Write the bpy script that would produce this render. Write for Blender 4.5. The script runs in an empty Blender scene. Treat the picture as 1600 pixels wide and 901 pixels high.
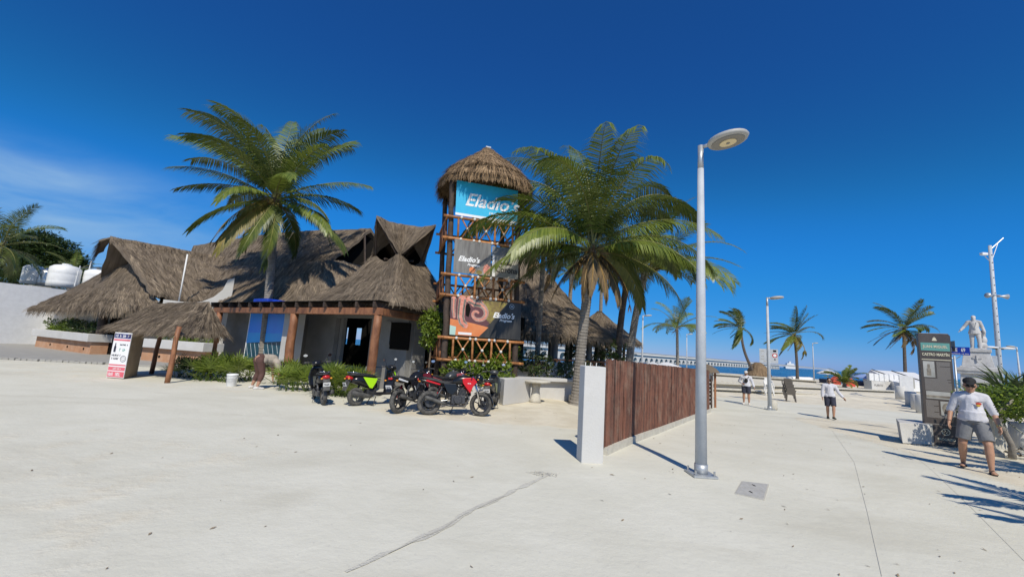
import bpy, bmesh, math, random
from mathutils import Vector, Matrix
R = math.radians
sc = bpy.context.scene
C = sc.collection

# ---------------------------------------------------------------- camera
cd = bpy.data.cameras.new('camera'); cam = bpy.data.objects.new('camera', cd); C.objects.link(cam)
cd.sensor_width = 36.0; cd.lens = 36.0 * 646 / 1600; cd.clip_start = 0.05; cd.clip_end = 20000
cam.matrix_world = Matrix.Translation((0, 0, 1.72)) @ Matrix.Rotation(R(90 + 8.36), 4, 'X') @ Matrix.Rotation(R(3.78), 4, 'Z')
sc.camera = cam

# ---------------------------------------------------------------- sky, sun, exposure
SUN_EL = 47.0
sun_xy = Vector((0.17, -1.0)).normalized()                       # towards the sun, behind the camera
w = bpy.data.worlds.new('World'); sc.world = w; w.use_nodes = True
nt = w.node_tree; nt.nodes.clear()
def wn(t, **k):
    n = nt.nodes.new(t)
    for a, b in k.items(): setattr(n, a, b)
    return n
sky = wn('ShaderNodeTexSky', sky_type='NISHITA', sun_disc=False)
sky.sun_elevation = R(SUN_EL); sky.sun_rotation = math.atan2(sun_xy.x, sun_xy.y)
sky.altitude = 0; sky.air_density = 1.0; sky.dust_density = 0.15; sky.ozone_density = 5.0
SKY = 0.095
# the camera's colour response to the whole sky dome: per-channel curve, deeper and bluer everywhere alike
k1 = wn('ShaderNodeVectorMath', operation='SCALE'); k1.inputs['Scale'].default_value = SKY
k2 = wn('ShaderNodeVectorMath', operation='SCALE'); k2.inputs['Scale'].default_value = 1 / SKY
hs = wn('ShaderNodeRGBCurve')
for ch, pts in enumerate((((0, 0), (.023, .0055), (.0437, .0075), (.102, .0115), (.28, .036), (.479, .105), (1, .60)), ((0, 0), (.0887, .054), (.144, .084), (.266, .198), (.651, .372), (1, .70)), ((0, 0), (.238, .270), (.347, .372), (.527, .68), (.651, .735), (1, .95)))):
    cv = hs.mapping.curves[ch]; cv.points[0].location = pts[0]; cv.points[1].location = pts[-1]
    for p in pts[1:-1]: cv.points.new(*p)
hs.mapping.update()
bg = wn('ShaderNodeBackground'); bg.inputs[1].default_value = SKY
out = wn('ShaderNodeOutputWorld')
# thin high cloud: stretched noise, thicker towards the west (left) and low over the land
tc = wn('ShaderNodeTexCoord'); mp = wn('ShaderNodeMapping'); mp.inputs['Scale'].default_value = (1.6, 1.6, 4.2); mp.inputs['Rotation'].default_value = (0.0, R(-6), 0.0)
nz = wn('ShaderNodeTexNoise'); nz.inputs['Scale'].default_value = 2.4; nz.inputs['Detail'].default_value = 9; nz.inputs['Roughness'].default_value = 0.55; nz.inputs['Distortion'].default_value = 0.5
cr = wn('ShaderNodeValToRGB'); cr.color_ramp.elements[0].position = 0.30; cr.color_ramp.elements[1].position = 0.74
sx = wn('ShaderNodeSeparateXYZ')
mr = wn('ShaderNodeMapRange'); mr.inputs['From Min'].default_value = -0.46; mr.inputs['From Max'].default_value = -0.76; mr.interpolation_type = 'SMOOTHSTEP'
mz = wn('ShaderNodeMapRange'); mz.inputs['From Min'].default_value = 0.30; mz.inputs['From Max'].default_value = 0.20; mz.interpolation_type = 'SMOOTHSTEP'
m1 = wn('ShaderNodeMath', operation='MULTIPLY'); m2 = wn('ShaderNodeMath', operation='MULTIPLY'); m3 = wn('ShaderNodeMath', operation='MULTIPLY'); m3.inputs[1].default_value = 0.85
mx = wn('ShaderNodeMix', data_type='RGBA'); mx.inputs['B'].default_value = (3.9, 5.9, 8.0, 1)
L = nt.links.new
L(tc.outputs['Generated'], mp.inputs[0]); L(mp.outputs[0], nz.inputs[0]); L(nz.outputs[0], cr.inputs[0])
L(tc.outputs['Generated'], sx.inputs[0]); L(sx.outputs[0], mr.inputs[0]); L(sx.outputs[2], mz.inputs[0])
L(cr.outputs[0], m1.inputs[0]); L(mr.outputs[0], m1.inputs[1]); L(m1.outputs[0], m2.inputs[0]); L(mz.outputs[0], m2.inputs[1]); L(m2.outputs[0], m3.inputs[0])
L(sky.outputs[0], k1.inputs[0]); L(k1.outputs[0], hs.inputs['Color']); L(hs.outputs[0], k2.inputs[0]); L(k2.outputs[0], mx.inputs['A']); L(m3.outputs[0], mx.inputs['Factor'])
L(mx.outputs['Result'], bg.inputs[0]); L(bg.outputs[0], out.inputs[0])
sl = bpy.data.lights.new('sun', 'SUN'); so = bpy.data.objects.new('sun', sl); C.objects.link(so)
sl.energy = 4.2; sl.angle = R(0.53); sl.color = (1.0, 0.93, 0.80)
to_sun = Vector((sun_xy.x * math.cos(R(SUN_EL)), sun_xy.y * math.cos(R(SUN_EL)), math.sin(R(SUN_EL))))
so.rotation_euler = to_sun.to_track_quat('Z', 'Y').to_euler(); so.location = (0, -5, 30)
vs = sc.view_settings; vs.view_transform = 'Standard'; vs.look = 'None'; vs.exposure = 0.0; vs.gamma = 1.0; vs.use_curve_mapping = False

# ---------------------------------------------------------------- materials
M = {}
def mat(name, rgb, rough=0.7, rgb2=None, scale=8.0, bump=0.0, bscale=None, metal=0.0, detail=6, stretch=None, lo=0.35, hi=0.65, transl=0.0, spec=0.5, coord='Object', attr=None, rnd=0.0, emit=None, wear=None):
    """Principled material; colour runs between rgb and rgb2 by noise, per-face attribute and per-object chance."""
    m = bpy.data.materials.new(name); m.use_nodes = True; M[name] = m
    t = m.node_tree; b = t.nodes['Principled BSDF']; l = t.links.new
    b.inputs['Roughness'].default_value = rough; b.inputs['Metallic'].default_value = metal; b.inputs['Specular IOR Level'].default_value = spec
    c1 = (*rgb, 1); c2 = (*(rgb2 or rgb), 1)
    def nd(k): return t.nodes.new(k)
    col = None
    if rgb2 or bump:
        tcx = nd('ShaderNodeTexCoord'); mpx = nd('ShaderNodeMapping'); l(tcx.outputs[coord], mpx.inputs[0])
        if stretch: mpx.inputs['Scale'].default_value = stretch
    if rgb2:
        n = nd('ShaderNodeTexNoise'); n.inputs['Scale'].default_value = scale; n.inputs['Detail'].default_value = detail; n.inputs['Roughness'].default_value = 0.62
        l(mpx.outputs[0], n.inputs[0])
        r = nd('ShaderNodeMapRange'); r.inputs['From Min'].default_value = lo; r.inputs['From Max'].default_value = hi; l(n.outputs[0], r.inputs[0])
        fac = r.outputs[0]
        if attr:
            a = nd('ShaderNodeAttribute'); a.attribute_name = attr
            mm = nd('ShaderNodeMath'); mm.operation = 'MULTIPLY_ADD'; l(a.outputs['Fac'], mm.inputs[0]); mm.inputs[1].default_value = 1.0
            ms = nd('ShaderNodeMath'); ms.operation = 'MULTIPLY_ADD'; l(fac, ms.inputs[0]); ms.inputs[1].default_value = 0.5; ms.inputs[2].default_value = -0.25
            l(ms.outputs[0], mm.inputs[2]); fac = mm.outputs[0]
        mxx = nd('ShaderNodeMix'); mxx.data_type = 'RGBA'; mxx.inputs['A'].default_value = c1; mxx.inputs['B'].default_value = c2; l(fac, mxx.inputs['Factor'])
        col = mxx.outputs['Result']
        if rnd:
            oi = nd('ShaderNodeObjectInfo'); hv = nd('ShaderNodeHueSaturation'); rr = nd('ShaderNodeMapRange')
            rr.inputs['To Min'].default_value = 1 - rnd; rr.inputs['To Max'].default_value = 1 + rnd; l(oi.outputs['Random'], rr.inputs[0]); l(rr.outputs[0], hv.inputs['Value']); l(col, hv.inputs['Color']); col = hv.outputs[0]
        if wear:      # a second, larger stain layer: (colour, scale, amount)
            wn2 = nd('ShaderNodeTexNoise'); wn2.inputs['Scale'].default_value = wear[1]; wn2.inputs['Detail'].default_value = 8; wn2.inputs['Roughness'].default_value = 0.65; l(tcx.outputs['Object'], wn2.inputs[0])
            wr = nd('ShaderNodeMapRange'); wr.inputs['From Min'].default_value = 0.48; wr.inputs['From Max'].default_value = 0.75; wr.inputs['To Max'].default_value = wear[2]; l(wn2.outputs[0], wr.inputs[0])
            wm = nd('ShaderNodeMix'); wm.data_type = 'RGBA'; wm.inputs['B'].default_value = (*wear[0], 1); l(col, wm.inputs['A']); l(wr.outputs[0], wm.inputs['Factor']); col = wm.outputs['Result']
        l(col, b.inputs['Base Color'])
    else:
        b.inputs['Base Color'].default_value = c1
    if bump:
        n2 = nd('ShaderNodeTexNoise'); n2.inputs['Scale'].default_value = bscale or scale * 3; n2.inputs['Detail'].default_value = 8; l(mpx.outputs[0], n2.inputs[0])
        bp = nd('ShaderNodeBump'); bp.inputs['Strength'].default_value = min(1, bump); bp.inputs['Distance'].default_value = 0.03; l(n2.outputs[0], bp.inputs['Height']); l(bp.outputs[0], b.inputs['Normal'])
    if transl:
        tr = nd('ShaderNodeBsdfTranslucent'); ad = nd('ShaderNodeMixShader'); ad.inputs[0].default_value = transl
        if col: l(col, tr.inputs[0])
        else: tr.inputs[0].default_value = c1
        o = t.nodes['Material Output']; l(b.outputs[0], ad.inputs[1]); l(tr.outputs[0], ad.inputs[2]); l(ad.outputs[0], o.inputs[0])
    if emit:
        b.inputs['Emission Color'].default_value = (*emit[0], 1); b.inputs['Emission Strength'].default_value = emit[1]
    return m

# ---------------------------------------------------------------- mesh building
def root_of(o):
    while o.parent: o = o.parent
    return o
class MB:
    """collects shapes; build() links them as ONE mesh object. Points are world points unless the thing's Empty sits at the origin."""
    def __init__(s): s.v = []; s.f = []; s.a = None; s.uv = None
    def add(s, vs, fs):
        o = len(s.v); s.v += [tuple(v) for v in vs]; s.f += [tuple(i + o for i in f) for f in fs]; return s
    def box(s, c, d, rz=0.0, mtx=None):
        hx, hy, hz = d[0] / 2, d[1] / 2, d[2] / 2
        p = [Vector((x, y, z)) for z in (-hz, hz) for x, y in ((-hx, -hy), (hx, -hy), (hx, hy), (-hx, hy))]
        m = Matrix.Translation(c) @ (mtx or Matrix.Rotation(rz, 4, 'Z'))
        return s.add([m @ q for q in p], [(3, 2, 1, 0), (4, 5, 6, 7), (0, 1, 5, 4), (1, 2, 6, 5), (2, 3, 7, 6), (3, 0, 4, 7)])
    def bar(s, p0, p1, w_, h_, up=(0, 0, 1)):
        p0 = Vector(p0); p1 = Vector(p1); t = (p1 - p0).normalized(); u = Vector(up)
        sd = t.cross(u)
        if sd.length < 1e-4: sd = t.cross(Vector((1, 0, 0)))
        sd.normalize(); u = sd.cross(t).normalized()
        q = []
        for p in (p0, p1):
            for a, b in ((-1, -1), (1, -1), (1, 1), (-1, 1)): q.append(p + sd * a * w_ / 2 + u * b * h_ / 2)
        return s.add(q, [(3, 2, 1, 0), (4, 5, 6, 7), (0, 1, 5, 4), (1, 2, 6, 5), (2, 3, 7, 6), (3, 0, 4, 7)])
    def tube(s, pts, rad, n=8, cap=True):
        pts = [Vector(p) for p in pts]; k = len(pts)
        if not hasattr(rad, '__len__'): rad = [rad] * k
        t0 = (pts[1] - pts[0]).normalized(); ref = Vector((0, 0, 1)) if abs(t0.z) < 0.9 else Vector((1, 0, 0))
        vs_ = []
        for i, p in enumerate(pts):
            t = (pts[min(i + 1, k - 1)] - pts[max(i - 1, 0)]).normalized()
            a = t.cross(ref)
            if a.length < 1e-4: a = t.cross(Vector((0, 1, 0)))
            a.normalize(); b = t.cross(a).normalized(); ref = a.cross(t) if abs(t.dot(ref)) < 0.99 else ref
            for j in range(n):
                an = 2 * math.pi * j / n; vs_.append(p + (a * math.cos(an) + b * math.sin(an)) * rad[i])
        fs = [(i * n + j, i * n + (j + 1) % n, (i + 1) * n + (j + 1) % n, (i + 1) * n + j) for i in range(k - 1) for j in range(n)]
        if cap: fs += [tuple(range(n - 1, -1, -1)), tuple((k - 1) * n + j for j in range(n))]
        return s.add(vs_, fs)
    def lathe(s, c, prof, n=16, mtx=None, sx=1.0, sy=1.0):
        m = Matrix.Translation(c) @ (mtx or Matrix.Identity(4)); vs_ = []; k = len(prof)
        for r, z in prof:
            for j in range(n):
                an = 2 * math.pi * j / n; vs_.append(m @ Vector((r * math.cos(an) * sx, r * math.sin(an) * sy, z)))
        fs = [(i * n + j, i * n + (j + 1) % n, (i + 1) * n + (j + 1) % n, (i + 1) * n + j) for i in range(k - 1) for j in range(n)]
        fs += [tuple(range(n - 1, -1, -1)), tuple((k - 1) * n + j for j in range(n))]
        return s.add(vs_, fs)
    def ball(s, c, r, n=10, m_=7, mtx=None):
        if not hasattr(r, '__len__'): r = (r, r, r)
        pf = [(math.sin(math.pi * (i + 0.04) / (m_ + 0.08)), -math.cos(math.pi * (i + 0.04) / (m_ + 0.08))) for i in range(m_ + 1)]
        mm = (mtx or Matrix.Identity(4)) @ Matrix.Diagonal((r[0], r[1], r[2], 1))
        return s.lathe(c, pf, n, mm)
    def prism(s, poly, o, ax, ay, d):
        """polygon in the plane of ax, ay through o, pushed out by the vector d on both sides of nothing: from o to o + d"""
        o = Vector(o); ax = Vector(ax); ay = Vector(ay); d = Vector(d); k = len(poly)
        b = [o + ax * x + ay * y for x, y in poly]; t = [p + d for p in b]
        return s.add(b + t, [tuple(range(k - 1, -1, -1)), tuple(range(k, 2 * k))] + [(i, (i + 1) % k, k + (i + 1) % k, k + i) for i in range(k)])
    def quad(s, a, b, c, d): return s.add([a, b, c, d], [(0, 1, 2, 3)])
    def build(s, name, m, parent=None, smooth=False, bevel=0.0):
        me = bpy.data.meshes.new(name)
        off = Vector((0, 0, 0))
        if parent: off = root_of(parent).location
        me.from_pydata([(x - off.x, y - off.y, z - off.z) for x, y, z in s.v], [], s.f)
        if s.a:
            at = me.attributes.new('rnd', 'FLOAT', 'FACE'); at.data.foreach_set('value', s.a)
        if s.uv:
            ul = me.uv_layers.new(name='UVMap'); ul.data.foreach_set('uv', [c for l in me.loops for c in s.uv[l.vertex_index]])
        me.materials.append(M[m] if isinstance(m, str) else m)
        if smooth: me.polygons.foreach_set('use_smooth', [True] * len(me.polygons))
        me.validate(); me.update()
        o = bpy.data.objects.new(name, me); C.objects.link(o)
        if parent: o.parent = parent
        if bevel:
            bv = o.modifiers.new('bevel', 'BEVEL'); bv.width = bevel; bv.segments = 2; bv.limit_method = 'ANGLE'; bv.angle_limit = R(40)
        return o
def tag(o, label, cat, group=None):
    o['label'] = label; o['category'] = cat
    if group: o['group'] = group
    return o
def struct(o): o['kind'] = 'structure'; return o
def stuff(o): o['kind'] = 'stuff'; return o
def thing(name, label, cat, loc=(0, 0, 0), group=None):
    o = bpy.data.objects.new(name, None); C.objects.link(o); o.location = loc; o.empty_display_size = 0.2
    return tag(o, label, cat, group)
def copy_tree(o, parent=None):
    c = o.copy(); C.objects.link(c); c.parent = parent
    for ch in [x for x in C.objects if x.parent is o]: copy_tree(ch, c)
    return c
def ss(a, b, x):
    t = max(0.0, min(1.0, (x - a) / (b - a))); return t * t * (3 - 2 * t)
def gz(x, y):
    """height of the plaza and beach: level by the restaurant, dipping slightly towards the sea on the right"""
    z = -0.30 * ss(1, 4, x) * max(0.0, min(1.0, (y - 8) / 9.5))
    z += ss(0, 6, x) * (0.06 * ss(27.5, 28.5, y) + 0.14 * ss(30, 31, y) + 0.14 * ss(33, 34.5, y) + 0.12 * ss(46, 48, y))
    z += -2.4 * ss(68, 112, y)
    return z
def on(xy, dz=0.0): return Vector((xy[0], xy[1], gz(xy[0], xy[1]) + dz))
def scribble(w_, h_, o, ax, ay, m, parent, seed=0, name='print_line', n=None):
    """a line of print too small to read: short upright and level strokes"""
    rr = random.Random(seed); mb = MB(); o = Vector(o); ax = Vector(ax).normalized(); ay = Vector(ay).normalized(); x = -w_ / 2
    while x < w_ / 2 - h_ * .3:
        c = h_ * rr.uniform(.45, .75)
        if rr.random() < .86:
            q = lambda a, b: o + ax * (x + a) + ay * b
            mb.quad(q(0, -h_ / 2), q(c * .28, -h_ / 2), q(c * .28, h_ / 2), q(0, h_ / 2)); z = rr.choice((-.5, -.1, .3)) * h_
            mb.quad(q(0, z), q(c * .8, z), q(c * .8, z + h_ * .22), q(0, z + h_ * .22))
            if rr.random() < .6: mb.quad(q(c * .55, -h_ * .5), q(c * .8, -h_ * .5), q(c * .8, h_ * rr.uniform(.0, .5)), q(c * .55, h_ * rr.uniform(.0, .5)))
        x += c
    return mb.build(name, m, parent)
def text(s, size, o, ax, ay, m, parent, name='lettering', shear=0.0, ext=0.0015, align='CENTER', bold=0.0, sx=1.0):
    cu = bpy.data.curves.new('t', 'FONT'); cu.body = s; cu.size = size; cu.extrude = ext; cu.shear = shear; cu.align_x = align; cu.align_y = 'CENTER'; cu.offset = bold; cu.resolution_u = 3
    to = bpy.data.objects.new('t', cu); C.objects.link(to); bpy.context.view_layer.update()
    me = bpy.data.meshes.new_from_object(to.evaluated_get(bpy.context.evaluated_depsgraph_get()))
    bpy.data.objects.remove(to)
    ax = Vector(ax).normalized(); ay = Vector(ay).normalized(); n = ax.cross(ay)
    mm = Matrix.Translation(Vector(o) - root_of(parent).location) @ Matrix((ax, ay, n)).transposed().to_4x4() @ Matrix.Diagonal((sx, 1, 1, 1))
    me.transform(mm); me.materials.clear(); me.materials.append(M[m]); me.name = name
    ob = bpy.data.objects.new(name, me); C.objects.link(ob); ob.parent = parent
    return ob

mat('concrete_pole', (0.50, 0.53, 0.56), 0.55, (0.43, 0.465, 0.50), 3, 0.1, 40, wear=((0.30, 0.31, 0.32), 2.2, 0.5))
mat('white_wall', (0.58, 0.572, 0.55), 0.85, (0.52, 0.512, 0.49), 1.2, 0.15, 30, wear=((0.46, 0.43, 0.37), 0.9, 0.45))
mat('footing', (0.58, 0.55, 0.47), 0.9, (0.47, 0.44, 0.37), 5, 0.4, 30)
mat('white_paint', (0.78, 0.78, 0.77), 0.5, (0.70, 0.70, 0.69), 4, 0.05)
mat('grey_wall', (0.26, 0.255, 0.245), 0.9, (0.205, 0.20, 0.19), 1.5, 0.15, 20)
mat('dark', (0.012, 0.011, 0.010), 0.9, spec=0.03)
mat('stick', (0.21, 0.085, 0.052), 0.65, (0.055, 0.024, 0.018), 5, 0.3, 30, attr='rnd', wear=((0.27, 0.20, 0.15), 2.4, 0.6))
mat('log', (0.31, 0.135, 0.06), 0.6, (0.165, 0.065, 0.03), 5, 0.5, 18, stretch=(1, 1, 0.5), rnd=0.25)
mat('log_dark', (0.075, 0.05, 0.035), 0.8, (0.035, 0.025, 0.02), 5, 0.6, 18, rnd=0.2)
mat('rail_wood', (0.44, 0.19, 0.06), 0.5, (0.27, 0.105, 0.032), 6, 0.3, 20, rnd=0.25)
mat('rope', (0.72, 0.70, 0.65), 0.9, (0.58, 0.56, 0.50), 20, 0.3, 60)
mat('thatch', (0.21, 0.168, 0.126), 0.95, (0.10, 0.078, 0.059), 1.0, 0.9, 7, stretch=(7.0, 0.6, 1), coord='UV', wear=((0.26, 0.21, 0.155), 0.5, 0.6), spec=0.1)
mat('straw', (0.075, 0.058, 0.043), 0.9, (0.37, 0.295, 0.21), 1.2, attr='rnd', spec=0.15, transl=0.08)
mat('thatch_gold', (0.27, 0.19, 0.115), 0.95, (0.13, 0.09, 0.055), 1.0, 0.9, 7, stretch=(7.0, 0.6, 1), coord='UV', spec=0.1)
mat('straw_gold', (0.13, 0.085, 0.05), 0.9, (0.46, 0.32, 0.19), 1.2, attr='rnd', spec=0.15, transl=0.08)
mat('steel', (0.55, 0.56, 0.57), 0.35, metal=0.9)
mat('galv', (0.50, 0.52, 0.53), 0.45, (0.40, 0.42, 0.44), 10, metal=0.5)
mat('lamp_grey', (0.42, 0.41, 0.38), 0.5)
mat('lens', (0.20, 0.19, 0.17), 0.35)
mat('led', (0.75, 0.62, 0.36), 0.4)
mat('plastic_white', (0.80, 0.80, 0.78), 0.4, (0.72, 0.72, 0.70), 3)
mat('black_plastic', (0.012, 0.012, 0.014), 0.4)
mat('pier_stone', (0.72, 0.70, 0.64), 0.9, (0.62, 0.60, 0.55), 0.05)
mat('joint', (0.47, 0.45, 0.39), 0.95)
mat('rut', (0.50, 0.48, 0.415), 0.95, (0.60, 0.58, 0.50), 6, 0.6, 40)
mat('lid', (0.46, 0.45, 0.42), 0.9, (0.38, 0.37, 0.34), 12, 0.3, 60)
mat('litter', (0.16, 0.115, 0.07), 0.9, (0.30, 0.23, 0.15), 30, attr='rnd')

# ================================================================ the setting
def ground_material():
    m = bpy.data.materials.new('sand_and_concrete'); m.use_nodes = True; t = m.node_tree; l = t.links.new; b = t.nodes['Principled BSDF']
    b.inputs['Roughness'].default_value = 0.95; b.inputs['Specular IOR Level'].default_value = 0.15
    g = t.nodes.new('ShaderNodeNewGeometry'); nd = t.nodes.new
    def noise(s, d=6, r=0.6, dist=0.0, st=None):
        n = nd('ShaderNodeTexNoise'); n.inputs['Scale'].default_value = s; n.inputs['Detail'].default_value = d; n.inputs['Roughness'].default_value = r; n.inputs['Distortion'].default_value = dist
        if st:
            q = nd('ShaderNodeMapping'); q.inputs['Scale'].default_value = st; l(g.outputs['Position'], q.inputs[0]); l(q.outputs[0], n.inputs[0])
        else: l(g.outputs['Position'], n.inputs[0])
        return n.outputs[0]
    def rng(x, a, b_, c=0.0, d=1.0):
        n = nd('ShaderNodeMapRange'); n.interpolation_type = 'SMOOTHSTEP'; l(x, n.inputs[0])
        for i, v in zip((1, 2, 3, 4), (a, b_, c, d)): n.inputs[i].default_value = v
        return n.outputs[0]
    def mix(f, A, B):
        n = nd('ShaderNodeMix'); n.data_type = 'RGBA'; l(f, n.inputs['Factor'])
        for k, v in (('A', A), ('B', B)):
            if isinstance(v, tuple): n.inputs[k].default_value = (*v, 1)
            else: l(v, n.inputs[k])
        return n.outputs['Result']
    def op(o, x, y):
        n = nd('ShaderNodeMath'); n.operation = o
        for i, v in enumerate((x, y)):
            if isinstance(v, (int, float)): n.inputs[i].default_value = v
            else: l(v, n.inputs[i])
        return n.outputs[0]
    conc = mix(rng(noise(0.7, 8), 0.36, 0.66), (0.622, 0.602, 0.505), (0.672, 0.652, 0.555))
    conc = mix(rng(noise(0.30, 6, 0.62, 0.8, (1, 2.2, 1)), 0.48, 0.72, 0, 0.55), conc, (0.515, 0.488, 0.395))     # tyre-worn, dusty patches
    conc = mix(rng(noise(22, 4), 0.58, 0.70, 0, 0.30), conc, (0.46, 0.445, 0.41))
    sand = mix(rng(noise(1.3, 8), 0.35, 0.65), (0.70, 0.645, 0.515), (0.61, 0.550, 0.425))
    sand = mix(rng(noise(14, 6), 0.60, 0.74, 0, 0.5), sand, (0.34, 0.28, 0.20))
    at = nd('ShaderNodeAttribute'); at.attribute_name = 'sandy'
    f = rng(op('ADD', at.outputs['Fac'], op('MULTIPLY', op('SUBTRACT', noise(1.6, 8, 0.65), 0.5), 0.9)), 0.35, 0.68)
    l(mix(f, conc, sand), b.inputs['Base Color'])
    h = op('ADD', op('MULTIPLY', noise(5, 10, 0.65), 1.0), op('MULTIPLY', op('MULTIPLY', noise(2.2, 5), f), 2.0))
    bp = nd('ShaderNodeBump'); bp.inputs['Strength'].default_value = 0.35; bp.inputs['Distance'].default_value = 0.04; l(h, bp.inputs['Height']); l(bp.outputs[0], b.inputs['Normal'])
    return m
M['ground'] = ground_material()
def sandy(x, y):
    """1 on loose sand, 0 on the paved plaza"""
    s = 0.0
    s = max(s, ss(27, 31, y + 0.25 * x) * ss(-2, 3, x))                    # beach
    s = max(s, ss(9.3, 10.6, y) * (1 - ss(0.2, 1.6, x - 0.62 * (y - 6.4))) * ss(-5.0, -1.5, x) * 0.95)   # drifted sand in front of the bikes
    s = max(s, 0.42 * ss(10.5, 12.5, y) * (1 - ss(-6, -1, x)))
    s = max(s, 0.9 * ss(-1.0, 0.6, x - 9.0 - 0.30 * (y - 8.0)) * (1 - ss(16, 20, y)))    # planting strip on the right
    s = max(s, 0.40 * (1 - ss(-3.4, -1.8, x + 0.2 * y - 1.0)) * (1 - ss(6, 10, y)))
    return s
def axis(lo, hi, step, far, k):
    a = []; x = lo
    while x <= hi: a.append(x); x += step
    b = []; x = hi; st = step
    while x < far: st *= k; x += st; b.append(x)
    c = []; x = lo; st = step
    while x > -far: st *= k; x -= st; c.append(x)
    return c[::-1] + a + b
xs = axis(-14, 18, 0.4, 900, 1.25); ys = [y for y in axis(-2, 40, 0.4, 160, 1.12) if -60 < y < 150]
mb = MB(); nx = len(xs)
rg = random.Random(4)
for y in ys:
    for x in xs: mb.v.append((x, y, gz(x, y)))
mb.f = [(j * nx + i, j * nx + i + 1, (j + 1) * nx + i + 1, (j + 1) * nx + i) for j in range(len(ys) - 1) for i in range(nx - 1)]
g = mb.build('ground', 'ground', smooth=True); struct(g)
a = g.data.attributes.new('sandy', 'FLOAT', 'POINT'); a.data.foreach_set('value', [sandy(x, y) for x, y, z in mb.v])

def sea_material():
    m = bpy.data.materials.new('sea'); m.use_nodes = True; t = m.node_tree; l = t.links.new; b = t.nodes['Principled BSDF']; nd = t.nodes.new
    b.inputs['Roughness'].default_value = 0.22; b.inputs['IOR'].default_value = 1.33
    g = nd('ShaderNodeNewGeometry'); mp_ = nd('ShaderNodeMapping'); mp_.inputs['Scale'].default_value = (0.02, 0.09, 1); l(g.outputs['Position'], mp_.inputs[0])
    n = nd('ShaderNodeTexNoise'); n.inputs['Scale'].default_value = 1; n.inputs['Detail'].default_value = 8; l(mp_.outputs[0], n.inputs[0])
    r = nd('ShaderNodeValToRGB'); e = r.color_ramp.elements; e[0].position = 0.38; e[0].color = (0.010, 0.055, 0.115, 1); e[1].position = 0.62; e[1].color = (0.022, 0.105, 0.18, 1)
    e2 = e.new(0.70); e2.color = (0.06, 0.17, 0.24, 1); l(n.outputs[0], r.inputs[0]); l(r.outputs[0], b.inputs['Base Color'])
    n2 = nd('ShaderNodeTexNoise'); n2.inputs['Scale'].default_value = 14; n2.inputs['Detail'].default_value = 6; l(mp_.outputs[0], n2.inputs[0])
    bp = nd('ShaderNodeBump'); bp.inputs['Strength'].default_value = 0.6; bp.inputs['Distance'].default_value = 0.5; l(n2.outputs[0], bp.inputs['Height']); l(bp.outputs[0], b.inputs['Normal'])
    return m
M['sea'] = sea_material()
mb = MB(); S = 9000
mb.quad((-S, 80, -1.45), (S, 80, -1.45), (S, S, -1.45), (-S, S, -1.45)); struct(mb.build('sea', 'sea'))

# pavement joints on the concrete plaza: thin sheets just above the ground
def ground_strip(name, pts, wd, m, dz=0.004, jit=0.0, seed=0):
    rr = random.Random(seed); mb = MB(); vs_ = []
    out_ = []
    for (x0, y0), (x1, y1) in zip(pts[:-1], pts[1:]):
        n = max(2, int(math.hypot(x1 - x0, y1 - y0) / 0.12))
        for i in range(n): out_.append((x0 + (x1 - x0) * i / n, y0 + (y1 - y0) * i / n))
    out_.append(pts[-1])
    for i, (x, y) in enumerate(out_):
        a_ = out_[max(0, i - 1)]; b_ = out_[min(len(out_) - 1, i + 1)]; t = Vector((b_[0] - a_[0], b_[1] - a_[1])).normalized(); sd = Vector((t.y, -t.x))
        ww = wd * (1 + jit * rr.uniform(-1, 1)) / 2; jx = jit * rr.uniform(-1, 1) * wd * 0.3
        for s_ in (-1, 1):
            px, py = x + sd.x * (ww * s_ + jx), y + sd.y * (ww * s_ + jx); vs_.append((px, py, gz(px, py) + dz))
    return mb.add(vs_, [(2 * i, 2 * i + 1, 2 * i + 3, 2 * i + 2) for i in range(len(out_) - 1)]).build(name, m)
for pts, wd in (([(3.34, 3.85), (4.62, 5.48), (6.90, 8.43), (10.59, 13.74)], 0.004), ([(5.19, 4.35), (6.40, 5.89), (7.94, 7.90), (9.76, 10.28)], 0.004), ([(14.76, 16.54), (10.53, 17.84)], 0.05)):
    struct(ground_strip('pavement_joint', pts, wd, 'joint'))
# the rut where the plaza slab was cut and patched, with a frayed end
rut = ground_strip('pavement_crack', [(-1.10, 3.37), (-0.90, 3.66), (-0.74, 3.89), (-0.51, 4.21), (-0.31, 4.65), (0.09, 5.26), (0.47, 5.83), (0.71, 6.29)], 0.055, 'rut', 0.005, 0.85, 3); struct(rut)
rut = ground_strip('pavement_crack', [(-0.87, 3.68), (-0.74, 3.88), (-0.50, 4.21), (-0.36, 4.54), (0.09, 5.22)], 0.010, 'joint', 0.009, 0.9, 5); struct(rut)
rr = random.Random(8); mb = MB(); c0 = Vector((*(0.64, 6.18), 0))
for i in range(26):
    an = rr.uniform(0, 6.3); q = c0 + Vector((rr.uniform(-.16, .16), rr.uniform(-.1, .1), 0.006)); ln = rr.uniform(.06, .2)
    mb.tube([q, q + Vector((math.cos(an) * ln, math.sin(an) * ln * .7, rr.uniform(0.004, 0.03)))], 0.003, 4)
tag(mb.build('palm_fibre', 'joint'), 'frayed tuft of dry fibre at the end of the plaza crack', 'debris')
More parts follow.
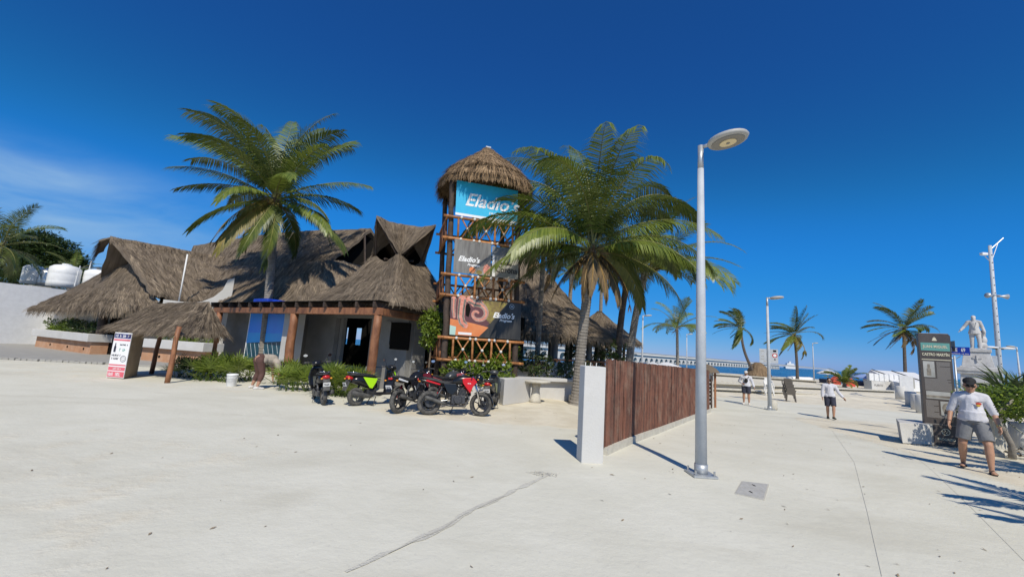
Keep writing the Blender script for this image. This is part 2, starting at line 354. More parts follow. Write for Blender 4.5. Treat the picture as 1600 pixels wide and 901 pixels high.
# meter box lids let into the plaza
t = thing('meter_box', 'pair of square concrete lids let into the plaza by the lamp post', 'manhole', (*(3.52, 6.07), 0))
cq = [Vector((*p, 0)) for p in ((3.61, 6.48), (3.96, 6.41), (3.45, 5.69), (3.18, 5.88))]
mid0 = (cq[0] * 0.52 + cq[3] * 0.48); mid1 = (cq[1] * 0.52 + cq[2] * 0.48)
def slab(mb, q, z0, z1, shrink):
    c_ = sum(q, Vector()) / 4; q = [c_ + (p - c_) * shrink for p in q]
    b_ = [Vector((p.x, p.y, z0)) for p in q]; t_ = [Vector((p.x, p.y, z1)) for p in q]
    return mb.add(b_ + t_, [(0, 1, 2, 3), (7, 6, 5, 4)] + [(i, i + 4, (i + 1) % 4 + 4, (i + 1) % 4) for i in range(4)])
slab(MB(), cq, -0.02, 0.006, 1.05).build('frame', 'joint', t)
for q in ([cq[0], cq[1], mid1, mid0], [mid0, mid1, cq[2], cq[3]]):
    ld = slab(MB(), q, 0.0, 0.013, 0.955).build('lid', 'lid', t)
    c_ = sum(q, Vector()) / 4; MB().box((c_.x, c_.y, 0.014), (0.02, 0.07, 0.006)).build('lifting_slot', 'dark', ld)
# dry leaf scraps blown over the plaza
mb = MB(); rr = random.Random(21); at_ = []
for i in range(520):
    x = rr.uniform(-6, 13); y = rr.uniform(2.4, 20) if rr.random() < 0.8 else rr.uniform(2.2, 7)
    if x < 2 and rr.random() < 0.72: continue
    an = rr.uniform(0, 3.14); s_ = rr.uniform(0.012, 0.035) * (1.6 if rr.random() < .08 else 1); z = gz(x, y) + 0.006
    u_ = Vector((math.cos(an), math.sin(an), 0)) * s_; v_ = Vector((-math.sin(an), math.cos(an), 0)) * s_ * 0.35; p = Vector((x, y, z))
    mb.add([p - u_, p + v_ + Vector((0, 0, .004)), p + u_ + Vector((0, 0, 0.012 * rr.random())), p - v_], [(0, 1, 2, 3)]); at_.append(rr.random())
mb.a = at_
stuff(tag(mb.build('leaf_litter', 'litter'), 'dry leaf scraps scattered over the pale plaza', 'leaves'))

# ---------------------------------------------------------------- low stepped ledges towards the beach
for k, (p0, p1, hgt, lab) in enumerate((((14.17, 29.38), (22.92, 31.34), 0.24, 'nearest long concrete ledge between the plaza and the beach'),
        ((15.02, 31.36), (36.40, 39.25), 0.24, 'second long concrete ledge counted from the plaza'),
        ((16.39, 34.44), (28.08, 36.96), 0.24, 'third long concrete ledge counted from the plaza'),
        ((23.79, 50.29), (36.67, 49.43), 0.30, 'farthest long concrete ledge just below the beach crest'))):
    a_ = Vector((*p0, 0)); b_ = Vector((*p1, 0)); z = gz((a_.x + b_.x) / 2, (a_.y + b_.y) / 2 - 0.4)
    a_.z = b_.z = z + hgt - 0.05; nrm = Vector((0, 1, 0))
    led = thing('concrete_ledge', lab, 'ledge', (a_.x, a_.y, z))
    MB().bar(a_, b_, 0.55, 0.10).build('slab', 'footing', led, bevel=0.015)
    MB().bar(a_ + Vector((0.1, 0.17, -0.17)), b_ + Vector((-.1, 0.17, -0.17)), 0.15, 0.26).build('plinth', 'joint', led)

# ---------------------------------------------------------------- pier running out to sea, with arches
p0 = Vector((59.50, 285.00, 4.58)); p1 = Vector((413.90, 640.00, 4.78)); p2 = Vector((1010.30, 1300.00, 4.62))
t = thing('pier', 'long pale arched pier running out to sea behind the beach', 'pier', (p0.x, p0.y, -1.4))
dz = p0.z; p1.z = p2.z = dz
MB().bar(p0 + (p0 - p1) * 0.3, p1, 9, 1.5).bar(p1, p2, 9, 1.5).build('deck', 'pier_stone', t)
MB().bar(p0 + (p0 - p1) * 0.3 + Vector((0, 0, 1.2)), p1 + Vector((0, 0, 1.2)), 9.5, 0.35).bar(p1 + Vector((0, 0, 1.2)), p2 + Vector((0, 0, 1.2)), 9.5, 0.35).build('parapet', 'white_wall', t)
d = (p1 - p0); d.z = 0; Ln = d.length; d.normalize(); sp = 9.0
arch = []
hA = dz - 0.75 + 1.4; N_ = 8
for i in range(N_ + 1):
    an = math.pi * i / N_; arch.append((-math.cos(an) * 2.7, 1.0 + math.sin(an) * (hA - 2.9)))
first = None
for k in range(-8, int(Ln / sp)):
    c_ = p0 + d * (k + 0.5) * sp; c_.z = -1.4
    if first is None:
        mbx = MB()
        # split the spandrel in convex strips so that the arch stays open
        top = [(-4.5, hA), (4.5, hA)]
        side = Vector((d.y, -d.x, 0)) * 7
        o_ = c_ - side * 0.5
        mbx.prism([(-4.5, 0), (-2.7, 0), (-2.7, hA), (-4.5, hA)], o_, d, (0, 0, 1), side)
        mbx.prism([(2.7, 0), (4.5, 0), (4.5, hA), (2.7, hA)], o_, d, (0, 0, 1), side)
        for (xa, za), (xb, zb) in zip(arch[:-1], arch[1:]): mbx.prism([(xa, za), (xb, zb), (xb, hA), (xa, hA)], o_, d, (0, 0, 1), side)
        first = mbx.build('arch', 'pier_stone', t); fk = k
    else:
        o2 = first.copy(); C.objects.link(o2); o2.parent = t; o2.location = d * (k - fk) * sp
# ship moored behind the pier
c_ = Vector((1018.22, 1500.00, 1.60)); c_.z = -1.4
t = thing('ship', 'white ship moored far out behind the pier', 'ship', c_)
MB().prism([(-22, 0), (20, 0), (25, 7), (-23, 7)], c_ - Vector((0, 5, 0)), (1, 0, 0), (0, 0, 1), (0, 12, 0)).build('hull', 'white_paint', t)
MB().prism([(-20, 7), (19, 7), (17, 13), (-19, 13)], c_ - Vector((0, 4, 0)), (1, 0, 0), (0, 0, 1), (0, 10, 0)).build('lower_deck', 'white_paint', t)
MB().prism([(-17, 13), (10, 13), (8, 19), (-16, 19)], c_ - Vector((0, 4, 0)), (1, 0, 0), (0, 0, 1), (0, 9, 0)).build('upper_deck', 'white_paint', t)
MB().prism([(-9, 19), (-1, 19), (-2, 26), (-7, 26)], c_ - Vector((0, 3, 0)), (1, 0, 0), (0, 0, 1), (0, 6, 0)).build('funnel', 'white_paint', t)

# ================================================================ street lamps
def street_lamp(loc, label, H=5.35, head_az=0.0, group='street lamps', simple=False):
    x, y, z = loc
    t = thing('street_lamp', label, 'street lamp', loc, group); n = 8 if simple else 20
    MB().tube([(x, y, z + 0.03), (x, y, z + H * 0.5), (x, y, z + H - 0.42)], [0.088, 0.072, 0.050], n).build('pole', 'concrete_pole', t, True)
    if not simple:
        MB().tube([(x, y, z + 0.03), (x, y, z + 0.17)], [0.100, 0.098], n).build('collar', 'galv', t, True)
        MB().box((x, y, z + 0.02), (0.36, 0.36, 0.03)).build('base_plate', 'galv', t)
        for a_, b_ in ((-1, -1), (1, -1), (1, 1), (-1, 1)): MB().tube([(x + a_ * .14, y + b_ * .14, z + .03), (x + a_ * .14, y + b_ * .14, z + .10)], 0.014, 6).build('bolt', 'steel', t)
    MB().tube([(x, y, z + H - 0.46), (x, y, z + H)], [0.048, 0.046], n).build('neck', 'galv', t, True)
    dr = Vector((math.cos(head_az), math.sin(head_az), 0)); p = Vector((x, y, z + H - 0.03))
    MB().tube([p, p + dr * 0.18 + Vector((0, 0, 0.02))], 0.03, 8).build('arm', 'galv', t, True)
    c = p + dr * 0.42 + Vector((0, 0, 0.03)); rz = Matrix.Rotation(head_az, 4, 'Z') @ Matrix.Rotation(R(-7), 4, 'Y')
    hd = MB().lathe(c, [(0.20, -0.045), (0.265, -0.035), (0.285, 0.0), (0.27, 0.03), (0.20, 0.065), (0.09, 0.085), (0.01, 0.09)], 24 if not simple else 12, rz, 1.12, 0.95).build('lamp_head', 'lamp_grey', t, True)
    if not simple:
        MB().lathe(c - Vector((0, 0, 0.006)), [(0.01, -0.047), (0.225, -0.047), (0.225, -0.03), (0.01, -0.03)], 24, rz, 1.12, 0.95).build('lens', 'lens', hd)
        MB().lathe(c - Vector((0, 0, 0.012)), [(0.01, -0.052), (0.115, -0.052), (0.115, -0.03), (0.01, -0.03)], 20, rz, 1.12, 0.95).build('led_panel', 'led', hd)
        MB().lathe(c - Vector((0, 0, 0.016)), [(0.005, -0.055), (0.03, -0.055), (0.03, -0.03), (0.005, -0.03)], 10, rz).build('sensor', 'lens', hd)
    return t
street_lamp((3.09, 6.68, 0), 'tall pale lamp post with disc head in front of the stick fence', 5.40, R(-38))
street_lamp(on((12.52, 20.02)), 'white lamp post between the two men in white shirts', 5.35, R(-12))
p = (42.52, 58.00, 0.31); street_lamp(on(p), 'thin white lamp post beside the white beach parasol', 5.2, R(0), simple=True)
p = (44.26, 36.00, 1.62); street_lamp((p[0], p[1], -0.3), 'lamp post at the right edge behind the spiky plants', 5.1, R(170), simple=True)
p = (10.94, 34.00, 0.90); street_lamp(on(p), 'white lamp post rising behind the stick fence beside the double palm trunk', 5.2, R(0), simple=True)
p = (22.29, 52.00, 0.83); street_lamp(on(p), 'short white lamp post behind the fence next to the large lamp post', 4.9, R(0), simple=True)

# ================================================================ stick fence with its pillar
fA = Vector((1.80, 7.60, 0)); fB = Vector((*(8.49, 17.62), 0)); fd = (fB - fA).normalized(); fn = Vector((fd.y, -fd.x, 0)); Lf = (fB - fA).length
t = thing('stick_fence', 'dark red-brown fence of upright sticks running beside the lamp post', 'fence', fA)
mb = MB(); at_ = []; rr = random.Random(2); s_ = 0.0
while s_ < Lf:
    r_ = rr.uniform(0.007, 0.012); q = fA + fd * s_; g0 = gz(q.x, q.y)
    if rr.random() < .02: s_ += .014; continue
    for off in (0.015, -0.015):
        o_ = q + fn * (off + rr.uniform(-.006, .006)) + fd * rr.uniform(-.006, .006)
        lo = g0 + 0.11 + rr.uniform(-0.045, 0.03); hi = 1.655 - 0.27 * s_ / Lf + rr.uniform(-0.022, 0.014)
        n0 = len(mb.f); mid_ = o_ + Vector((0, 0, (lo + hi) / 2)) + fn * rr.uniform(-.006, .006) + fd * rr.uniform(-.005, .005)
        mb.tube([o_ + Vector((0, 0, lo)), mid_, o_ + Vector((rr.uniform(-.008, .008), 0, hi))], [r_, r_ * 1.02, r_ * 0.9], 5); a_ = rr.random(); at_ += [a_] * (len(mb.f) - n0)
    s_ += r_ * 1.75
mb.a = at_; stuff(mb.build('sticks', 'stick', t))
mb = MB(); st = 0.5; k = 0
while k * st < Lf - 0.01:
    a_ = fA + fd * k * st; b_ = fA + fd * min(Lf, (k + 1) * st)
    a_.z = gz(a_.x, a_.y) + 0.05; b_.z = gz(b_.x, b_.y) + 0.05; mb.bar(a_, b_ + fd * 0.004, 0.14, 0.16); k += 1
mb.build('footing', 'footing', t)
for zz in (0.5, 1.15): MB().bar(fA - fn * 0.05 + Vector((0, 0, zz)), fB - fn * 0.05 + Vector((0, 0, zz - 0.24)), 0.04, 0.05).build('rail', 'log_dark', t)
pc = Vector((*(1.48, 6.98), 0)); pd_ = Vector((*(1.29, 6.94), 0)); pe = Vector((*(1.65, 6.98), 0))
wd = (pe - pd_).length; t = thing('gate_pillar', 'plain white concrete pillar at the near end of the stick fence', 'pillar', pc)
ax = (pe - pd_).normalized(); ay = Vector((-ax.y, ax.x, 0))
MB().prism([(0, 0), (wd, 0), (wd, 0.30), (0, 0.30)], (pd_.x, pd_.y, -0.05), ax, ay, (0, 0, 1.58)).build('shaft', 'white_wall', t, bevel=0.012)
for dx in (0.05, 0.14, 0.24): MB().tube([pd_ + ax * dx + ay * 0.15 + Vector((0, 0, 1.52)), pd_ + ax * dx + ay * 0.15 + Vector((0.004, 0, 1.59))], 0.008, 6).build('rebar_stub', 'rope', t)
# white wall that runs back from the pillar, and the far gate post
e0 = Vector((*(9.07, 19.30), 0)); e0.z = gz(e0.x, e0.y) - 0.05
t = thing('gate_post', 'white gate post with a small thatch cap at the far end of the fence', 'post', e0)
MB().box((e0.x + .25, e0.y + .2, e0.z + 0.85), (0.36, 0.36, 1.7), R(35)).build('shaft', 'white_wall', t)
MB().lathe((e0.x + .25, e0.y + .2, e0.z + 1.62), [(0.52, 0), (0.5, 0.06), (0.36, 0.2), (0.05, 0.36), (0.01, 0.37)], 14).build('thatch_cap', 'thatch', t)
MB().tube([(e0.x + .56, e0.y + .1, e0.z), (e0.x + .56, e0.y + .1, e0.z + 1.72)], 0.05, 8).build('wooden_jamb', 'log', t)
gp = thing('slatted_gate', 'open grey slatted gate leaning at the far end of the stick fence', 'gate', (e0.x, e0.y, e0.z))
for i in range(7): MB().bar((e0.x - .05, e0.y - .05, e0.z + .25 + i * .17), (e0.x + .22, e0.y - .22, e0.z + .25 + i * .17), 0.03, 0.12).build('slat', 'log_dark', gp)
MB().bar((e0.x + .22, e0.y - .24, e0.z + .02), (e0.x + .22, e0.y - .24, e0.z + 1.5), 0.05, 0.06).build('stile', 'log_dark', gp)

# ================================================================ thatch
def resample(pts, n):
    pts = [Vector(p) for p in pts]; d = [0.0]
    for a_, b_ in zip(pts[:-1], pts[1:]): d.append(d[-1] + (b_ - a_).length)
    out_ = []
    for i in range(n):
        s_ = d[-1] * i / (n - 1); k = 0
        while k < len(d) - 2 and d[k + 1] < s_: k += 1
        f = 0 if d[k + 1] == d[k] else (s_ - d[k]) / (d[k + 1] - d[k]); out_.append(pts[k].lerp(pts[k + 1], f))
    return out_
def loft(rows, ncol, nrow, sag=0.0):
    """rows of points from ridge to eave -> dense grid, sagging a little between ridge and eave"""
    rs = [resample(r, ncol) for r in rows]; g = []
    for j in range(ncol):
        g.append(resample([r[j] for r in rs], nrow))
    grid = [[g[j][i].copy() for j in range(ncol)] for i in range(nrow)]
    for i in range(nrow):
        t_ = i / (nrow - 1)
        for j in range(ncol): grid[i][j].z -= sag * 4 * t_ * (1 - t_)
    return grid
def thatch(parent, rows, ncol=24, nrow=10, sag=0.0, thick=0.16, dens=90, fringe=0.32, m='thatch', ms='straw', seed=1, blade=(0.22, 0.5), bw=0.02, name='thatch', rough=0.035, closed=False, fdens=34):
    rr = random.Random(seed); g = loft(rows, ncol, nrow, sag)
    for i in range(nrow):
        for j in range(ncol):
            if not closed or 0 < j < ncol - 1: g[i][j] += Vector((rr.uniform(-1, 1), rr.uniform(-1, 1), rr.uniform(-1, 1))) * rough
    if closed:
        for i in range(nrow): g[i][-1] = g[i][0].copy()
    for i in range(nrow):
        if i % 2 and 0 < i < nrow - 1:
            for j in range(ncol): g[i][j].z += 0.035
    csh = [rr.uniform(-.2, .2) for _ in range(ncol * 3)]
    mb = MB(); uv = []
    for k, dz in ((0, 0.0), (1, -thick)):
        for i in range(nrow):
            for j in range(ncol):
                p = g[i][j]; mb.v.append((p.x, p.y, p.z + dz)); uv.append((j * (g[-1][-1] - g[-1][0]).length / ncol if not closed else j * 0.4, i * (g[-1][0] - g[0][0]).length / nrow))
    N = nrow * ncol
    for i in range(nrow - 1):
        for j in range(ncol - 1):
            a_ = i * ncol + j; mb.f.append((a_, a_ + ncol, a_ + ncol + 1, a_ + 1)); mb.f.append((N + a_, N + a_ + 1, N + a_ + ncol + 1, N + a_ + ncol))
    for j in range(ncol - 1):
        a_ = (nrow - 1) * ncol + j; mb.f.append((a_, N + a_, N + a_ + 1, a_ + 1)); mb.f.append((j, j + 1, N + j + 1, N + j))
    if not closed:
        for i in range(nrow - 1):
            a_ = i * ncol; mb.f.append((a_, N + a_, N + a_ + ncol, a_ + ncol)); a_ += ncol - 1; mb.f.append((a_, a_ + ncol, N + a_ + ncol, N + a_))
    mb.uv = uv; base = mb.build(name, m, parent)
    sb = MB(); at_ = []
    def strand(p, dv, ln, wdt, side, up, sh_=0.0):
        q = p + dv * ln + up * rr.uniform(-0.03, 0.02); sd = side * wdt / 2
        sb.add([p - sd, p + sd, q + sd * 0.3, q - sd * 0.3], [(0, 1, 2, 3)]); at_.append(min(1, max(0, rr.gauss(0.45, 0.22) + sh_)))
    for i in range(nrow - 1):
        for j in range(ncol - 1):
            a_, b_, c_, d_ = g[i][j], g[i][j + 1], g[i + 1][j + 1], g[i + 1][j]
            nrm = (c_ - a_).cross(b_ - d_)
            ar = nrm.length / 2
            if ar < 1e-5: continue
            nrm.normalize()
            if nrm.z < 0: nrm.negate()
            dv = ((d_ + c_) - (a_ + b_)); dl = dv.length
            if dl < 1e-4: continue
            dv.normalize(); sd = nrm.cross(dv)
            k = ar * dens; k = int(k) + (rr.random() < k % 1)
            for _ in range(k):
                u_, v_ = rr.random(), rr.random(); p = a_.lerp(b_, u_).lerp(d_.lerp(c_, u_), v_) + nrm * rr.uniform(0.005, 0.035)
                dd = (dv + sd * rr.uniform(-0.22, 0.22)).normalized(); strand(p, dd, rr.uniform(*blade), bw * rr.uniform(0.6, 1.5), sd, nrm, csh[int((j + u_) * 3)])
    if fringe:
        e0_, e1_ = g[-2], g[-1]
        for j in range(ncol - 1):
            ln = (e1_[j + 1] - e1_[j]).length
            for _ in range(int(ln * fdens * 2) + 1):
                u_ = rr.random(); p = e1_[j].lerp(e1_[j + 1], u_); dv = (p - e0_[j].lerp(e0_[j + 1], u_)).normalized(); sd = (e1_[j + 1] - e1_[j]).normalized()
                dd = (dv * 0.55 + Vector((0, 0, -0.8)) + sd * rr.uniform(-0.3, 0.3)).normalized()
                strand(p - dv * rr.uniform(0.02, 0.18) - Vector((0, 0, rr.uniform(0, thick * 0.9))), dd, fringe * rr.uniform(0.5, 1.25), bw * rr.uniform(0.8, 1.7), sd, Vector((0, 0, 1)))
    sb.a = at_; s2 = sb.build('straw', ms, base); stuff(s2)
    return base
def ring(c, r, z, n=24, sq=0.0, rot=0.0, ex=1.0):
    """closed ring; sq > 0 pulls it towards a square"""
    out_ = []
    for i in range(n + 1):
        a_ = 2 * math.pi * i / n; ca, sa = math.cos(a_), math.sin(a_); k = 1.0 / max(abs(ca), abs(sa)); rr_ = r * ((1 - sq) + sq * k)
        x, y = ca * rr_ * ex, sa * rr_; out_.append((c[0] + x * math.cos(rot) - y * math.sin(rot), c[1] + x * math.sin(rot) + y * math.cos(rot), z))
    return out_
def log(mbn, p0, p1, r, m, parent, seed=0, n=9, taper=0.92):
    rr = random.Random(seed + int(abs(p0[0] * 100))); p0 = Vector(p0); p1 = Vector(p1); k = max(3, int((p1 - p0).length / 0.4)); pts = []; rd = []
    for i in range(k + 1):
        f = i / k; j = 0 if i in (0, k) else 1
        pts.append(p0.lerp(p1, f) + Vector((rr.uniform(-1, 1), rr.uniform(-1, 1), rr.uniform(-1, 1))) * r * 0.16 * j); rd.append(r * (1 + (taper - 1) * f) * rr.uniform(0.95, 1.06))
    return MB().tube(pts, rd, n).build(mbn, m, parent, True)

# ================================================================ central palapa of the restaurant with its pergola
N0 = Vector((-4.37, 13.8, 0)); d1 = Vector((-0.836, 0.549, 0)); d2 = Vector((0.36, 0.933, 0)); bk = Vector((0.549, 0.836, 0)); UP = Vector((0, 0, 1))
t = thing('palapa_restaurant', 'thatched restaurant pavilion with flared bow-shaped roof top and log pergola', 'restaurant', (-5.1, 18.0, 0))
rest = t
cC = Vector((-5.1, 18.0, 0)); e1 = Vector((-0.84, 0.54, 0)); e2 = Vector((0.40, 0.917, 0))
def cp(a_, b_, z): return cC + e1 * a_ + e2 * b_ + UP * z
E_ = 2.75; K_ = 0.72
def side_row(z, h, k):      # one row of the hip roof, four sides, rounded corners
    pts = []
    for (ax, ay) in ((-1, -1), (1, -1), (1, 1), (-1, 1), (-1, -1)):
        c_ = cp(ax * h, ay * h, z); pts.append(c_)
    out_ = []
    for i in range(4):
        a_, b_ = pts[i], pts[i + 1]; out_ += [a_.lerp(b_, f) + UP * k * (1 - abs(2 * f - 1)) for f in (0.05, 0.3, 0.5, 0.7, 0.95)]
    return out_ + [out_[0]]
thatch(t, [side_row(5.42, 0.84, -.42), side_row(4.35, 1.50, -.08), side_row(3.55, 2.25, 0), side_row(3.06, 2.85, 0)], 49, 14, 0.0, 0.14, 150, 0.10, seed=3, name='lower_thatch', closed=True, bw=0.016, blade=(0.25, 0.6), fdens=22)
crn = {(a_, b_): cp(a_ * 0.86, b_ * 0.86, 5.34) for a_ in (-1, 1) for b_ in (-1, 1)}
pk = {(0, -1): Vector((-5.79, 16.50, 6.82)), (-1, 0): Vector((-3.42, 17.10, 6.76)), (0, 1): cp(0, 1.7, 6.7), (1, 0): cp(1.7, 0, 6.7)}
ctr = Vector((-4.96, 18.00, 7.05)); ctr.z -= 0.12
for (px, py), P in pk.items():
    cs = [k for k in crn if (px and k[0] == px) or (py and k[1] == py)]
    for k in cs:
        low = crn[k]
        thatch(t, [[ctr, ctr.lerp(P, 0.55) + UP * -0.10, P], [ctr.lerp(low, .5), P.lerp(low, 0.35).lerp(ctr.lerp(low, .5), .4), P.lerp(low, 0.5) + UP * .05], [low, low + (P - low) * 0.03, low + (P - low) * 0.06]], 8, 8, 0.06, 0.10, 150, 0.0, seed=7 + px * 3 + py, name='gablet_thatch', bw=0.016, rough=0.02)
    m_ = (crn[cs[0]] + crn[cs[1]]) / 2
    if px + py > 0: MB().add([crn[cs[0]] - UP * .8, crn[cs[1]] - UP * .8, crn[cs[1]], P + (m_ - P) * .03, crn[cs[0]]], [(0, 1, 2, 3, 4)]).build('gablet_shade_sheet', 'dark', t)  # added near-black sheet: hides the sky, stands in for shade inside the roof
    for k in cs: MB().tube([crn[k] + (m_ - crn[k]) * 0.25, P + (m_ - P) * 0.08], 0.035, 6).build('gablet_pole', 'log_dark', t)
MB().tube([cp(-0.9, 0, 5.2), cp(0.9, 0, 5.2)], 0.05, 6).build('tie_beam', 'log_dark', t); MB().tube([cp(0, -0.9, 5.15), cp(0, 0.9, 5.15)], 0.05, 6).build('tie_beam', 'log_dark', t)
# pergola: front beam, return beam, rafters, deck and posts
zb = 2.56; Lp = 12.2
bl = N0 + d1 * Lp
for i in range(3):
    a_ = N0 + d1 * (Lp * i / 3 + (0.004 if i else -0.12)); b_ = N0 + d1 * Lp * (i + 1) / 3
    MB().bar(a_ + UP * (zb + .12), b_ + UP * (zb + .12), 0.18, 0.24).build('front_beam', 'log', t, bevel=0.012)
MB().bar(N0 + d2 * 0.10 + UP * (zb + .12), N0 + d2 * 6.0 + UP * (zb + .12), 0.17, 0.235).build('side_beam', 'log', t, bevel=0.012)
for i in range(14):
    p = N0 + d1 * (0.05 + i * 0.93) - bk * 0.22 + UP * (zb + .34); MB().bar(p, p + bk * 2.6, 0.09, 0.19).build('rafter', 'log_dark', t)
for i in range(1, 6):
    p = N0 + d2 * i * 0.95 + Vector((d2.y, -d2.x, 0)) * 0.24 + UP * (zb + .34); MB().bar(p, p - Vector((d2.y, -d2.x, 0)) * 1.8, 0.09, 0.18).build('rafter', 'log_dark', t)
deck = [N0 - bk * 0.2 - d1 * 0.2, N0 + d1 * (Lp + .1) - bk * 0.2, N0 + d1 * (Lp + .1) + bk * 3.4, N0 + d2 * 6.0 + bk * 0.3, N0 + d2 * 6.0 + Vector((d2.y, -d2.x, 0)) * 0.2]
k = len(deck); MB().add([p + UP * 3.005 for p in deck] + [p + UP * 3.04 for p in deck], [tuple(range(k)), tuple(range(2 * k - 1, k - 1, -1))] + [(i, k + i, k + (i + 1) % k, (i + 1) % k) for i in range(k)]).build('pergola_deck', 'dark', t)
log('post', N0 + d1 * 0.12, N0 + d1 * 0.02 + UP * zb, 0.155, 'log', t, 1, 10, 0.86)
p = N0 + d1 * 5.05; log('post', p, p + UP * zb, 0.17, 'log', t, 2, 10, 0.9)
p = N0 + d1 * 11.6; log('post', p, p + UP * zb, 0.15, 'log', t, 5, 10, 0.9)
p = N0 + d2 * 5.7; log('post', p, p + UP * zb, 0.13, 'log', t, 6, 10, 0.9)
# walls in the shade of the pergola
W0 = N0 + bk * 2.3
def wallseg(a_, b_, z0, z1, m='grey_wall', th=0.22, nm='wall'):
    a_ = Vector((a_[0], a_[1], 0)); b_ = Vector((b_[0], b_[1], 0)); q = (b_ - a_).normalized(); n_ = Vector((-q.y, q.x, 0))
    return MB().prism([(0, z0), ((b_ - a_).length, z0), ((b_ - a_).length, z1), (0, z1)], a_ - n_ * th / 2, q, UP, n_ * th).build(nm, m, t)
wa = (-5.68, 17.40, 0.96); wb = (-3.83, 16.20, 1.11)
wc = (-7.73, 18.76, 0.80); wd_ = (-9.51, 19.92, 0.66); we = (-11.02, 20.92, 0.53)
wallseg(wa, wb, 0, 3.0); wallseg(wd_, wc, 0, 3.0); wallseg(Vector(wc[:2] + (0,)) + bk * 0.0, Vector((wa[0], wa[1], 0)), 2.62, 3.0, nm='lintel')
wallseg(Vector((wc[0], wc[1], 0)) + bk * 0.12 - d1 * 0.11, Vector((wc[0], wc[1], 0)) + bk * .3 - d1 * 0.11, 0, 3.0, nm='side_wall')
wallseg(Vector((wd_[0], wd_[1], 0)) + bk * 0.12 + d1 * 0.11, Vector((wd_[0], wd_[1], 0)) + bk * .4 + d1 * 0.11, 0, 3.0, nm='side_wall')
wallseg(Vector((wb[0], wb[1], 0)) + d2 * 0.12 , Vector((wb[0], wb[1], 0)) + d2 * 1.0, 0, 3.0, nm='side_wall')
bw0 = W0 + bk * 6.0
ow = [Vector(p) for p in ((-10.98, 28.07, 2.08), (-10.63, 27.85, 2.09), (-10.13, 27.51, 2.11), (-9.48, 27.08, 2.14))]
wallseg(bw0 + d1 * 14, ow[0], 0, 3.3, 'dark', nm='back_wall'); wallseg(ow[1], ow[2], 0, 3.3, 'dark', nm='back_wall'); wallseg(ow[3], bw0 - d1 * 0.6, 0, 3.3, 'dark', nm='back_wall')  # interior darkness behind the doorway is put into the wall's near-black colour
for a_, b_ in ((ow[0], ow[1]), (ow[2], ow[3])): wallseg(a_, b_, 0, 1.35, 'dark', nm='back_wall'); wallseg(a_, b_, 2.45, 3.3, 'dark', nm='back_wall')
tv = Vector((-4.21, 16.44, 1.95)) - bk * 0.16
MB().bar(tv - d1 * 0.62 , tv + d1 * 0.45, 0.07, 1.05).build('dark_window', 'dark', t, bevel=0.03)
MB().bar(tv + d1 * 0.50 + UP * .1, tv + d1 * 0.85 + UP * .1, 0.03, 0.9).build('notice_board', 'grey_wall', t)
# counter block and low step in the doorway
p = Vector((wc[0], wc[1], 0)); MB().bar(p - d1 * 0.1 + UP * .1, Vector((wa[0], wa[1], .1)), 0.6, 0.2).build('door_step', 'dark', t)
pw = (-4.70, 15.46, 0.15); MB().box((pw[0] - .1, pw[1], .38), (0.6, 0.4, .76), R(-33)).build('low_pier', 'grey_wall', t)
# lit white column beside the poster
q0 = Vector((-9.66, 18.11, 0.69)); q1 = Vector((-8.76, 17.53, 0.76))
wallseg(q0, q1, 0, 2.95, 'white_wall', 0.3, 'column')
# big poster of sea and pier on the front, printed board
mat('print_sky', (0.01, 0.20, 0.85), 0.4, (0.02, 0.30, 0.90), 0.6)
mat('print_sea', (0.02, 0.42, 0.88), 0.4, (0.02, 0.34, 0.86), 2)
mat('print_teal', (0.006, 0.045, 0.075), 0.4, (0.01, 0.08, 0.12), 5)
mat('print_white', (0.62, 0.68, 0.72), 0.4)
bp0 = Vector((-12.59, 20.20, 0.39)); bp1 = Vector((-9.82, 18.39, 0.61)); bp0.z = bp1.z = 0
ptr = thing('sea_poster', 'tall blue poster of sea and pier behind the bending person', 'poster', (bp0.x, bp0.y, 0.5))
pa = (bp1 - bp0); pw_ = pa.length; pa.normalize(); pn = Vector((pa.y, -pa.x, 0))
MB().prism([(0, .45), (pw_, .45), (pw_, 2.62), (0, 2.62)], bp0, pa, UP, -pn * 0.04).build('board', 'print_sky', ptr)
MB().prism([(0, 1.25), (pw_, 1.3), (pw_, 1.75), (0, 1.7)], bp0 + pn * 0.003, pa, UP, -pn * 0.002).build('printed_sea', 'print_sea', ptr)
MB().prism([(0, .45), (pw_, .45), (pw_, 1.42), (pw_ * .7, 1.35), (pw_ * .3, 1.27), (0, 1.2)], bp0 + pn * 0.006, pa, UP, -pn * 0.002).build('printed_shore', 'print_teal', ptr)
for i in range(9):
    x0 = pw_ * (i * 0.115); l_ = 0.8 - 0.03 * i
    if x0 + .3 * l_ < pw_: MB().prism([(x0, 1.18 + .02 * i), (x0 + .03, 1.18 + .02 * i), (min(pw_, x0 + .03 + .42 * l_), 1.18 - .8 * l_ + .02 * i), (min(pw_, x0 + .42 * l_), 1.18 - .8 * l_ + .02 * i)], bp0 + pn * 0.009, pa, UP, -pn * 0.002).build('printed_line', 'print_white', ptr)
MB().bar(bp0 + pa * -0.02 + UP * .45, bp0 + pa * -0.02 + UP * 2.62, .03, .03).build('frame', 'white_paint', ptr)
# blue tarpaulin bundle on the pergola deck
mat('tarp', (0.01, 0.06, 0.50), 0.5, (0.005, 0.03, 0.30), 6, 0.3, 12)
tp = Vector((-11.13, 18.60, 3.26)); mb = MB()
mb.box((tp.x, tp.y + .35, 3.15), (1.25, 0.7, 0.2), R(-33)); mb.box((tp.x + .5, tp.y + .15, 3.14), (0.8, 0.5, 0.14), R(-20))
tag(mb.build('tarpaulin', 'tarp', bevel=0.05), 'folded bright blue tarpaulin on the pergola roof', 'tarpaulin')

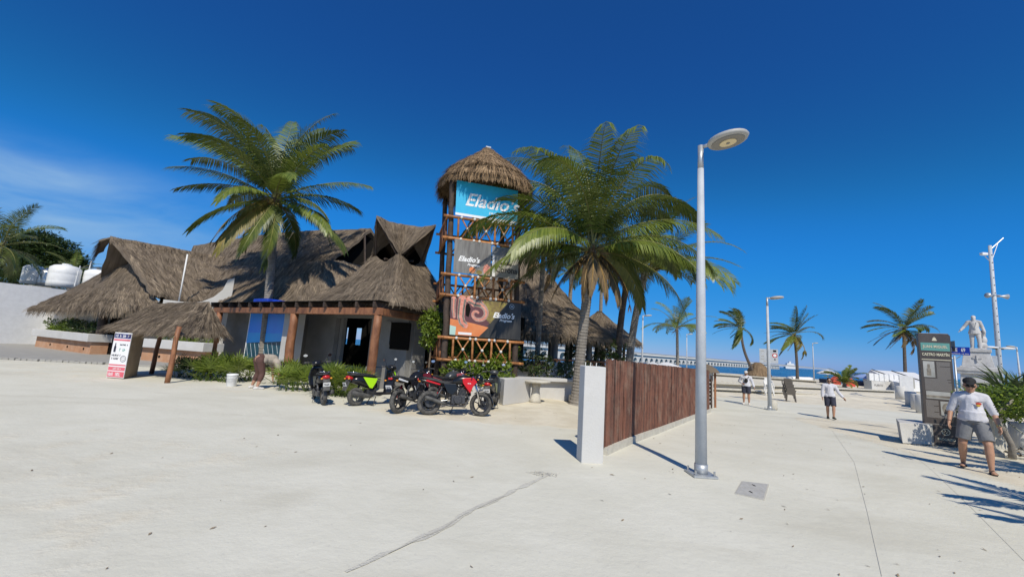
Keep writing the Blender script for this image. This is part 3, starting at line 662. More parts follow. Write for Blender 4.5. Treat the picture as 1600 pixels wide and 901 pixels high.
# ================================================================ big hall roof behind
t = thing('palapa_hall', 'long high thatched hall behind the pergola and coconut palm', 'building', (-15, 25, 0))
r0 = Vector((-22.88, 29.00, 7.53)); r1 = Vector((-16.49, 27.00, 8.34)); r2 = Vector((-8.77, 24.40, 8.40))
f0 = Vector((-19.2, 22.6, 3.05)); f1 = Vector((-14.2, 20.6, 3.05)); f2 = Vector((-7.6, 18.6, 3.3))
thatch(t, [[r0, r1, r2], [r0.lerp(f0, .5), r1.lerp(f1, .45), Vector((-10.01, 21.90, 5.89))], [f0, f1, Vector((-10.22, 19.40, 3.29))]], 40, 14, 0.25, 0.2, 40, 0.25, seed=11, name='front_thatch', bw=0.03, blade=(0.3, 0.8), rough=0.05)
g0_ = Vector((-8.99, 22.50, 5.88)); g1_ = Vector((-9.87, 21.80, 5.88)); g2_ = Vector((-10.60, 20.50, 4.69))
thatch(t, [[g2_, g1_, g0_, Vector((-7.99, 23.50, 5.78))], [Vector((-10.42, 19.60, 3.30)), Vector((-8.74, 18.90, 3.34)), Vector((-7.62, 19.40, 3.47)), Vector((-6.79, 21.00, 3.71))]], 16, 8, -0.1, 0.16, 50, 0.2, seed=12, name='porch_thatch', bw=0.03, rough=0.05)
MB().add([Vector((-8.98, 24.80, 8.34)), Vector((-7.75, 24.60, 5.62)), Vector((-9.84, 23.60, 5.49)), Vector((-10.75, 23.00, 5.94))], [(0, 1, 2, 3)]).build('gable_shade_sheet', 'dark', t)  # near-black sheet painted in for the shade inside the open gable
bk2 = [p + Vector((3.2, 6.5, 0)) for p in (f0, f1)]
thatch(t, [[r0, r1, r2], [Vector((-20, 33, 3.2)), Vector((-13, 31.5, 3.2)), Vector((-5, 29, 3.2))]], 20, 6, 0.2, 0.2, 6, 0.0, seed=13, name='back_thatch', rough=0.05)
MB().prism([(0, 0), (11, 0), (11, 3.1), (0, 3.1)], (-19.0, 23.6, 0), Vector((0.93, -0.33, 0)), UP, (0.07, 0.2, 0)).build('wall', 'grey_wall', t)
MB().tube([r2 + Vector((-.3, -.2, -.2)), Vector((-7.9, 22.2, 4.2))], 0.06, 6).build('verge_pole', 'log_dark', t)

# ================================================================ left thatched building with an open gable
t = thing('palapa_house', 'thatched building with dark open gable behind the small sign shelter', 'building', (-19.5, 23, 0))
R0, R1 = Vector((-21.94, 22.00, 6.28)), Vector((-18.14, 26.50, 6.28)); ax_ = (R1 - R0).normalized()
thatch(t, [[R0, R0.lerp(R1, .5) + UP * -.06, R1 + ax_ * 1.5], [Vector((-19.96, 21.30, 5.12)), Vector((-18.09, 22.30, 4.51)), Vector((-15.58, 25.00, 4.77))], [Vector((-17.61, 20.20, 3.37)), Vector((-16.32, 21.20, 3.16)), Vector((-14.39, 23.40, 3.34))]], 36, 14, 0.05, 0.2, 70, 0.2, seed=21, name='front_thatch', bw=0.024, blade=(0.25, 0.6), rough=0.05)
bkd = Vector((-0.77, 0.64, 0))
thatch(t, [[R0, R1 + ax_ * 1.5], [R0 + bkd * 2.4 + Vector((0.1, 0.1, -2.3)), R1 + bkd * 3.4 + UP * -3]], 16, 6, 0.1, 0.2, 10, 0.15, seed=22, name='back_thatch', rough=0.05)
thatch(t, [[R0 + UP * .08, R1 + ax_ * 1.5 + UP * .08], [R0 + Vector((.28, -.22, -.22)), R1 + ax_ * 1.5 + Vector((.28, -.22, -.22))]], 30, 3, 0, 0.1, 160, 0.18, seed=29, name='ridge_cap', bw=0.024, rough=0.03)
thatch(t, [[Vector((-26.31, 26.00, 4.62)), Vector((-22.72, 23.50, 4.90)), Vector((-20.60, 22.40, 5.11)), Vector((-18.90, 21.50, 4.31))], [Vector((-28.34, 26.00, 3.22)), Vector((-24.25, 23.40, 3.63)), Vector((-20.62, 21.80, 3.77)), Vector((-18.37, 21.20, 3.56))], [Vector((-28.70, 25.80, 2.93)), Vector((-23.93, 23.00, 3.20)), Vector((-20.21, 21.30, 3.25)), Vector((-17.90, 20.80, 3.21))]], 28, 9, 0.05, 0.14, 80, 0.2, seed=23, name='skirt_thatch', bw=0.024, rough=0.04)
thatch(t, [[Vector((-28.46, 25.90, 3.16)), Vector((-24.10, 23.20, 3.36)), Vector((-20.27, 21.40, 3.39)), Vector((-18.01, 20.90, 3.34))], [Vector((-28.80, 25.40, 2.56)), Vector((-23.56, 22.40, 2.76)), Vector((-20.07, 20.80, 2.80)), Vector((-17.36, 20.40, 2.81))], [Vector((-28.84, 25.00, 2.20)), Vector((-23.22, 22.00, 2.32)), Vector((-19.74, 20.40, 2.43)), Vector((-16.85, 20.00, 2.55))]], 28, 7, 0.0, 0.16, 130, 0.42, m='thatch', seed=24, name='eave_thatch', bw=0.026, blade=(0.3, 0.6), rough=0.05, fdens=44)
# ragged hanging straw at the gable peak
thatch(t, [[R0 + Vector((0.1, 0, .05)), R0 + Vector((-.9, .7, -.6))], [R0 + Vector((-.25, -.25, -.25)), R0 + Vector((-1.1, .5, -1.0))]], 6, 3, 0, 0.08, 120, 0.75, seed=25, name='gable_thatch', bw=0.03, fdens=40)
def wq(nm, a_, b_, z0, z1, m, th=0.2):
    a_ = Vector((a_[0], a_[1], 0)); b_ = Vector((b_[0], b_[1], 0)); q = (b_ - a_).normalized(); n_ = Vector((-q.y, q.x, 0))
    return MB().prism([(0, z0), ((b_ - a_).length, z0), ((b_ - a_).length, z1), (0, z1)], a_ - n_ * th / 2, q, UP, n_ * th).build(nm, m, t)
wq('wall', (-30.67, 27.60, -0.07), (-23.16, 23.40, 0.39), 0, 2.5, 'white_wall')
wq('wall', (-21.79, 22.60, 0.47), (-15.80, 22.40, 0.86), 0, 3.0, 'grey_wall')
wq('door', (-21.17, 22.20, 0.51), (-19.46, 21.60, 0.62), 0, 2.0, 'dark', 0.06)
p = (-21.25, 21.80, 0.50); log('post', (p[0], p[1], 0), (p[0] + .1, p[1], 2.6), 0.2, 'log_dark', t, 3)
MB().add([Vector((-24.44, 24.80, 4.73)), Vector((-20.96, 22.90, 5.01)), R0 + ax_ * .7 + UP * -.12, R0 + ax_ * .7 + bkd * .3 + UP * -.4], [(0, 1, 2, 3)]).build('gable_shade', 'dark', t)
# vent pipe and white curved parapet in front of it
a_ = Vector((-16.18, 20.40, 3.08)); b_ = Vector((-16.33, 20.40, 5.36)); tag(MB().tube([(b_.x, b_.y, 2.9), b_], 0.035, 8).build('vent_pipe', 'white_paint', None, True), 'thin white vent pipe standing before the left thatched roof', 'pipe')
w0 = Vector((-16.43, 19.60, 2.90)); w1 = Vector((-14.33, 21.20, 3.23)); q = Vector((w1.x - w0.x, w1.y - w0.y, 0)); lw = q.length; q.normalize(); t = thing('curved_parapet', 'white wall with a parapet curling up to a point behind the shelter', 'wall', (w0.x, w0.y, 0))
prof = [(0, 2.98), (lw * .35, 2.95), (lw * .55, 3.05), (lw * .72, 3.35), (lw * .84, 3.75), (lw * .90, 4.30), (lw, 4.42), (lw * .985, 2.2), (lw * .985, 0), (lw * .80, 0), (lw * .80, 2.7), (0, 2.72)]
mb = MB(); o_ = Vector((w0.x, w0.y, 0)); n_ = Vector((-q.y, q.x, 0)) * 0.25
top_ = prof[:7]
for (xa, za), (xb, zb2) in zip(top_[:-1], top_[1:]): mb.prism([(xa, 2.7), (xb, 2.7), (xb, zb2), (xa, za)], o_, q, UP, n_)
mb.prism([(lw * .78, 0), (lw * .985, 0), (lw * .985, 2.7), (lw * .78, 2.7)], o_, q, UP, n_); mb.prism([(0, 0), (lw * .3, 0), (lw * .3, 2.7), (0, 2.7)], o_ + n_ * 8, q, UP, n_)
mb.build('wall', 'white_wall', t)

# ================================================================ planters and platform
mat('orange_stucco', (0.50, 0.27, 0.15), 0.9, (0.40, 0.205, 0.11), 3, 0.5, 25, wear=((0.60, 0.44, 0.32), 1.4, 0.6))
mat('grey_slab', (0.30, 0.29, 0.265), 0.9, (0.36, 0.35, 0.32), 1.5, 0.4, 14, stretch=(1, 3, 1))
pp = [(-23.21, 17.45), (-20.20, 16.93), (-18.94, 17.17), (-17.99, 17.50), (-16.69, 17.67), (-15.08, 17.66), (-13.83, 18.29), (-13.9, 20.6), (-18.6, 22.2), (-22.6, 23.6), (-30.2, 27.4), (-34, 27)]
mb = MB(); k = len(pp); rr = random.Random(5)
st = struct(mb.add([(x, y, -0.05) for x, y in pp] + [(x, y, 0.09) for x, y in pp], [tuple(range(k))[::-1], tuple(range(k, 2 * k))] + [(i, (i + 1) % k, k + (i + 1) % k, k + i) for i in range(k)]).build('stone_platform', 'grey_slab'))
for a_, b_, n in ((pp[0], pp[1], 8), (pp[1], pp[4], 18)):
    for i in range(n):
        f = (i + .5) / n; x = a_[0] + (b_[0] - a_[0]) * f; y = a_[1] + (b_[1] - a_[1]) * f; w_ = math.hypot(b_[0] - a_[0], b_[1] - a_[1]) / n
        MB().box((x, y - .05, 0.03 + rr.uniform(-.01, .012)), (w_ * rr.uniform(.85, .97), rr.uniform(.18, .3), .11), math.atan2(b_[1] - a_[1], b_[0] - a_[0]) + rr.uniform(-.06, .06)).build('edge_stone', 'grey_slab', st, bevel=0.02)
def planter(a_, b_, label, h=1.1):
    a_ = Vector((a_[0], a_[1], 0)); b_ = Vector((b_[0], b_[1], 0)); q = (b_ - a_).normalized(); n_ = Vector((-q.y, q.x, 0)); L_ = (b_ - a_).length
    t = thing('planter', label, 'planter', a_, 'stucco planters')
    MB().prism([(0, 0), (L_, 0), (L_, .70), (0, .70)], a_, q, UP, n_ * 0.7).build('body', 'orange_stucco', t, bevel=0.02)
    MB().prism([(-.1, .703), (L_ + .1, .703), (L_ + .1, h), (-.1, h)], a_ - n_ * 0.22, q, UP, n_ * 1.05).build('cap', 'white_wall', t, bevel=0.02)
    for i in (0.3, 0.62, .9): MB().tube([a_ + q * L_ * i - n_ * .02 + UP * .32, a_ + q * L_ * i + n_ * .01 + UP * .32], 0.06, 8).build('drain_hole', 'dark', t)
    return a_, q, n_, L_
PL1 = planter((-27.31, 24.39), (-21.12, 21.36), 'orange stucco planter with white cap below the left thatched eave')
PL2 = planter((-17.26, 19.93), (-13.67, 19.06), 'orange stucco planter with white cap seen under the sign shelter')
pw0 = Vector((-30.4, 25.0, 0)); pdv = Vector((0.33, 0.944, 0))
tag(MB().prism([(-14, 0), (13, 0), (13, 3.68), (-14, 3.68)], pw0, pdv, UP, Vector((-0.24, 0.08, 0))).build('boundary_wall', 'white_paint'), 'tall plain white boundary wall at the left edge', 'wall')

# ================================================================ small sign shelter
t = thing('sign_shelter', 'small low thatched shelter on log posts over the white notice', 'shelter', (-11.8, 14.6, 0))
eL, eF, eR, eB = Vector((-13.48, 14.00, 1.59)), Vector((-10.53, 13.10, 1.49)), Vector((-10.23, 15.30, 1.59)), Vector((-13.2, 16.8, 1.55))
t0, t1_ = Vector((-12.92, 15.10, 2.52)), Vector((-11.18, 15.30, 2.71))
for nm, rows, sd in (('thatch', [[t0, t1_], [t0.lerp(eL, .5), t0.lerp(eF, .5), t1_.lerp(eF, .55)], [eL, eL.lerp(eF, .5), eF]], 31), ('thatch', [[t1_, t1_ + Vector((.03, .03, 0))], [eF, eR]], 32), ('thatch', [[t1_, t0], [eR, eB]], 33), ('thatch', [[t0, t0 + Vector((-.03, .03, 0))], [eB, eL]], 34)):
    thatch(t, rows, 14, 8, 0.06, 0.08, 420, 0.14, seed=sd, name=nm, bw=0.017, blade=(0.18, 0.5), rough=0.025, fdens=60)
for u_ in ((-12.76, 15.30), (-10.46, 13.18), (-10.9, 15.6)): log('post', (u_[0], u_[1], -.05), (u_[0] + .03, u_[1] + .05, 1.75), 0.075, 'log', t, 4, 9)
mat('stucco', (0.40, 0.30, 0.20), 0.9, (0.32, 0.235, 0.155), 4, 0.4, 30)
a_, b_, c_ = [Vector((*p, 0)) for p in ((-12.58, 13.45), (-12.02, 13.41), (-12.53, 14.46))]
pd2 = thing('notice_pedestal', 'sand-coloured pedestal under the sign shelter carrying the white notice', 'pedestal', a_)
d_ = a_ + (c_ - b_)
MB().add([a_, b_, c_, d_] + [p + UP * 1.42 for p in (a_, b_, c_, d_)], [(3, 2, 1, 0), (4, 5, 6, 7)] + [(i, (i + 1) % 4, (i + 1) % 4 + 4, i + 4) for i in range(4)]).build('body', 'stucco', pd2, bevel=0.01)
nt_ = thing('notice_board', 'white and pink printed notice on the pedestal under the shelter', 'sign', a_)
q = (b_ - a_).normalized(); n_ = Vector((q.y, -q.x, 0)); wv = (b_ - a_).length
mat('sign_white', (0.80, 0.79, 0.78), 0.4); mat('sign_pink', (0.75, 0.16, 0.20), 0.4, (0.66, 0.12, 0.15), 3); mat('sign_ink', (0.03, 0.03, 0.05), 0.5); mat('sign_green', (0.12, 0.42, 0.33), 0.5); mat('sign_blue', (0.02, 0.03, 0.16), 0.5)
def fl_(x0, x1, z0, z1, m, nm, off, par): return MB().prism([(x0, z0), (x1, z0), (x1, z1), (x0, z1)], a_ + n_ * off, q, UP, n_ * -0.002).build(nm, m, par)
bd = MB().prism([(-.01, .03), (wv + .01, .03), (wv + .01, 1.44), (-.01, 1.44)], a_ + n_ * 0.02, q, UP, n_ * -0.018).build('board', 'sign_white', nt_)
fl_(0, wv, .05, .22, 'sign_pink', 'print_band', .024, nt_); fl_(0, wv, .25, .36, 'sign_pink', 'print_band', .024, nt_); fl_(0, wv, .40, .44, 'sign_pink', 'print_band', .024, nt_); fl_(0, wv, 1.18, 1.23, 'sign_pink', 'print_band', .024, nt_); fl_(0, wv, 1.26, 1.40, 'sign_blue', 'print_band', .024, nt_)
def tx(s_, size, x, z, m, **k): return text(s_, size, a_ + q * x + UP * z + n_ * .027, q, UP, m, nt_, **k)
def sb_(w_, h_, x, z, m, sd): return scribble(w_, h_, a_ + q * x + UP * z + n_ * .027, q, UP, m, nt_, sd)
sb_(wv * .9, .10, wv / 2, .135, 'sign_white', 1); sb_(wv * .55, .05, wv / 2, .305, 'sign_white', 2); sb_(wv * .85, .09, wv / 2, 1.33, 'sign_white', 3)
sb_(wv * .48, .045, wv * .68, 1.06, 'sign_ink', 4); sb_(wv * .42, .085, wv * .66, .90, 'sign_green', 5); sb_(wv * .55, .055, wv * .33, .72, 'sign_ink', 6); sb_(wv * .44, .055, wv * .30, .62, 'sign_ink', 7)
mb = MB(); cc = a_ + q * wv * .78 + UP * .62 + n_ * .026
for i in range(20):
    f, g_ = 2 * math.pi * i / 20, 2 * math.pi * (i + 1) / 20; pt = lambda an, r_: cc + q * math.cos(an) * r_ + UP * math.sin(an) * r_
    mb.quad(pt(f, .085), pt(g_, .085), pt(g_, .098), pt(f, .098)); mb.quad(pt(f, .045), pt(g_, .045), pt(g_, .052), pt(f, .052))
mb.build('round_emblem', 'sign_ink', nt_)
cc = a_ + q * wv * .17 + n_ * .026; mb = MB(); mb.prism([(-.035, .82), (.035, .82), (.035, .98), (.015, 1.03), (.015, 1.10), (-.015, 1.10), (-.015, 1.03), (-.035, .98)], cc, q, UP, n_ * .001); mb.build('bottle_print', 'sign_ink', nt_)

# ================================================================ sign tower
FL, FR = Vector((-2.08, 14.2, 0)), Vector((0.33, 14.9, 0)); bv = Vector((-0.62, 2.25, 0)); ln_ = Vector((-0.040, 0, 1))
t = thing('sign_tower', 'tall log sign tower with thatched cap and banners behind the motorcycles', 'tower', (-1.2, 15.7, 0))
def tp_(p, z): return p + ln_ * z
for i, p in enumerate((FL, FR, FL + bv, FR + bv)): log('post', p, tp_(p, 7.7), 0.115, 'log_dark', t, i, 10, 0.8)
qx = (FR - FL).normalized(); nf = Vector((qx.y, -qx.x, 0))
zr = (1.24, 1.98, 3.42, 4.14, 5.42, 6.20)
for i, z in enumerate(zr):
    k = i % 3
    log('rail', tp_(FL, z) - qx * .28 + nf * .15, tp_(FR, z) + qx * .26 + nf * .15, 0.052, 'rail_wood', t, i, 8, 0.95)
    log('rail', tp_(FL, z) + nf * .2 - qx * 0.13, tp_(FL + bv, z) - nf * .2 - qx * 0.13, 0.05, 'rail_wood', t, i, 7, 0.95)
    log('rail', tp_(FR, z) + nf * .2 + qx * 0.13, tp_(FR + bv, z) - nf * .2 + qx * 0.13, 0.05, 'rail_wood', t, i, 7, 0.95)
    log('rail', tp_(FL + bv, z) - qx * .28 - nf * .15, tp_(FR + bv, z) + qx * .26 - nf * .15, 0.05, 'rail_wood', t, i, 7, 0.95)
Wt = (FR - FL).length
def knot(p, r_=0.052): MB().ball(p, (r_, r_, r_ * 1.1), 8, 5).build('rope_knot', 'rope', t, True)
def lattice(z0, z1, o, ax, w_, nn, m='rail_wood', knots=True, off=nf * .15):
    for i in range(nn + 1):
        p = o + ax * (w_ * (0.10 + 0.80 * i / nn)); log('baluster', tp_(p, z0) + off, tp_(p, z1) + off, 0.042, m, t, i, 7)
    for i in range(nn):
        a2 = o + ax * (w_ * (0.10 + 0.80 * i / nn) + .10); b2 = o + ax * (w_ * (0.10 + 0.80 * (i + 1) / nn) - .10)
        MB().tube([tp_(a2, z0) + off, tp_(b2, z1) + off], 0.027, 6).build('brace', m, t, True); MB().tube([tp_(a2, z1) + off, tp_(b2, z0) + off], 0.027, 6).build('brace', m, t, True)
        if knots:
            for p_, z_ in ((a2, z0), (b2, z0), (a2, z1), (b2, z1), ((a2 + b2) / 2, (z0 + z1) / 2)): knot(tp_(p_, z_) + off + off.normalized() * .045)
for z0, z1, nn in ((1.24, 1.98, 3), (3.42, 4.14, 3), (5.42, 6.20, 3)):
    lattice(z0, z1, FL, qx, Wt, nn)
    bq = bv.normalized(); lattice(z0, z1, FL, bq, bv.length, 2, 'log', False, -qx * 0.13); lattice(z0, z1, FL + bv, qx, Wt, 3, 'log', False, -nf * .15)
# cone cap: upper cone and shaggy skirt
tc_ = Vector((-1.33, 15.62, 0))
def trow(r_, z): return ring(tc_, r_, z, 28, 0.25, R(16))
thatch(t, [trow(0.05, 9.62), trow(0.55, 9.16), trow(1.08, 8.70), trow(1.55, 8.30)], 29, 9, 0.0, 0.10, 420, 0.14, 'thatch_gold', 'straw_gold', 41, (0.14, 0.32), 0.016, 'cap_thatch', 0.02, True, 40)
thatch(t, [trow(1.36, 8.40), trow(1.64, 8.10), trow(1.84, 7.84)], 29, 6, 0.0, 0.10, 420, 0.40, 'thatch_gold', 'straw_gold', 42, (0.2, 0.4), 0.02, 'skirt_thatch', 0.03, True, 90)
MB().box((tc_.x, tc_.y, 9.64), (.2, .16, .05), .3).build('finial', 'galv', t)
# banners
mat('cyan_banner', (0.02, 0.40, 0.66), 0.45, (0.03, 0.46, 0.72), 1.5); mat('grey_banner', (0.10, 0.092, 0.086), 0.5, (0.22, 0.215, 0.20), 2.4, stretch=(3, 3, .4)); mat('tan_banner', (0.36, 0.34, 0.29), 0.5, (0.24, 0.22, 0.18), 2.6)
mat('octo', (0.60, 0.17, 0.11), 0.45, (0.70, 0.36, 0.27), 14); mat('octo_dark', (0.12, 0.045, 0.05), 0.5); mat('orange_print', (0.66, 0.19, 0.055), 0.45, (0.70, 0.25, 0.09), 4); mat('black_print', (0.02, 0.02, 0.019), 0.45, (0.05, 0.047, 0.042), 2, stretch=(2.5, 2.5, .5)); mat('olive_print', (0.30, 0.25, 0.06), 0.45, (0.16, 0.10, 0.04), 5); mat('letter_white', (0.80, 0.80, 0.79), 0.5); mat('mint', (0.42, 0.60, 0.52), 0.5); mat('corona_ink', (0.03, 0.022, 0.016), 0.5)
def banner(label, m, x0, x1, z0, z1, off):
    b = thing('banner', label, 'banner', tp_(FL + qx * x0, z0), 'tower banners')
    MB().add([tp_(FL + qx * x0, z0) + nf * off, tp_(FL + qx * x1, z0) + nf * off, tp_(FL + qx * x1, z1) + nf * off, tp_(FL + qx * x0, z1) + nf * off] + [p + nf * (off - .012) for p in (tp_(FL + qx * x0, z0), tp_(FL + qx * x1, z0), tp_(FL + qx * x1, z1), tp_(FL + qx * x0, z1))], [(0, 1, 2, 3), (7, 6, 5, 4), (0, 4, 5, 1), (1, 5, 6, 2), (2, 6, 7, 3), (3, 7, 4, 0)]).build('sheet', m, b)
    return b
def pr(b, poly, m, off, nm):
    return MB().add([tp_(FL + qx * x, z) + nf * off for x, z in poly], [tuple(range(len(poly)))]).build(nm, m, b)
def bt(b, s_, size, x, z, off, m='letter_white', **k): return text(s_, size, tp_(FL + qx * x, z) + nf * off, qx, ln_, m, b, **k)
b = banner('cyan banner with white lettering just under the tower cap', 'cyan_banner', 0.12, Wt - .1, 6.27, 7.55, .19)
bt(b, "Eladio's", .66, 1.42, 6.88, .196, shear=.35, bold=.012); bt(b, 'PROGRESO', .15, 1.7, 6.50, .196, shear=.2); pr(b, [(0.12, 6.27), (Wt - .1, 6.27), (Wt - .1, 6.36), (.12, 6.36)], 'sign_white', .194, 'lower_band')
b = banner('grey banner with small white lettering on the tower middle', 'grey_banner', .14, 1.46, 4.22, 5.40, .20)
bt(b, "Eladio's", .25, .66, 4.72, .207, shear=.35, bold=.008); bt(b, 'Progreso', .12, .84, 4.54, .207, shear=.3, bold=.004)
pr(b, [(.62, 4.24), (1.44, 4.24), (1.44, 4.62), (1.1, 4.52), (.8, 4.40)], 'tan_banner', .204, 'printed_glass')
for (x, z, w_, h_, m) in ((.80, 4.26, .17, .22, 'orange_print'), (1.05, 4.24, .16, .15, 'olive_print'), (1.32, 4.24, .20, .40, 'octo')): pr(b, [(x + w_ * math.cos(a_) * .7, z + h_ * .5 + h_ * .5 * math.sin(a_)) for a_ in [i * .785 for i in range(8)]], m, .206, 'printed_fruit')
b = banner('tan beer banner with dark lettering on the tower right', 'tan_banner', 1.50, Wt - .02, 4.22, 5.32, .205)
bt(b, 'Corona', .32, 2.04, 4.50, .212, 'corona_ink', bold=.006, sx=.80)
pr(b, [(1.82, 4.68), (2.22, 4.68), (2.26, 4.80), (2.14, 4.74), (2.10, 4.86), (2.02, 4.76), (1.94, 4.86), (1.90, 4.74), (1.78, 4.80)], 'corona_ink', .210, 'crown_emblem')
pr(b, [(1.52, 5.02), (Wt - .04, 4.96), (Wt - .04, 5.31), (1.52, 5.31)], 'grey_banner', .208, 'printed_rim'); pr(b, [(1.62, 4.24), (1.52, 4.24), (1.52, 5.0), (1.58, 5.0)], 'sign_white', .208, 'printed_edge')
b = banner('large octopus banner with orange and black print low on the tower', 'black_print', .10, Wt + .12, 2.06, 3.36, .20)
pr(b, [(.11, 2.08), (1.05, 2.08), (1.55, 2.62), (1.95, 3.34), (.11, 3.34)], 'octo_dark', .203, 'print_ground')
pr(b, [(1.20, 3.34), (2.12, 3.34), (1.50, 2.55), (1.38, 2.66)], 'olive_print', .205, 'print_garnish')
pr(b, [(.11, 2.08), (1.12, 2.08), (1.45, 2.42), (.9, 2.52), (.11, 2.62)], 'orange_print', .206, 'print_plate')
pr(b, [(.11, 2.08), (.30, 2.08), (.32, 2.36), (.11, 2.40)], 'mint', .209, 'print_corner')
rr = random.Random(6); mb = MB(); dk = MB()
def disc(mb_, x, z, r_, off): mb_.add([tp_(FL + qx * (x + math.cos(i * .9) * r_), z + math.sin(i * .9) * r_) + nf * off for i in range(7)], [tuple(range(7))])
def arm(pts, r0, r1):
    n = 34; P = resample([(x, z, 0) for x, z in pts], n)
    for i, p in enumerate(P):
        r_ = r0 + (r1 - r0) * i / n; tt = P[min(n - 1, i + 1)] - P[max(0, i - 1)]; tt.normalize()
        disc(mb, p.x, p.y, r_, .208 + .0001 * i)
        for s_ in (-1, 1):
            disc(dk, p.x - tt.y * s_ * r_ * .62, p.y + tt.x * s_ * r_ * .62, r_ * .26, .2135)
arm([(.50, 3.30), (.47, 3.0), (.46, 2.72), (.52, 2.52), (.62, 2.44)], .15, .12)
sp_ = [(1.04 + math.cos(1.9 - i * .28) * (.40 - .0135 * i), 2.86 + math.sin(1.9 - i * .28) * (.36 - .0125 * i)) for i in range(26)]
arm(sp_, .125, .045); arm([(.75, 3.32), (.95, 3.24), (1.15, 3.22)], .13, .11); arm([(.2, 3.3), (.2, 3.0), (.24, 2.7)], .09, .06)
mb.build('printed_octopus', 'octo', b); dk.build('printed_suckers', 'tan_banner', b)
pr(b, [(.62, 3.10), (.72, 3.22), (.80, 3.0), (.74, 2.72), (.64, 2.76)], 'dark', .207, 'print_shadow')
bt(b, "Eladio's", .26, 1.98, 2.86, .208, shear=.35, bold=.008); bt(b, 'Progreso', .12, 2.06, 2.70, .208, shear=.3, bold=.004); pr(b, [(.40, 2.11), (.86, 2.11), (.86, 2.19), (.40, 2.19)], 'sign_white', .211, 'print_caption')
cc = (2.28, 3.22); mb = MB()
for i in range(18):
    f, g_ = 2 * math.pi * i / 18, 2 * math.pi * (i + 1) / 18; pt = lambda an, r_: tp_(FL + qx * (cc[0] + math.cos(an) * r_), cc[1] + math.sin(an) * r_) + nf * .206
    mb.quad(pt(f, .075), pt(g_, .075), pt(g_, .09), pt(f, .09))
mb.quad(pt(.4, .045), pt(2.7, .045), pt(3.6, .045), pt(5.8, .045)); mb.build('round_emblem', 'galv', b)

# ================================================================ beachside palapa behind the tower
t = thing('beach_palapa', 'large round thatched dining palapa on grey columns behind the tower', 'palapa', (0.6, 27, 0))
pc_ = Vector((0.4, 27.0, 0))
def prow(r_, z): return ring(pc_, r_, z, 40)
thatch(t, [prow(0.1, 8.9), prow(1.6, 7.1), prow(3.3, 5.3)], 41, 8, 0, 0.16, 60, 0.4, seed=51, name='top_thatch', bw=0.028, closed=True, rough=0.07)
thatch(t, [prow(3.0, 5.5), prow(4.2, 4.35), prow(5.0, 3.75)], 41, 6, 0, 0.16, 60, 0.45, seed=52, name='middle_thatch', bw=0.028, closed=True, rough=0.07)
thatch(t, [prow(4.7, 3.95), prow(6.0, 3.05), prow(6.7, 2.65)], 41, 6, 0, 0.16, 70, 0.5, seed=53, name='eave_thatch', bw=0.028, closed=True, rough=0.08)
for i in range(14):
    a_ = 2 * math.pi * i / 14 + .15; x, y = pc_.x + 5.6 * math.cos(a_), pc_.y + 5.6 * math.sin(a_); MB().tube([(x, y, 0), (x, y, 3.2)], 0.16, 10).build('column', 'grey_wall', t, True)
for i in range(28):
    a_ = 2 * math.pi * i / 28 + .15; b2 = a_ + 2 * math.pi / 28; p = Vector((pc_.x + 5.9 * math.cos(a_), pc_.y + 5.9 * math.sin(a_), 0)); p2 = Vector((pc_.x + 5.9 * math.cos(b2), pc_.y + 5.9 * math.sin(b2), 0))
    if p.y > 26: continue
    MB().tube([p + UP * 1.35, p2 + UP * 1.35], 0.05, 6).tube([p + UP * .65, p2 + UP * .65], 0.05, 6).build('railing', 'log', t); MB().tube([p + UP * .4, p + UP * 1.4], 0.05, 6).build('baluster', 'log', t)
    MB().tube([p + UP * .65, p2 + UP * 1.35], 0.03, 5).build('brace', 'log', t); MB().tube([p + UP * 1.35, p2 + UP * .65], 0.03, 5).build('brace', 'log', t)
    MB().ball((p + p2) / 2 + UP * 1.0 + (p - pc_).normalized() * .05, .07, 7, 4).build('rope_knot', 'rope', t); MB().ball(p + UP * .68 + (p - pc_).normalized() * .05, .08, 7, 4).build('rope_knot', 'rope', t)
t = thing('side_palapa', 'low dark thatched roof at the end of the dining palapa beside the palms', 'palapa', (6.5, 29, 0))
pc_ = Vector((6.6, 30.5, 0)); thatch(t, [prow(.1, 4.9), prow(1.6, 3.7), prow(3.0, 2.75)], 31, 7, 0, .14, 50, .4, seed=54, bw=.03, closed=True, rough=.08)
for i in range(6):
    a_ = i * 1.047 + .4; MB().tube([(pc_.x + 2.3 * math.cos(a_), pc_.y + 2.3 * math.sin(a_), -.3), (pc_.x + 2.3 * math.cos(a_), pc_.y + 2.3 * math.sin(a_), 3.1)], .1, 8).build('post', 'log_dark', t)
# ---------------------------------------------------------------- white low walls, planter bench and stone table by the tower
wl = [Vector((*p, 0)) for p in ((-0.74, 14.59), (-0.04, 13.14), (0.87, 14.56))]
t = thing('tower_plinth', 'low white block wall at the foot of the tower on the right', 'wall', wl[1])
MB().prism([(0, 0), ((wl[2] - wl[1]).length, 0), ((wl[2] - wl[1]).length, .80), (0, .80)], wl[1], (wl[2] - wl[1]).normalized(), UP, (-.2, .5, 0)).build('block', 'white_wall', t, bevel=.015)
MB().prism([(0, 0), (1.6, 0), (1.6, .62), (0, .62)], wl[1] + Vector((-1.75, .35, 0)), Vector((1, .0, 0)), UP, (0, .3, 0)).build('block', 'white_wall', t, bevel=.015)
a_, b_ = Vector((*(0.54, 15.31), 0)), Vector((*(3.70, 16.67), 0)); q = (b_ - a_).normalized(); n_ = Vector((-q.y, q.x, 0)); L_ = (b_ - a_).length
t = thing('white_planter', 'long white planter wall with a ledge behind the leaning palm trunk', 'planter', a_)
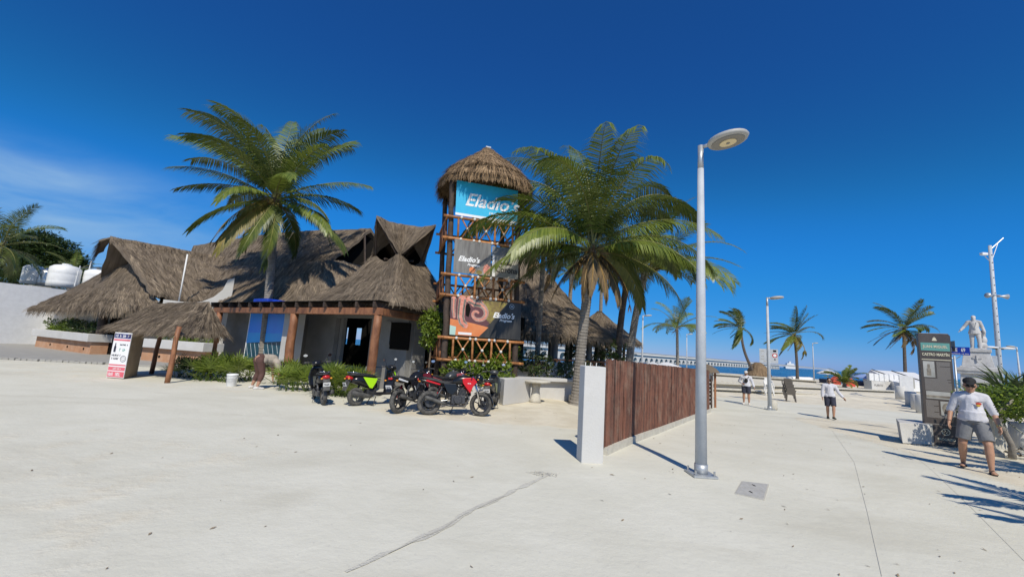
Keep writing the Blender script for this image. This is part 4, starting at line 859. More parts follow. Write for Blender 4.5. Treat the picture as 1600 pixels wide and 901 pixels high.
MB().prism([(0, -.1), (L_, -.1), (L_, .62), (0, .62)], a_ + n_ * .25, q, UP, n_ * .18).build('wall', 'white_wall', t, bevel=.015); MB().prism([(-.1, .623), (L_, .623), (L_, .74), (-.1, .74)], a_ + n_ * .02, q, UP, n_ * .55).build('ledge', 'white_wall', t, bevel=.015)
MB().prism([(-.2, 0), (L_, 0), (L_, 1.3), (-.2, 1.3)], a_ + n_ * 2.0, q, UP, n_ * .15).build('back_wall', 'white_wall', t)
MB().prism([(L_ * .62, -.1), (L_ * .95, -.1), (L_ * .95, .16), (L_ * .62, .16)], a_ - n_ * .35, q, UP, n_ * .5).build('step', 'footing', t, bevel=.02)
tb = Vector((*(1.04, 14.48), 0)); t = thing('stone_table', 'round grey stone table in front of the white planter', 'table', tb)
MB().lathe(tb, [(.02, .66), (.46, .66), (.50, .69), (.50, .73), (.46, .75), (.02, .75)], 20).build('table_top', 'footing', t, True); MB().lathe(tb, [(.22, 0), (.18, .1), (.13, .4), (.17, .66)], 14).build('pedestal', 'footing', t, True)

# ================================================================ palms and plants
mat('frond_green', (0.090, 0.135, 0.020), 0.38, (0.22, 0.265, 0.048), 1.5, transl=0.30, attr='rnd', spec=0.5)
mat('frond_dark', (0.055, 0.085, 0.018), 0.40, (0.135, 0.165, 0.034), 1.5, transl=0.26, attr='rnd', spec=0.5)
mat('frond_yellow', (0.17, 0.155, 0.028), 0.5, (0.30, 0.23, 0.05), 1.5, transl=0.30, attr='rnd')
mat('frond_brown', (0.085, 0.056, 0.026), 0.8, (0.18, 0.125, 0.06), 3, transl=0.10, attr='rnd')
mat('rachis', (0.16, 0.17, 0.045), 0.5, (0.22, 0.20, 0.06), 3)
mat('rachis_old', (0.36, 0.22, 0.05), 0.5, (0.26, 0.15, 0.04), 3)
mat('palm_trunk', (0.27, 0.245, 0.21), 0.9, (0.17, 0.15, 0.125), 4, 0.7, 14, stretch=(1, 1, 3.0), wear=((0.36, 0.34, 0.30), 1.2, 0.6))
mat('palm_trunk_dark', (0.13, 0.105, 0.085), 0.9, (0.075, 0.06, 0.05), 4, 0.7, 14, stretch=(1, 1, 3.0))
mat('fibre', (0.115, 0.075, 0.042), 0.95, (0.20, 0.145, 0.085), 8, attr='rnd')
mat('coconut', (0.20, 0.19, 0.035), 0.5, (0.28, 0.17, 0.05), 3)
WIND = Vector((-0.9, 0.25, 0))
def frond_mesh(L_, el0, droop, nl, leaf, rr, wind=0.35, az=0.0, twist=0.0, wdt=0.042, hang=0.5):
    """one feather leaf starting at the origin towards az; returns (rachis MB, leaflet MB)"""
    k = 16; pts = [Vector((0, 0, 0))]; tg = []
    for i in range(k):
        s_ = i / (k - 1); e = el0 - droop * s_ ** 1.5; a_ = az + twist * s_
        d = Vector((math.cos(a_) * math.cos(e), math.sin(a_) * math.cos(e), math.sin(e))); d = (d + WIND * wind * s_ * s_).normalized(); tg.append(d)
        if i: pts.append(pts[-1] + d * L_ / (k - 1))
    ra = MB(); ra.tube(pts, [0.034 * (1 - 0.86 * i / (k - 1)) * (1.5 if i == 0 else 1) for i in range(k)], 5)
    lf = MB(); at_ = []; roll = rr.uniform(-1.1, 1.1)
    for n in range(nl):
        s_ = 0.13 + 0.87 * (n + rr.uniform(-.3, .3)) / nl; s_ = min(0.995, s_); x = s_ * (k - 1); i = min(k - 2, int(x)); f = x - i
        p = pts[i].lerp(pts[i + 1], f); T = tg[i].lerp(tg[i + 1], f).normalized()
        sd = T.cross(Vector((0, 0, 1)))
        if sd.length < 0.15: sd = Vector((-math.sin(az), math.cos(az), 0)).cross(Vector((0, 0, 1)))
        sd.normalize(); up = sd.cross(T).normalized(); rl = Matrix.Rotation(roll * s_, 3, T); sd = rl @ sd; up = rl @ up
        ll = leaf * (0.45 + 0.62 * math.sin(math.pi * min(1.0, s_ * 0.98) ** 0.8)) * rr.uniform(0.88, 1.08)
        an = R(68 - 42 * s_)
        for sg in (-1, 1):
            if rr.random() < 0.03: continue
            d = (T * math.cos(an) + sd * sg * math.sin(an) + up * 0.20 + Vector((0, 0, -0.30 * hang)) + WIND * wind * 0.35).normalized()
            hg = hang * rr.uniform(0.6, 1.35)
            m_ = p + d * ll * 0.5 + Vector((0, 0, -1)) * ll * 0.06 * hg; d2_ = (d + Vector((0, 0, -1)) * (0.75 * hg) + WIND * wind * 0.25).normalized(); q = m_ + d2_ * ll * 0.52
            wv_ = d.cross(up); wv_.normalize(); wv_ *= wdt * 0.5 * rr.uniform(0.8, 1.15)
            lf.add([p - wv_ * .7, p + wv_ * .7, m_ + wv_, m_ - wv_, q], [(0, 1, 2, 3), (3, 2, 4)]); c_ = rr.random(); at_ += [c_, c_]
    lf.a = at_
    return ra, lf
def palm_trunk(base, top, r0, r1, bend, m, parent, rings=0.11, seed=0, n=12):
    rr = random.Random(seed); base = Vector(base); top = Vector(top); H_ = (top - base).length; k = int(H_ / rings * 2); pts = []; rd = []
    for i in range(k + 1):
        f = i / k; p = base.lerp(top, f) + Vector(bend) * math.sin(math.pi * f); pts.append(p)
        r_ = r0 * (1 - f) + r1 * f; r_ *= 1 + 0.55 * max(0, 1 - f * H_ / 0.7) ** 2; rd.append(r_ * (1.045 if i % 2 else 0.965) * rr.uniform(0.985, 1.02))
    return MB().tube(pts, rd, n).build('trunk', m, parent)
PROTO = {}
def palm(label, base, top, fronds, bend=(0, 0, 0), r0=0.2, r1=0.13, seed=1, nl=52, leaf=0.85, group='coconut palms', trunk='palm_trunk', nuts=0, proto=None, scale=1.0, wind=0.35, skirt=10, name='coconut_palm', wdt=0.042, hang=0.5):
    """fronds: (azimuth deg, start elevation deg, droop deg, length, material)"""
    rr = random.Random(seed); base = Vector(base); top = Vector(top)
    t = thing(name, label, 'palm tree', base, group)
    palm_trunk(base, top, r0, r1, bend, trunk, t, seed=seed)
    for i, (az, el, dr, L_, m) in enumerate(fronds):
        hg = hang * (1.5 if m in ('frond_yellow', 'frond_brown') else 1.0)
        if proto is not None and len(PROTO.get(proto, ())) >= 14 and el < 75:
            src = PROTO[proto]; e, msrc, L0, ch = min(src, key=lambda q: abs(q[0] - el) + (0 if q[1] == m else 60) + rr.uniform(0, 14))
            o = ch[0].copy(); C.objects.link(o); o.parent = t; o.location = top - base; o.rotation_euler = (0, 0, R(az) - ch[2]); k = L_ / L0; o.scale = (k, k, k)
            o2 = ch[1].copy(); C.objects.link(o2); o2.parent = o; continue
        ra, lf = frond_mesh(L_, R(el), R(dr), nl, leaf * L_ / 4.3, rr, wind if proto is None else wind, R(az), R(rr.uniform(-30, 30)), wdt, hg)
        o = ra.build('frond', 'rachis_old' if m in ('frond_yellow', 'frond_brown') else 'rachis'); o.parent = t; o.location = top - base + Vector((rr.uniform(-.06, .06), rr.uniform(-.06, .06), rr.uniform(-.1, .15)))
        o2 = lf.build('leaflets', m); o2.parent = o
        if proto: PROTO.setdefault(proto, []).append((el, m, L_, (o, o2, R(az))))
    mb = MB(); at_ = []
    for i in range(skirt * 4):      # torn fibre and old leaf bases at the crown
        a_ = rr.uniform(0, 6.3); q = top + Vector((math.cos(a_) * .14, math.sin(a_) * .14, rr.uniform(-.35, .25)))
        d = Vector((math.cos(a_) * rr.uniform(.3, 1), math.sin(a_) * rr.uniform(.3, 1), rr.uniform(-1, .6))).normalized(); sd = d.cross(Vector((0, 0, 1))).normalized() * rr.uniform(.012, .04); l_ = rr.uniform(.25, .75)
        mb.add([q - sd, q + sd, q + d * l_ * .6 + sd * .6, q + d * l_ + Vector((0, 0, -.1 * l_))], [(0, 1, 2, 3)]); at_.append(rr.random())
    mb.a = at_
    if skirt: stuff(mb.build('fibre', 'fibre', t))
    for i in range(nuts):
        a_ = rr.uniform(0, 6.3); MB().ball(top + Vector((math.cos(a_) * rr.uniform(.2, .34), math.sin(a_) * rr.uniform(.2, .34), rr.uniform(-.5, -.12))), (.10, .10, .125), 8, 6).build('coconut', 'coconut', t, True)
    return t
G_, D_, Y_, B_ = 'frond_green', 'frond_dark', 'frond_yellow', 'frond_brown'
# azimuths: 0 = right, 90 = away from the camera, 180 = left, 270 = towards the camera
# tall palm through the pergola: swept up and left, old yellow leaves hanging in front
cl = Vector((-11.79, 19.40, 8.16)); b0 = Vector((cl.x + 0.55, cl.y + .05, 0))
lp = [(178, 42, 44, 5.9, D_), (190, 58, 50, 5.9, G_), (165, 54, 44, 5.6, D_), (200, 30, 40, 5.0, D_), (172, 72, 54, 5.7, G_), (220, 66, 60, 5.2, D_), (150, 66, 48, 5.4, D_), (120, 78, 46, 5.6, G_), (100, 86, 40, 5.7, G_), (230, 82, 60, 5.4, G_), (70, 80, 40, 5.6, D_), (350, 84, 50, 5.4, D_), (8, 62, 36, 5.2, G_), (340, 70, 62, 4.8, D_), (20, 70, 50, 5.0, D_),
      (2, 28, 36, 4.6, G_), (352, 12, 34, 4.2, D_), (346, -10, 30, 4.4, G_), (12, -14, 34, 4.2, D_), (335, 4, 46, 3.8, D_), (262, -34, 42, 4.0, Y_), (248, -26, 48, 4.0, Y_), (232, -16, 52, 3.9, G_), (284, -42, 40, 3.9, D_), (305, -52, 30, 4.0, D_), (205, -36, 38, 3.2, B_), (270, -52, 32, 3.4, B_), (254, -58, 26, 3.0, B_), (95, -10, 50, 4.2, D_), (140, 10, 50, 4.5, D_), (60, 5, 55, 4.2, D_), (275, 62, 70, 4.6, D_), (240, 46, 66, 4.4, D_), (185, 16, 44, 4.4, D_), (160, 24, 46, 4.8, D_), (205, 48, 54, 4.9, G_), (182, 66, 40, 6.0, D_), (140, 74, 34, 6.0, G_), (110, 70, 60, 5.6, G_), (196, 74, 44, 5.8, G_), (330, 52, 60, 4.6, G_), (300, 30, 64, 3.8, G_), (258, 10, 70, 3.8, G_)]
palm('tall leaning-crowned coconut palm rising through the pergola on the left', b0, cl, lp, (0.06, 0, 0), 0.19, 0.17, 3, 72, 0.86, nuts=9, wind=0.26, skirt=18, wdt=.05, hang=1.0)
# big palm by the fence pillar: long arching fronds, glossy
cf = Vector((2.88, 14.90, 5.50)); bf = Vector((*(2.58, 15.50), gz(2.5, 14.9) - .05))
fp = [(180, 46, 92, 5.6, G_), (192, 34, 76, 5.2, G_), (200, 58, 108, 5.4, G_), (172, 74, 104, 6.0, G_), (160, 82, 84, 6.0, G_), (215, 78, 112, 5.8, G_), (130, 84, 60, 6.0, G_), (95, 86, 46, 6.0, G_), (60, 84, 62, 5.8, D_), (265, 82, 108, 5.6, G_), (245, 72, 112, 5.2, G_), (290, 80, 104, 5.6, G_), (310, 72, 112, 5.2, G_), (20, 76, 92, 5.8, D_), (5, 72, 112, 5.8, D_), (345, 66, 110, 5.2, D_), (30, 62, 90, 5.4, D_), (2, 38, 66, 5.2, G_), (14, 26, 62, 5.0, D_), (350, 28, 78, 4.9, G_), (335, 14, 72, 4.4, G_), (318, 20, 84, 4.2, G_), (225, 20, 78, 4.4, G_), (208, 8, 66, 4.6, G_), (352, -4, 60, 4.4, D_), (195, -10, 56, 4.0, D_), (165, 10, 60, 4.6, D_), (185, 18, 66, 4.8, D_), (60, 24, 70, 4.6, D_), (115, 24, 66, 4.6, D_), (40, 0, 56, 4.4, D_), (270, -40, 40, 2.2, B_), (300, -52, 32, 2.2, B_), (235, -48, 36, 2.2, B_), (330, -44, 36, 2.3, B_), (205, -52, 28, 2.0, B_), (255, -60, 24, 1.9, B_), (345, -38, 40, 2.6, B_), (190, -36, 40, 2.4, B_)]
palm('large bright coconut palm with grey ringed trunk beside the white pillar', bf, cf, fp, (-0.02, 0.0, 0.0), 0.185, 0.17, 8, 82, 0.88, nuts=5, wind=0.10, skirt=26, hang=1.35, wdt=.046)
def crown(n, rr, Lm, mats, lo=-45, hi=85, spread=1.0):
    out_ = []
    for i in range(n):
        f = i / (n - 1); el = hi + (lo - hi) * f ** 0.9 + rr.uniform(-7, 7); az = (i * 137.5 + rr.uniform(-15, 15)) % 360
        m = mats[0] if f < .45 else mats[1] if f < .82 else mats[2]
        out_.append((az, el, 48 + 22 * rr.random(), Lm * rr.uniform(.85, 1.08) * (1 - .22 * f), m))
    return out_
rr = random.Random(77)
c_ = Vector((1.42, 19.50, 7.15)); palm('slim coconut palm standing between the tower and the large palm', (c_.x - .05, c_.y, 0), c_, crown(18, rr, 3.4, (D_, D_, B_), -50), (0, 0, 0), .13, .11, 12, 44, .8, wind=.3)
c_ = Vector((6.82, 21.00, 6.12)); palm('coconut palm with yellowing fronds behind the stick fence, right trunk of the pair', (*(6.01, 21.00, 1.64)[:2], -.2), c_, crown(32, rr, 4.5, (G_, G_, Y_), -55) + [(0, 10, 60, 5.0, G_), (350, -10, 52, 4.6, G_), (10, 32, 74, 5.2, Y_), (330, 0, 62, 4.5, G_), (20, -25, 46, 4.3, Y_), (345, 42, 92, 5.0, G_), (300, 10, 74, 4.2, G_), (240, 0, 60, 4.0, G_)], (-.15, 0, 0), .2, .16, 13, 50, .85, proto='mid', wind=.35)
c_ = Vector((6.63, 23.00, 6.96)); palm('darker coconut palm behind the stick fence, left trunk of the pair', (*(6.08, 23.00, 1.60)[:2], -.2), c_, crown(26, rr, 4.4, (G_, G_, Y_), -50), (-.2, 0, 0), .2, .16, 14, 46, .85, proto='mid', trunk='palm_trunk_dark', wind=.35)
c_ = Vector((6.76, 31.00, 7.64)); palm('thin tall coconut palm behind the dining palapa', (c_.x - .2, c_.y, -.2), c_, crown(20, rr, 4.2, (D_, D_, B_), -50), (.1, 0, 0), .15, .12, 15, 40, .8, proto='mid', wind=.35)
c_ = Vector((4.03, 28.00, 7.11)); palm('coconut palm with low crown just above the dining palapa roof', (c_.x - .1, c_.y, -.1), c_, crown(20, rr, 4.0, (G_, D_, Y_), -45), (.0, 0, 0), .15, .12, 16, 40, .8, proto='mid', wind=.35)
c_ = Vector((16.20, 40.00, 4.82)); palm('small coconut palm above the fence just left of the lamp post', (c_.x + .1, c_.y, -.2), c_, crown(20, rr, 3.7, (G_, D_, Y_), -60), (0, 0, 0), .15, .12, 17, 36, .8, proto='mid', wind=.35)
# beach palms, blown to the left
def beach_palm(label, cpx, bpx, n, Lm, seed, bend=(0, 0, 0), m3=Y_):
    rr = random.Random(seed); fr = []
    for i in range(n):
        f = i / (n - 1); az = 180 + rr.gauss(0, 62) if rr.random() < .66 else rr.uniform(-50, 50); el = 78 - 120 * f + rr.uniform(-10, 10)
        fr.append((az, el, 40 + 25 * rr.random(), Lm * rr.uniform(.85, 1.1) * (1 - .15 * f), D_ if f < .55 else G_ if f < .78 else m3))
    return palm(label, bpx, cpx, fr, bend, .2, .15, seed, 40, .85, trunk='palm_trunk_dark', wind=.8, skirt=8, wdt=.075)
beach_palm('bent windblown palm leaning left over the small palapa on the beach', Vector((33.63, 60.00, 6.89)), Vector((35.46, 60.00, 0.52)), 20, 4.3, 61, (-.5, 0, 0), D_)
beach_palm('upright windblown palm beside the thin white beach lamp post', Vector((41.35, 60.00, 6.47)), Vector((41.59, 60.00, 0.01)), 22, 4.3, 62, (.1, 0, 0))
beach_palm('windblown palm with brown hanging fronds above the white tent', Vector((49.76, 52.00, 7.48)), Vector((49.51, 52.00, 0.64)), 24, 4.2, 63, (0, 0, 0), B_)
c_ = Vector((36.22, 45.00, 0.50)); palm('short bushy palm on the sand beside the white beach parasol', (c_.x, c_.y, c_.z - .6), c_, crown(16, rr, 2.4, (G_, G_, Y_), 10, 85), (0, 0, 0), .16, .14, 64, 34, .75, wind=.5, skirt=4, wdt=.07)
c_ = Vector((-33.92, 27.00, 6.23)); palm('palm at the far left edge above the white wall', (c_.x, c_.y, 0), c_, crown(20, rr, 4.0, (D_, D_, D_), -40), (0, 0, 0), .17, .14, 65, 44, .85, wind=.3)
c_ = Vector((-35.34, 33.00, 5.38)); palm('small palm behind the roof tanks', (c_.x, c_.y, 0), c_, crown(12, rr, 2.4, (G_, G_, D_), 0), (0, 0, 0), .15, .12, 66, 30, .8, wind=.3, skirt=4)

# ---------------------------------------------------------------- leafy shrubs and trees
mat('leaf_bright', (0.085, 0.145, 0.014), 0.38, (0.21, 0.28, 0.032), 3, attr='rnd', transl=0.28)
mat('leaf_deep', (0.032, 0.060, 0.014), 0.42, (0.085, 0.120, 0.028), 3, attr='rnd', transl=0.22)
mat('leaf_tree', (0.022, 0.046, 0.012), 0.5, (0.058, 0.095, 0.024), .6, attr='rnd', transl=0.2)
mat('spiky', (0.085, 0.14, 0.016), 0.40, (0.25, 0.31, 0.045), 3, attr='rnd', transl=0.28)
mat('spiky_dark', (0.030, 0.060, 0.018), 0.42, (0.090, 0.135, 0.035), 3, attr='rnd', transl=0.22)
mat('twig', (0.12, 0.09, 0.06), 0.9, (0.18, 0.14, 0.10), 5)
def leaf_card(mb, at_, p, d, up, l_, w_, c_):
    d = d.normalized(); sd = d.cross(up)
    if sd.length < 1e-3: sd = Vector((1, 0, 0))
    sd.normalize(); sd *= w_ / 2; n_ = sd.cross(d).normalized() * l_ * .10
    mb.add([p, p + d * l_ * .45 + sd - n_, p + d * l_, p + d * l_ * .45 - sd - n_, p + d * l_ * .5], [(0, 1, 4), (1, 2, 4), (2, 3, 4), (3, 0, 4)]); at_ += [c_] * 4
def shrub(label, blobs, n, ls, m, group=None, cat='shrub', name='leafy_shrub', seed=1, base=None, cluster=9):
    """blobs: (centre, radii); clusters of leaves on twigs spread through and over them"""
    rr = random.Random(seed); c0 = Vector(blobs[0][0]); base = Vector(base) if base is not None else Vector((c0.x, c0.y, 0))
    t = thing(name, label, cat, base, group); mb = MB(); at_ = []; tw = MB(); vol = [b[1][0] * b[1][1] * b[1][2] for b in blobs]
    for (c_, r_), v in zip(blobs, vol):
        c_ = Vector(c_); k = max(4, int(n * v / sum(vol) / cluster))
        for _ in range(k):
            d = Vector((rr.gauss(0, 1), rr.gauss(0, 1), rr.gauss(0, 1) + .15)).normalized(); f = rr.uniform(.35, 1.08) ** .6
            p = c_ + Vector((d.x * r_[0], d.y * r_[1], d.z * r_[2])) * f; ax = (d + Vector((0, 0, .6))).normalized(); br = rr.random()
            if rr.random() < .25: tw.tube([c_.lerp(p, .2) + Vector((0, 0, -.2 * r_[2])), p], [ls * .09, ls * .04], 4)
            for _2 in range(cluster):
                dd = (ax * rr.uniform(0, .9) + Vector((rr.gauss(0, 1), rr.gauss(0, 1), rr.gauss(0, .7)))).normalized()
                leaf_card(mb, at_, p + dd * ls * .15 + ax * ls * rr.uniform(-.4, .4), dd, ax, ls * rr.uniform(.7, 1.25), ls * rr.uniform(.34, .48), min(1, max(0, br * .6 + rr.random() * .5)))
    tw.tube([base, c0], [ls * .3, ls * .15], 6); tw.build('stem', 'twig', t)
    mb.a = at_; stuff(mb.build('foliage', m, t)); return t
def spiky(label, c_, n, L_, m, seed, group=None, spread=.5, name='fan_palm_shrub', width=.035, cat='plant', blades=11):
    """low fan palm clump: stalks each carrying a hand of narrow blades"""
    rr = random.Random(seed); c_ = Vector(c_); t = thing(name, label, cat, c_, group); mb = MB(); at_ = []; st_ = MB()
    for i in range(n):
        a_ = rr.uniform(0, 6.283); e = R(rr.uniform(30, 88)); d = Vector((math.cos(a_) * math.cos(e), math.sin(a_) * math.cos(e), math.sin(e))); b_ = c_ + Vector((rr.uniform(-1, 1) * spread, rr.uniform(-1, 1) * spread * .6, 0))
        l_ = L_ * rr.uniform(.40, .78); h = b_ + d * l_; st_.tube([b_, h], [.012, .007], 4); br = rr.random()
        sd = d.cross(Vector((0, 0, 1))).normalized(); up = sd.cross(d)
        for k in range(blades):
            f = (k / (blades - 1) - .5) * 2; an = f * R(78); bd_ = (d * math.cos(an) + sd * math.sin(an) + up * rr.uniform(-.15, .25)).normalized(); q = L_ * rr.uniform(.42, .6); w_ = sd * math.cos(an) - d * math.sin(an); w_ = w_.normalized() * width / 2
            m_ = h + bd_ * q * .55; tip = h + bd_ * q + Vector((0, 0, -.16 * q)); mb.add([h - w_ * .5, h + w_ * .5, m_ + w_, m_ - w_, tip], [(0, 1, 2, 3), (3, 2, 4)]); cc = min(1, br * .6 + rr.random() * .5); at_ += [cc, cc]
    st_.build('stalks', m, t); mb.a = at_; stuff(mb.build('blades', m, t)); return t
# planting along the front of the pergola
k = 0
for (u_xy, L_, n, lab) in (((-11.13, 14.85), .8, 26, 'green fan palm clump at the left end of the pergola bed'), ((-10.24, 14.44), .85, 30, 'green fan palm clump left of the white bucket'), ((-9.61, 14.41), .95, 34, 'tall yellow-green fan palm clump right behind the white bucket'), ((-9.44, 15.15), .85, 26, 'fan palm clump between the bucket and the bending person'),
        ((-7.58, 14.71), .9, 34, 'bright fan palm clump right of the bending person'), ((-6.57, 13.37), .8, 26, 'low fan palm clump at the foot of the left pergola post'), ((-5.05, 12.83), .95, 36, 'bright fan palm clump right of the parked dark scooter'), ((-4.70, 12.86), .9, 32, 'fan palm clump behind the green scooter tail'), ((-5.71, 13.53), .9, 28, 'fan palm clump behind the parked dark scooter')):
    spiky(lab, (u_xy[0], u_xy[1], 0), int(n * 1.2), L_ * .96, 'spiky' if k != 0 else 'spiky_dark', 100 + k, 'pergola bed plants', .42, width=.032); k += 1
shrub('bright leafy bush at the left of the tower beside the dark doorway', [((-2.82, 15.30, 2.36), (.46, .4, .66)), ((-2.97, 15.30, 1.88), (.3, .25, .36))], 1900, .15, 'leaf_bright', seed=201)
shrub('bright leafy bush filling the foot of the tower', [((-1.18, 13.95, 0.77), (.95, .3, .42)), ((-0.34, 14.10, 0.85), (.55, .3, .5)), ((-1.55, 14.00, 0.84), (.5, .3, .35)), ((-0.79, 13.75, 0.58), (.8, .25, .3))], 4200, .16, 'leaf_bright', seed=202)
shrub('bright climbing bush behind the lower lattice of the tower', [((-1.35, 15.00, 1.68), (.9, .3, .5)), ((-0.20, 15.20, 1.71), (.55, .3, .6))], 3200, .16, 'leaf_bright', seed=203)
shrub('dark rounded shrub behind the stone table', [((1.12, 17.20, 1.20), (.75, .5, .62)), ((1.67, 17.40, 1.05), (.5, .4, .4))], 1500, .12, 'leaf_deep', seed=204)
shrub('dark rounded shrub half behind the large palm trunk', [((2.42, 17.00, 0.99), (.55, .4, .42))], 800, .12, 'leaf_deep', seed=205)
shrub('dark shrub at the end of the white planter near the pillar', [((2.76, 15.60, 1.13), (.35, .35, .4))], 500, .12, 'leaf_deep', seed=206)
shrub('dark hedge under the low side palapa', [((4.83, 24.00, 1.79), (1.6, .8, .8)), ((5.86, 23.00, 1.87), (1.0, .8, .7))], 1600, .2, 'leaf_deep', seed=207)
for P_, lab, mm, s_, cols in ((PL1, 'yellow-green shrubs growing in the left planter', 'leaf_bright', 211, (0.05, .5)), (PL1, 'dark green shrubs at the right of the left planter', 'leaf_deep', 212, (.45, .95)), (PL2, 'green shrubs growing in the planter behind the sign shelter', 'leaf_bright', 213, (.05, .95))):
    a_, q, n_, L_ = P_; rr = random.Random(s_); bl_ = [(a_ + q * L_ * (cols[0] + (cols[1] - cols[0]) * (i + .5) / 5) + n_ * .4 + UP * (1.28 + rr.uniform(-.05, .1)), (L_ * (cols[1] - cols[0]) / 8, .42, .36 + rr.uniform(0, .12))) for i in range(5)]
    shrub(lab, bl_, 1300, .15, mm, seed=s_, base=a_ + q * L_ * cols[0] + n_ * .4 + UP * 1.0)
def tree(label, base, h, blobs, n, ls, seed):
    rr = random.Random(seed); base = Vector(base); t = thing('broadleaf_tree', label, 'tree', base); mb = MB(); at_ = []; tk = MB()
    tk.tube([base, base + Vector((.2, 0, h * .5)), Vector(blobs[0][0])], [.4, .3, .15], 10)
    for c_, r_ in blobs: tk.tube([base + Vector((.2, 0, h * .45)), Vector(c_)], [.22, .06], 6)
    tk.build('trunk', 'palm_trunk_dark', t)
    for c_, r_ in blobs:
        c_ = Vector(c_)
        for _ in range(int(n / len(blobs) / 10)):
            d = Vector((rr.gauss(0, 1), rr.gauss(0, 1), rr.gauss(0, 1) + .3)).normalized(); p = c_ + Vector((d.x * r_[0], d.y * r_[1], d.z * r_[2])) * rr.uniform(.45, 1.06) ** .6; br = rr.random()
            for _2 in range(10):
                dd = Vector((rr.gauss(0, 1), rr.gauss(0, 1), rr.gauss(0, .5))).normalized(); leaf_card(mb, at_, p + dd * rr.uniform(.05, .35), dd, Vector((0, 0, 1)), ls * rr.uniform(.7, 1.2), ls * .5, min(1, br * .6 + .5 * rr.random()))
    mb.a = at_; stuff(mb.build('crown', 'leaf_tree', t)); return t
tree('dense dark broadleaf tree behind the roof tanks at the left', (*(-48.32, 42.00, 4.70)[:2], 0), 7, [((-49.08, 42.00, 7.98), (2.6, 2.2, 1.8)), ((-47.17, 42.00, 8.24), (2.4, 2, 1.7)), ((-50.58, 42.00, 7.34), (2.4, 2, 1.8)), ((-49.07, 42.00, 9.33), (2.2, 2, 1.3)), ((-45.47, 42.00, 7.41), (1.5, 1.6, 1.2)), ((-51.68, 42.00, 6.46), (2.4, 2, 2)), ((-47.73, 42.00, 6.39), (3, 2, 1.3)), ((-49.51, 41.00, 5.11), (3, 2, 1.3)), ((-44.56, 41.00, 5.77), (2.6, 2, 1.2))], 26000, .34, 301)

# ================================================================ motorcycles and scooters (built at the origin: x forward, y left)
mat('tyre', (0.030, 0.029, 0.028), 0.85, (0.12, 0.115, 0.105), 12, 0.3, 60); mat('rim_black', (0.02, 0.02, 0.022), 0.4); mat('rim_grey', (0.30, 0.30, 0.31), 0.35, metal=.7)
mat('paint_black', (0.012, 0.012, 0.013), 0.22); mat('paint_red', (0.55, 0.012, 0.014), 0.22); mat('paint_maroon', (0.20, 0.012, 0.022), 0.25); mat('paint_lime', (0.42, 0.78, 0.02), 0.25); mat('paint_olive', (0.22, 0.25, 0.10), 0.35); mat('paint_graphite', (0.045, 0.05, 0.052), 0.3); mat('paint_pink', (0.42, 0.10, 0.11), 0.3)
mat('seat_vinyl', (0.016, 0.016, 0.017), 0.55, (0.03, 0.03, 0.03), 20, 0.2, 60); mat('engine', (0.10, 0.10, 0.105), 0.45, (0.05, 0.05, 0.052), 20, metal=.6); mat('chrome', (0.62, 0.63, 0.64), 0.15, metal=1.0); mat('tail_red', (0.50, 0.02, 0.02), 0.25); mat('mirror_glass', (0.75, 0.78, 0.82), 0.04, metal=1.0); mat('head_glass', (0.7, 0.72, 0.74), 0.1); mat('amber', (0.75, 0.30, 0.03), 0.3); mat('plate_white', (0.74, 0.74, 0.72), 0.5); mat('dusty', (0.11, 0.107, 0.10), 0.7, (0.05, 0.049, 0.046), 8)
def secs(S_, n=14, pw=2.4):
    """body shell from sections (x, z centre, half width, half height)"""
    mb = MB(); vs_ = []
    for (x, z, hy, hz) in S_:
        for j in range(n):
            a_ = 2 * math.pi * j / n; c_, s_ = math.cos(a_), math.sin(a_); vs_.append((x, hy * math.copysign(abs(c_) ** (2 / pw), c_), z + hz * math.copysign(abs(s_) ** (2 / pw), s_)))
    k = len(S_); fs = [(i * n + j, (i + 1) * n + j, (i + 1) * n + (j + 1) % n, i * n + (j + 1) % n) for i in range(k - 1) for j in range(n)] + [tuple(range(n)), tuple((k - 1) * n + j for j in range(n - 1, -1, -1))]
    return mb.add(vs_, fs)
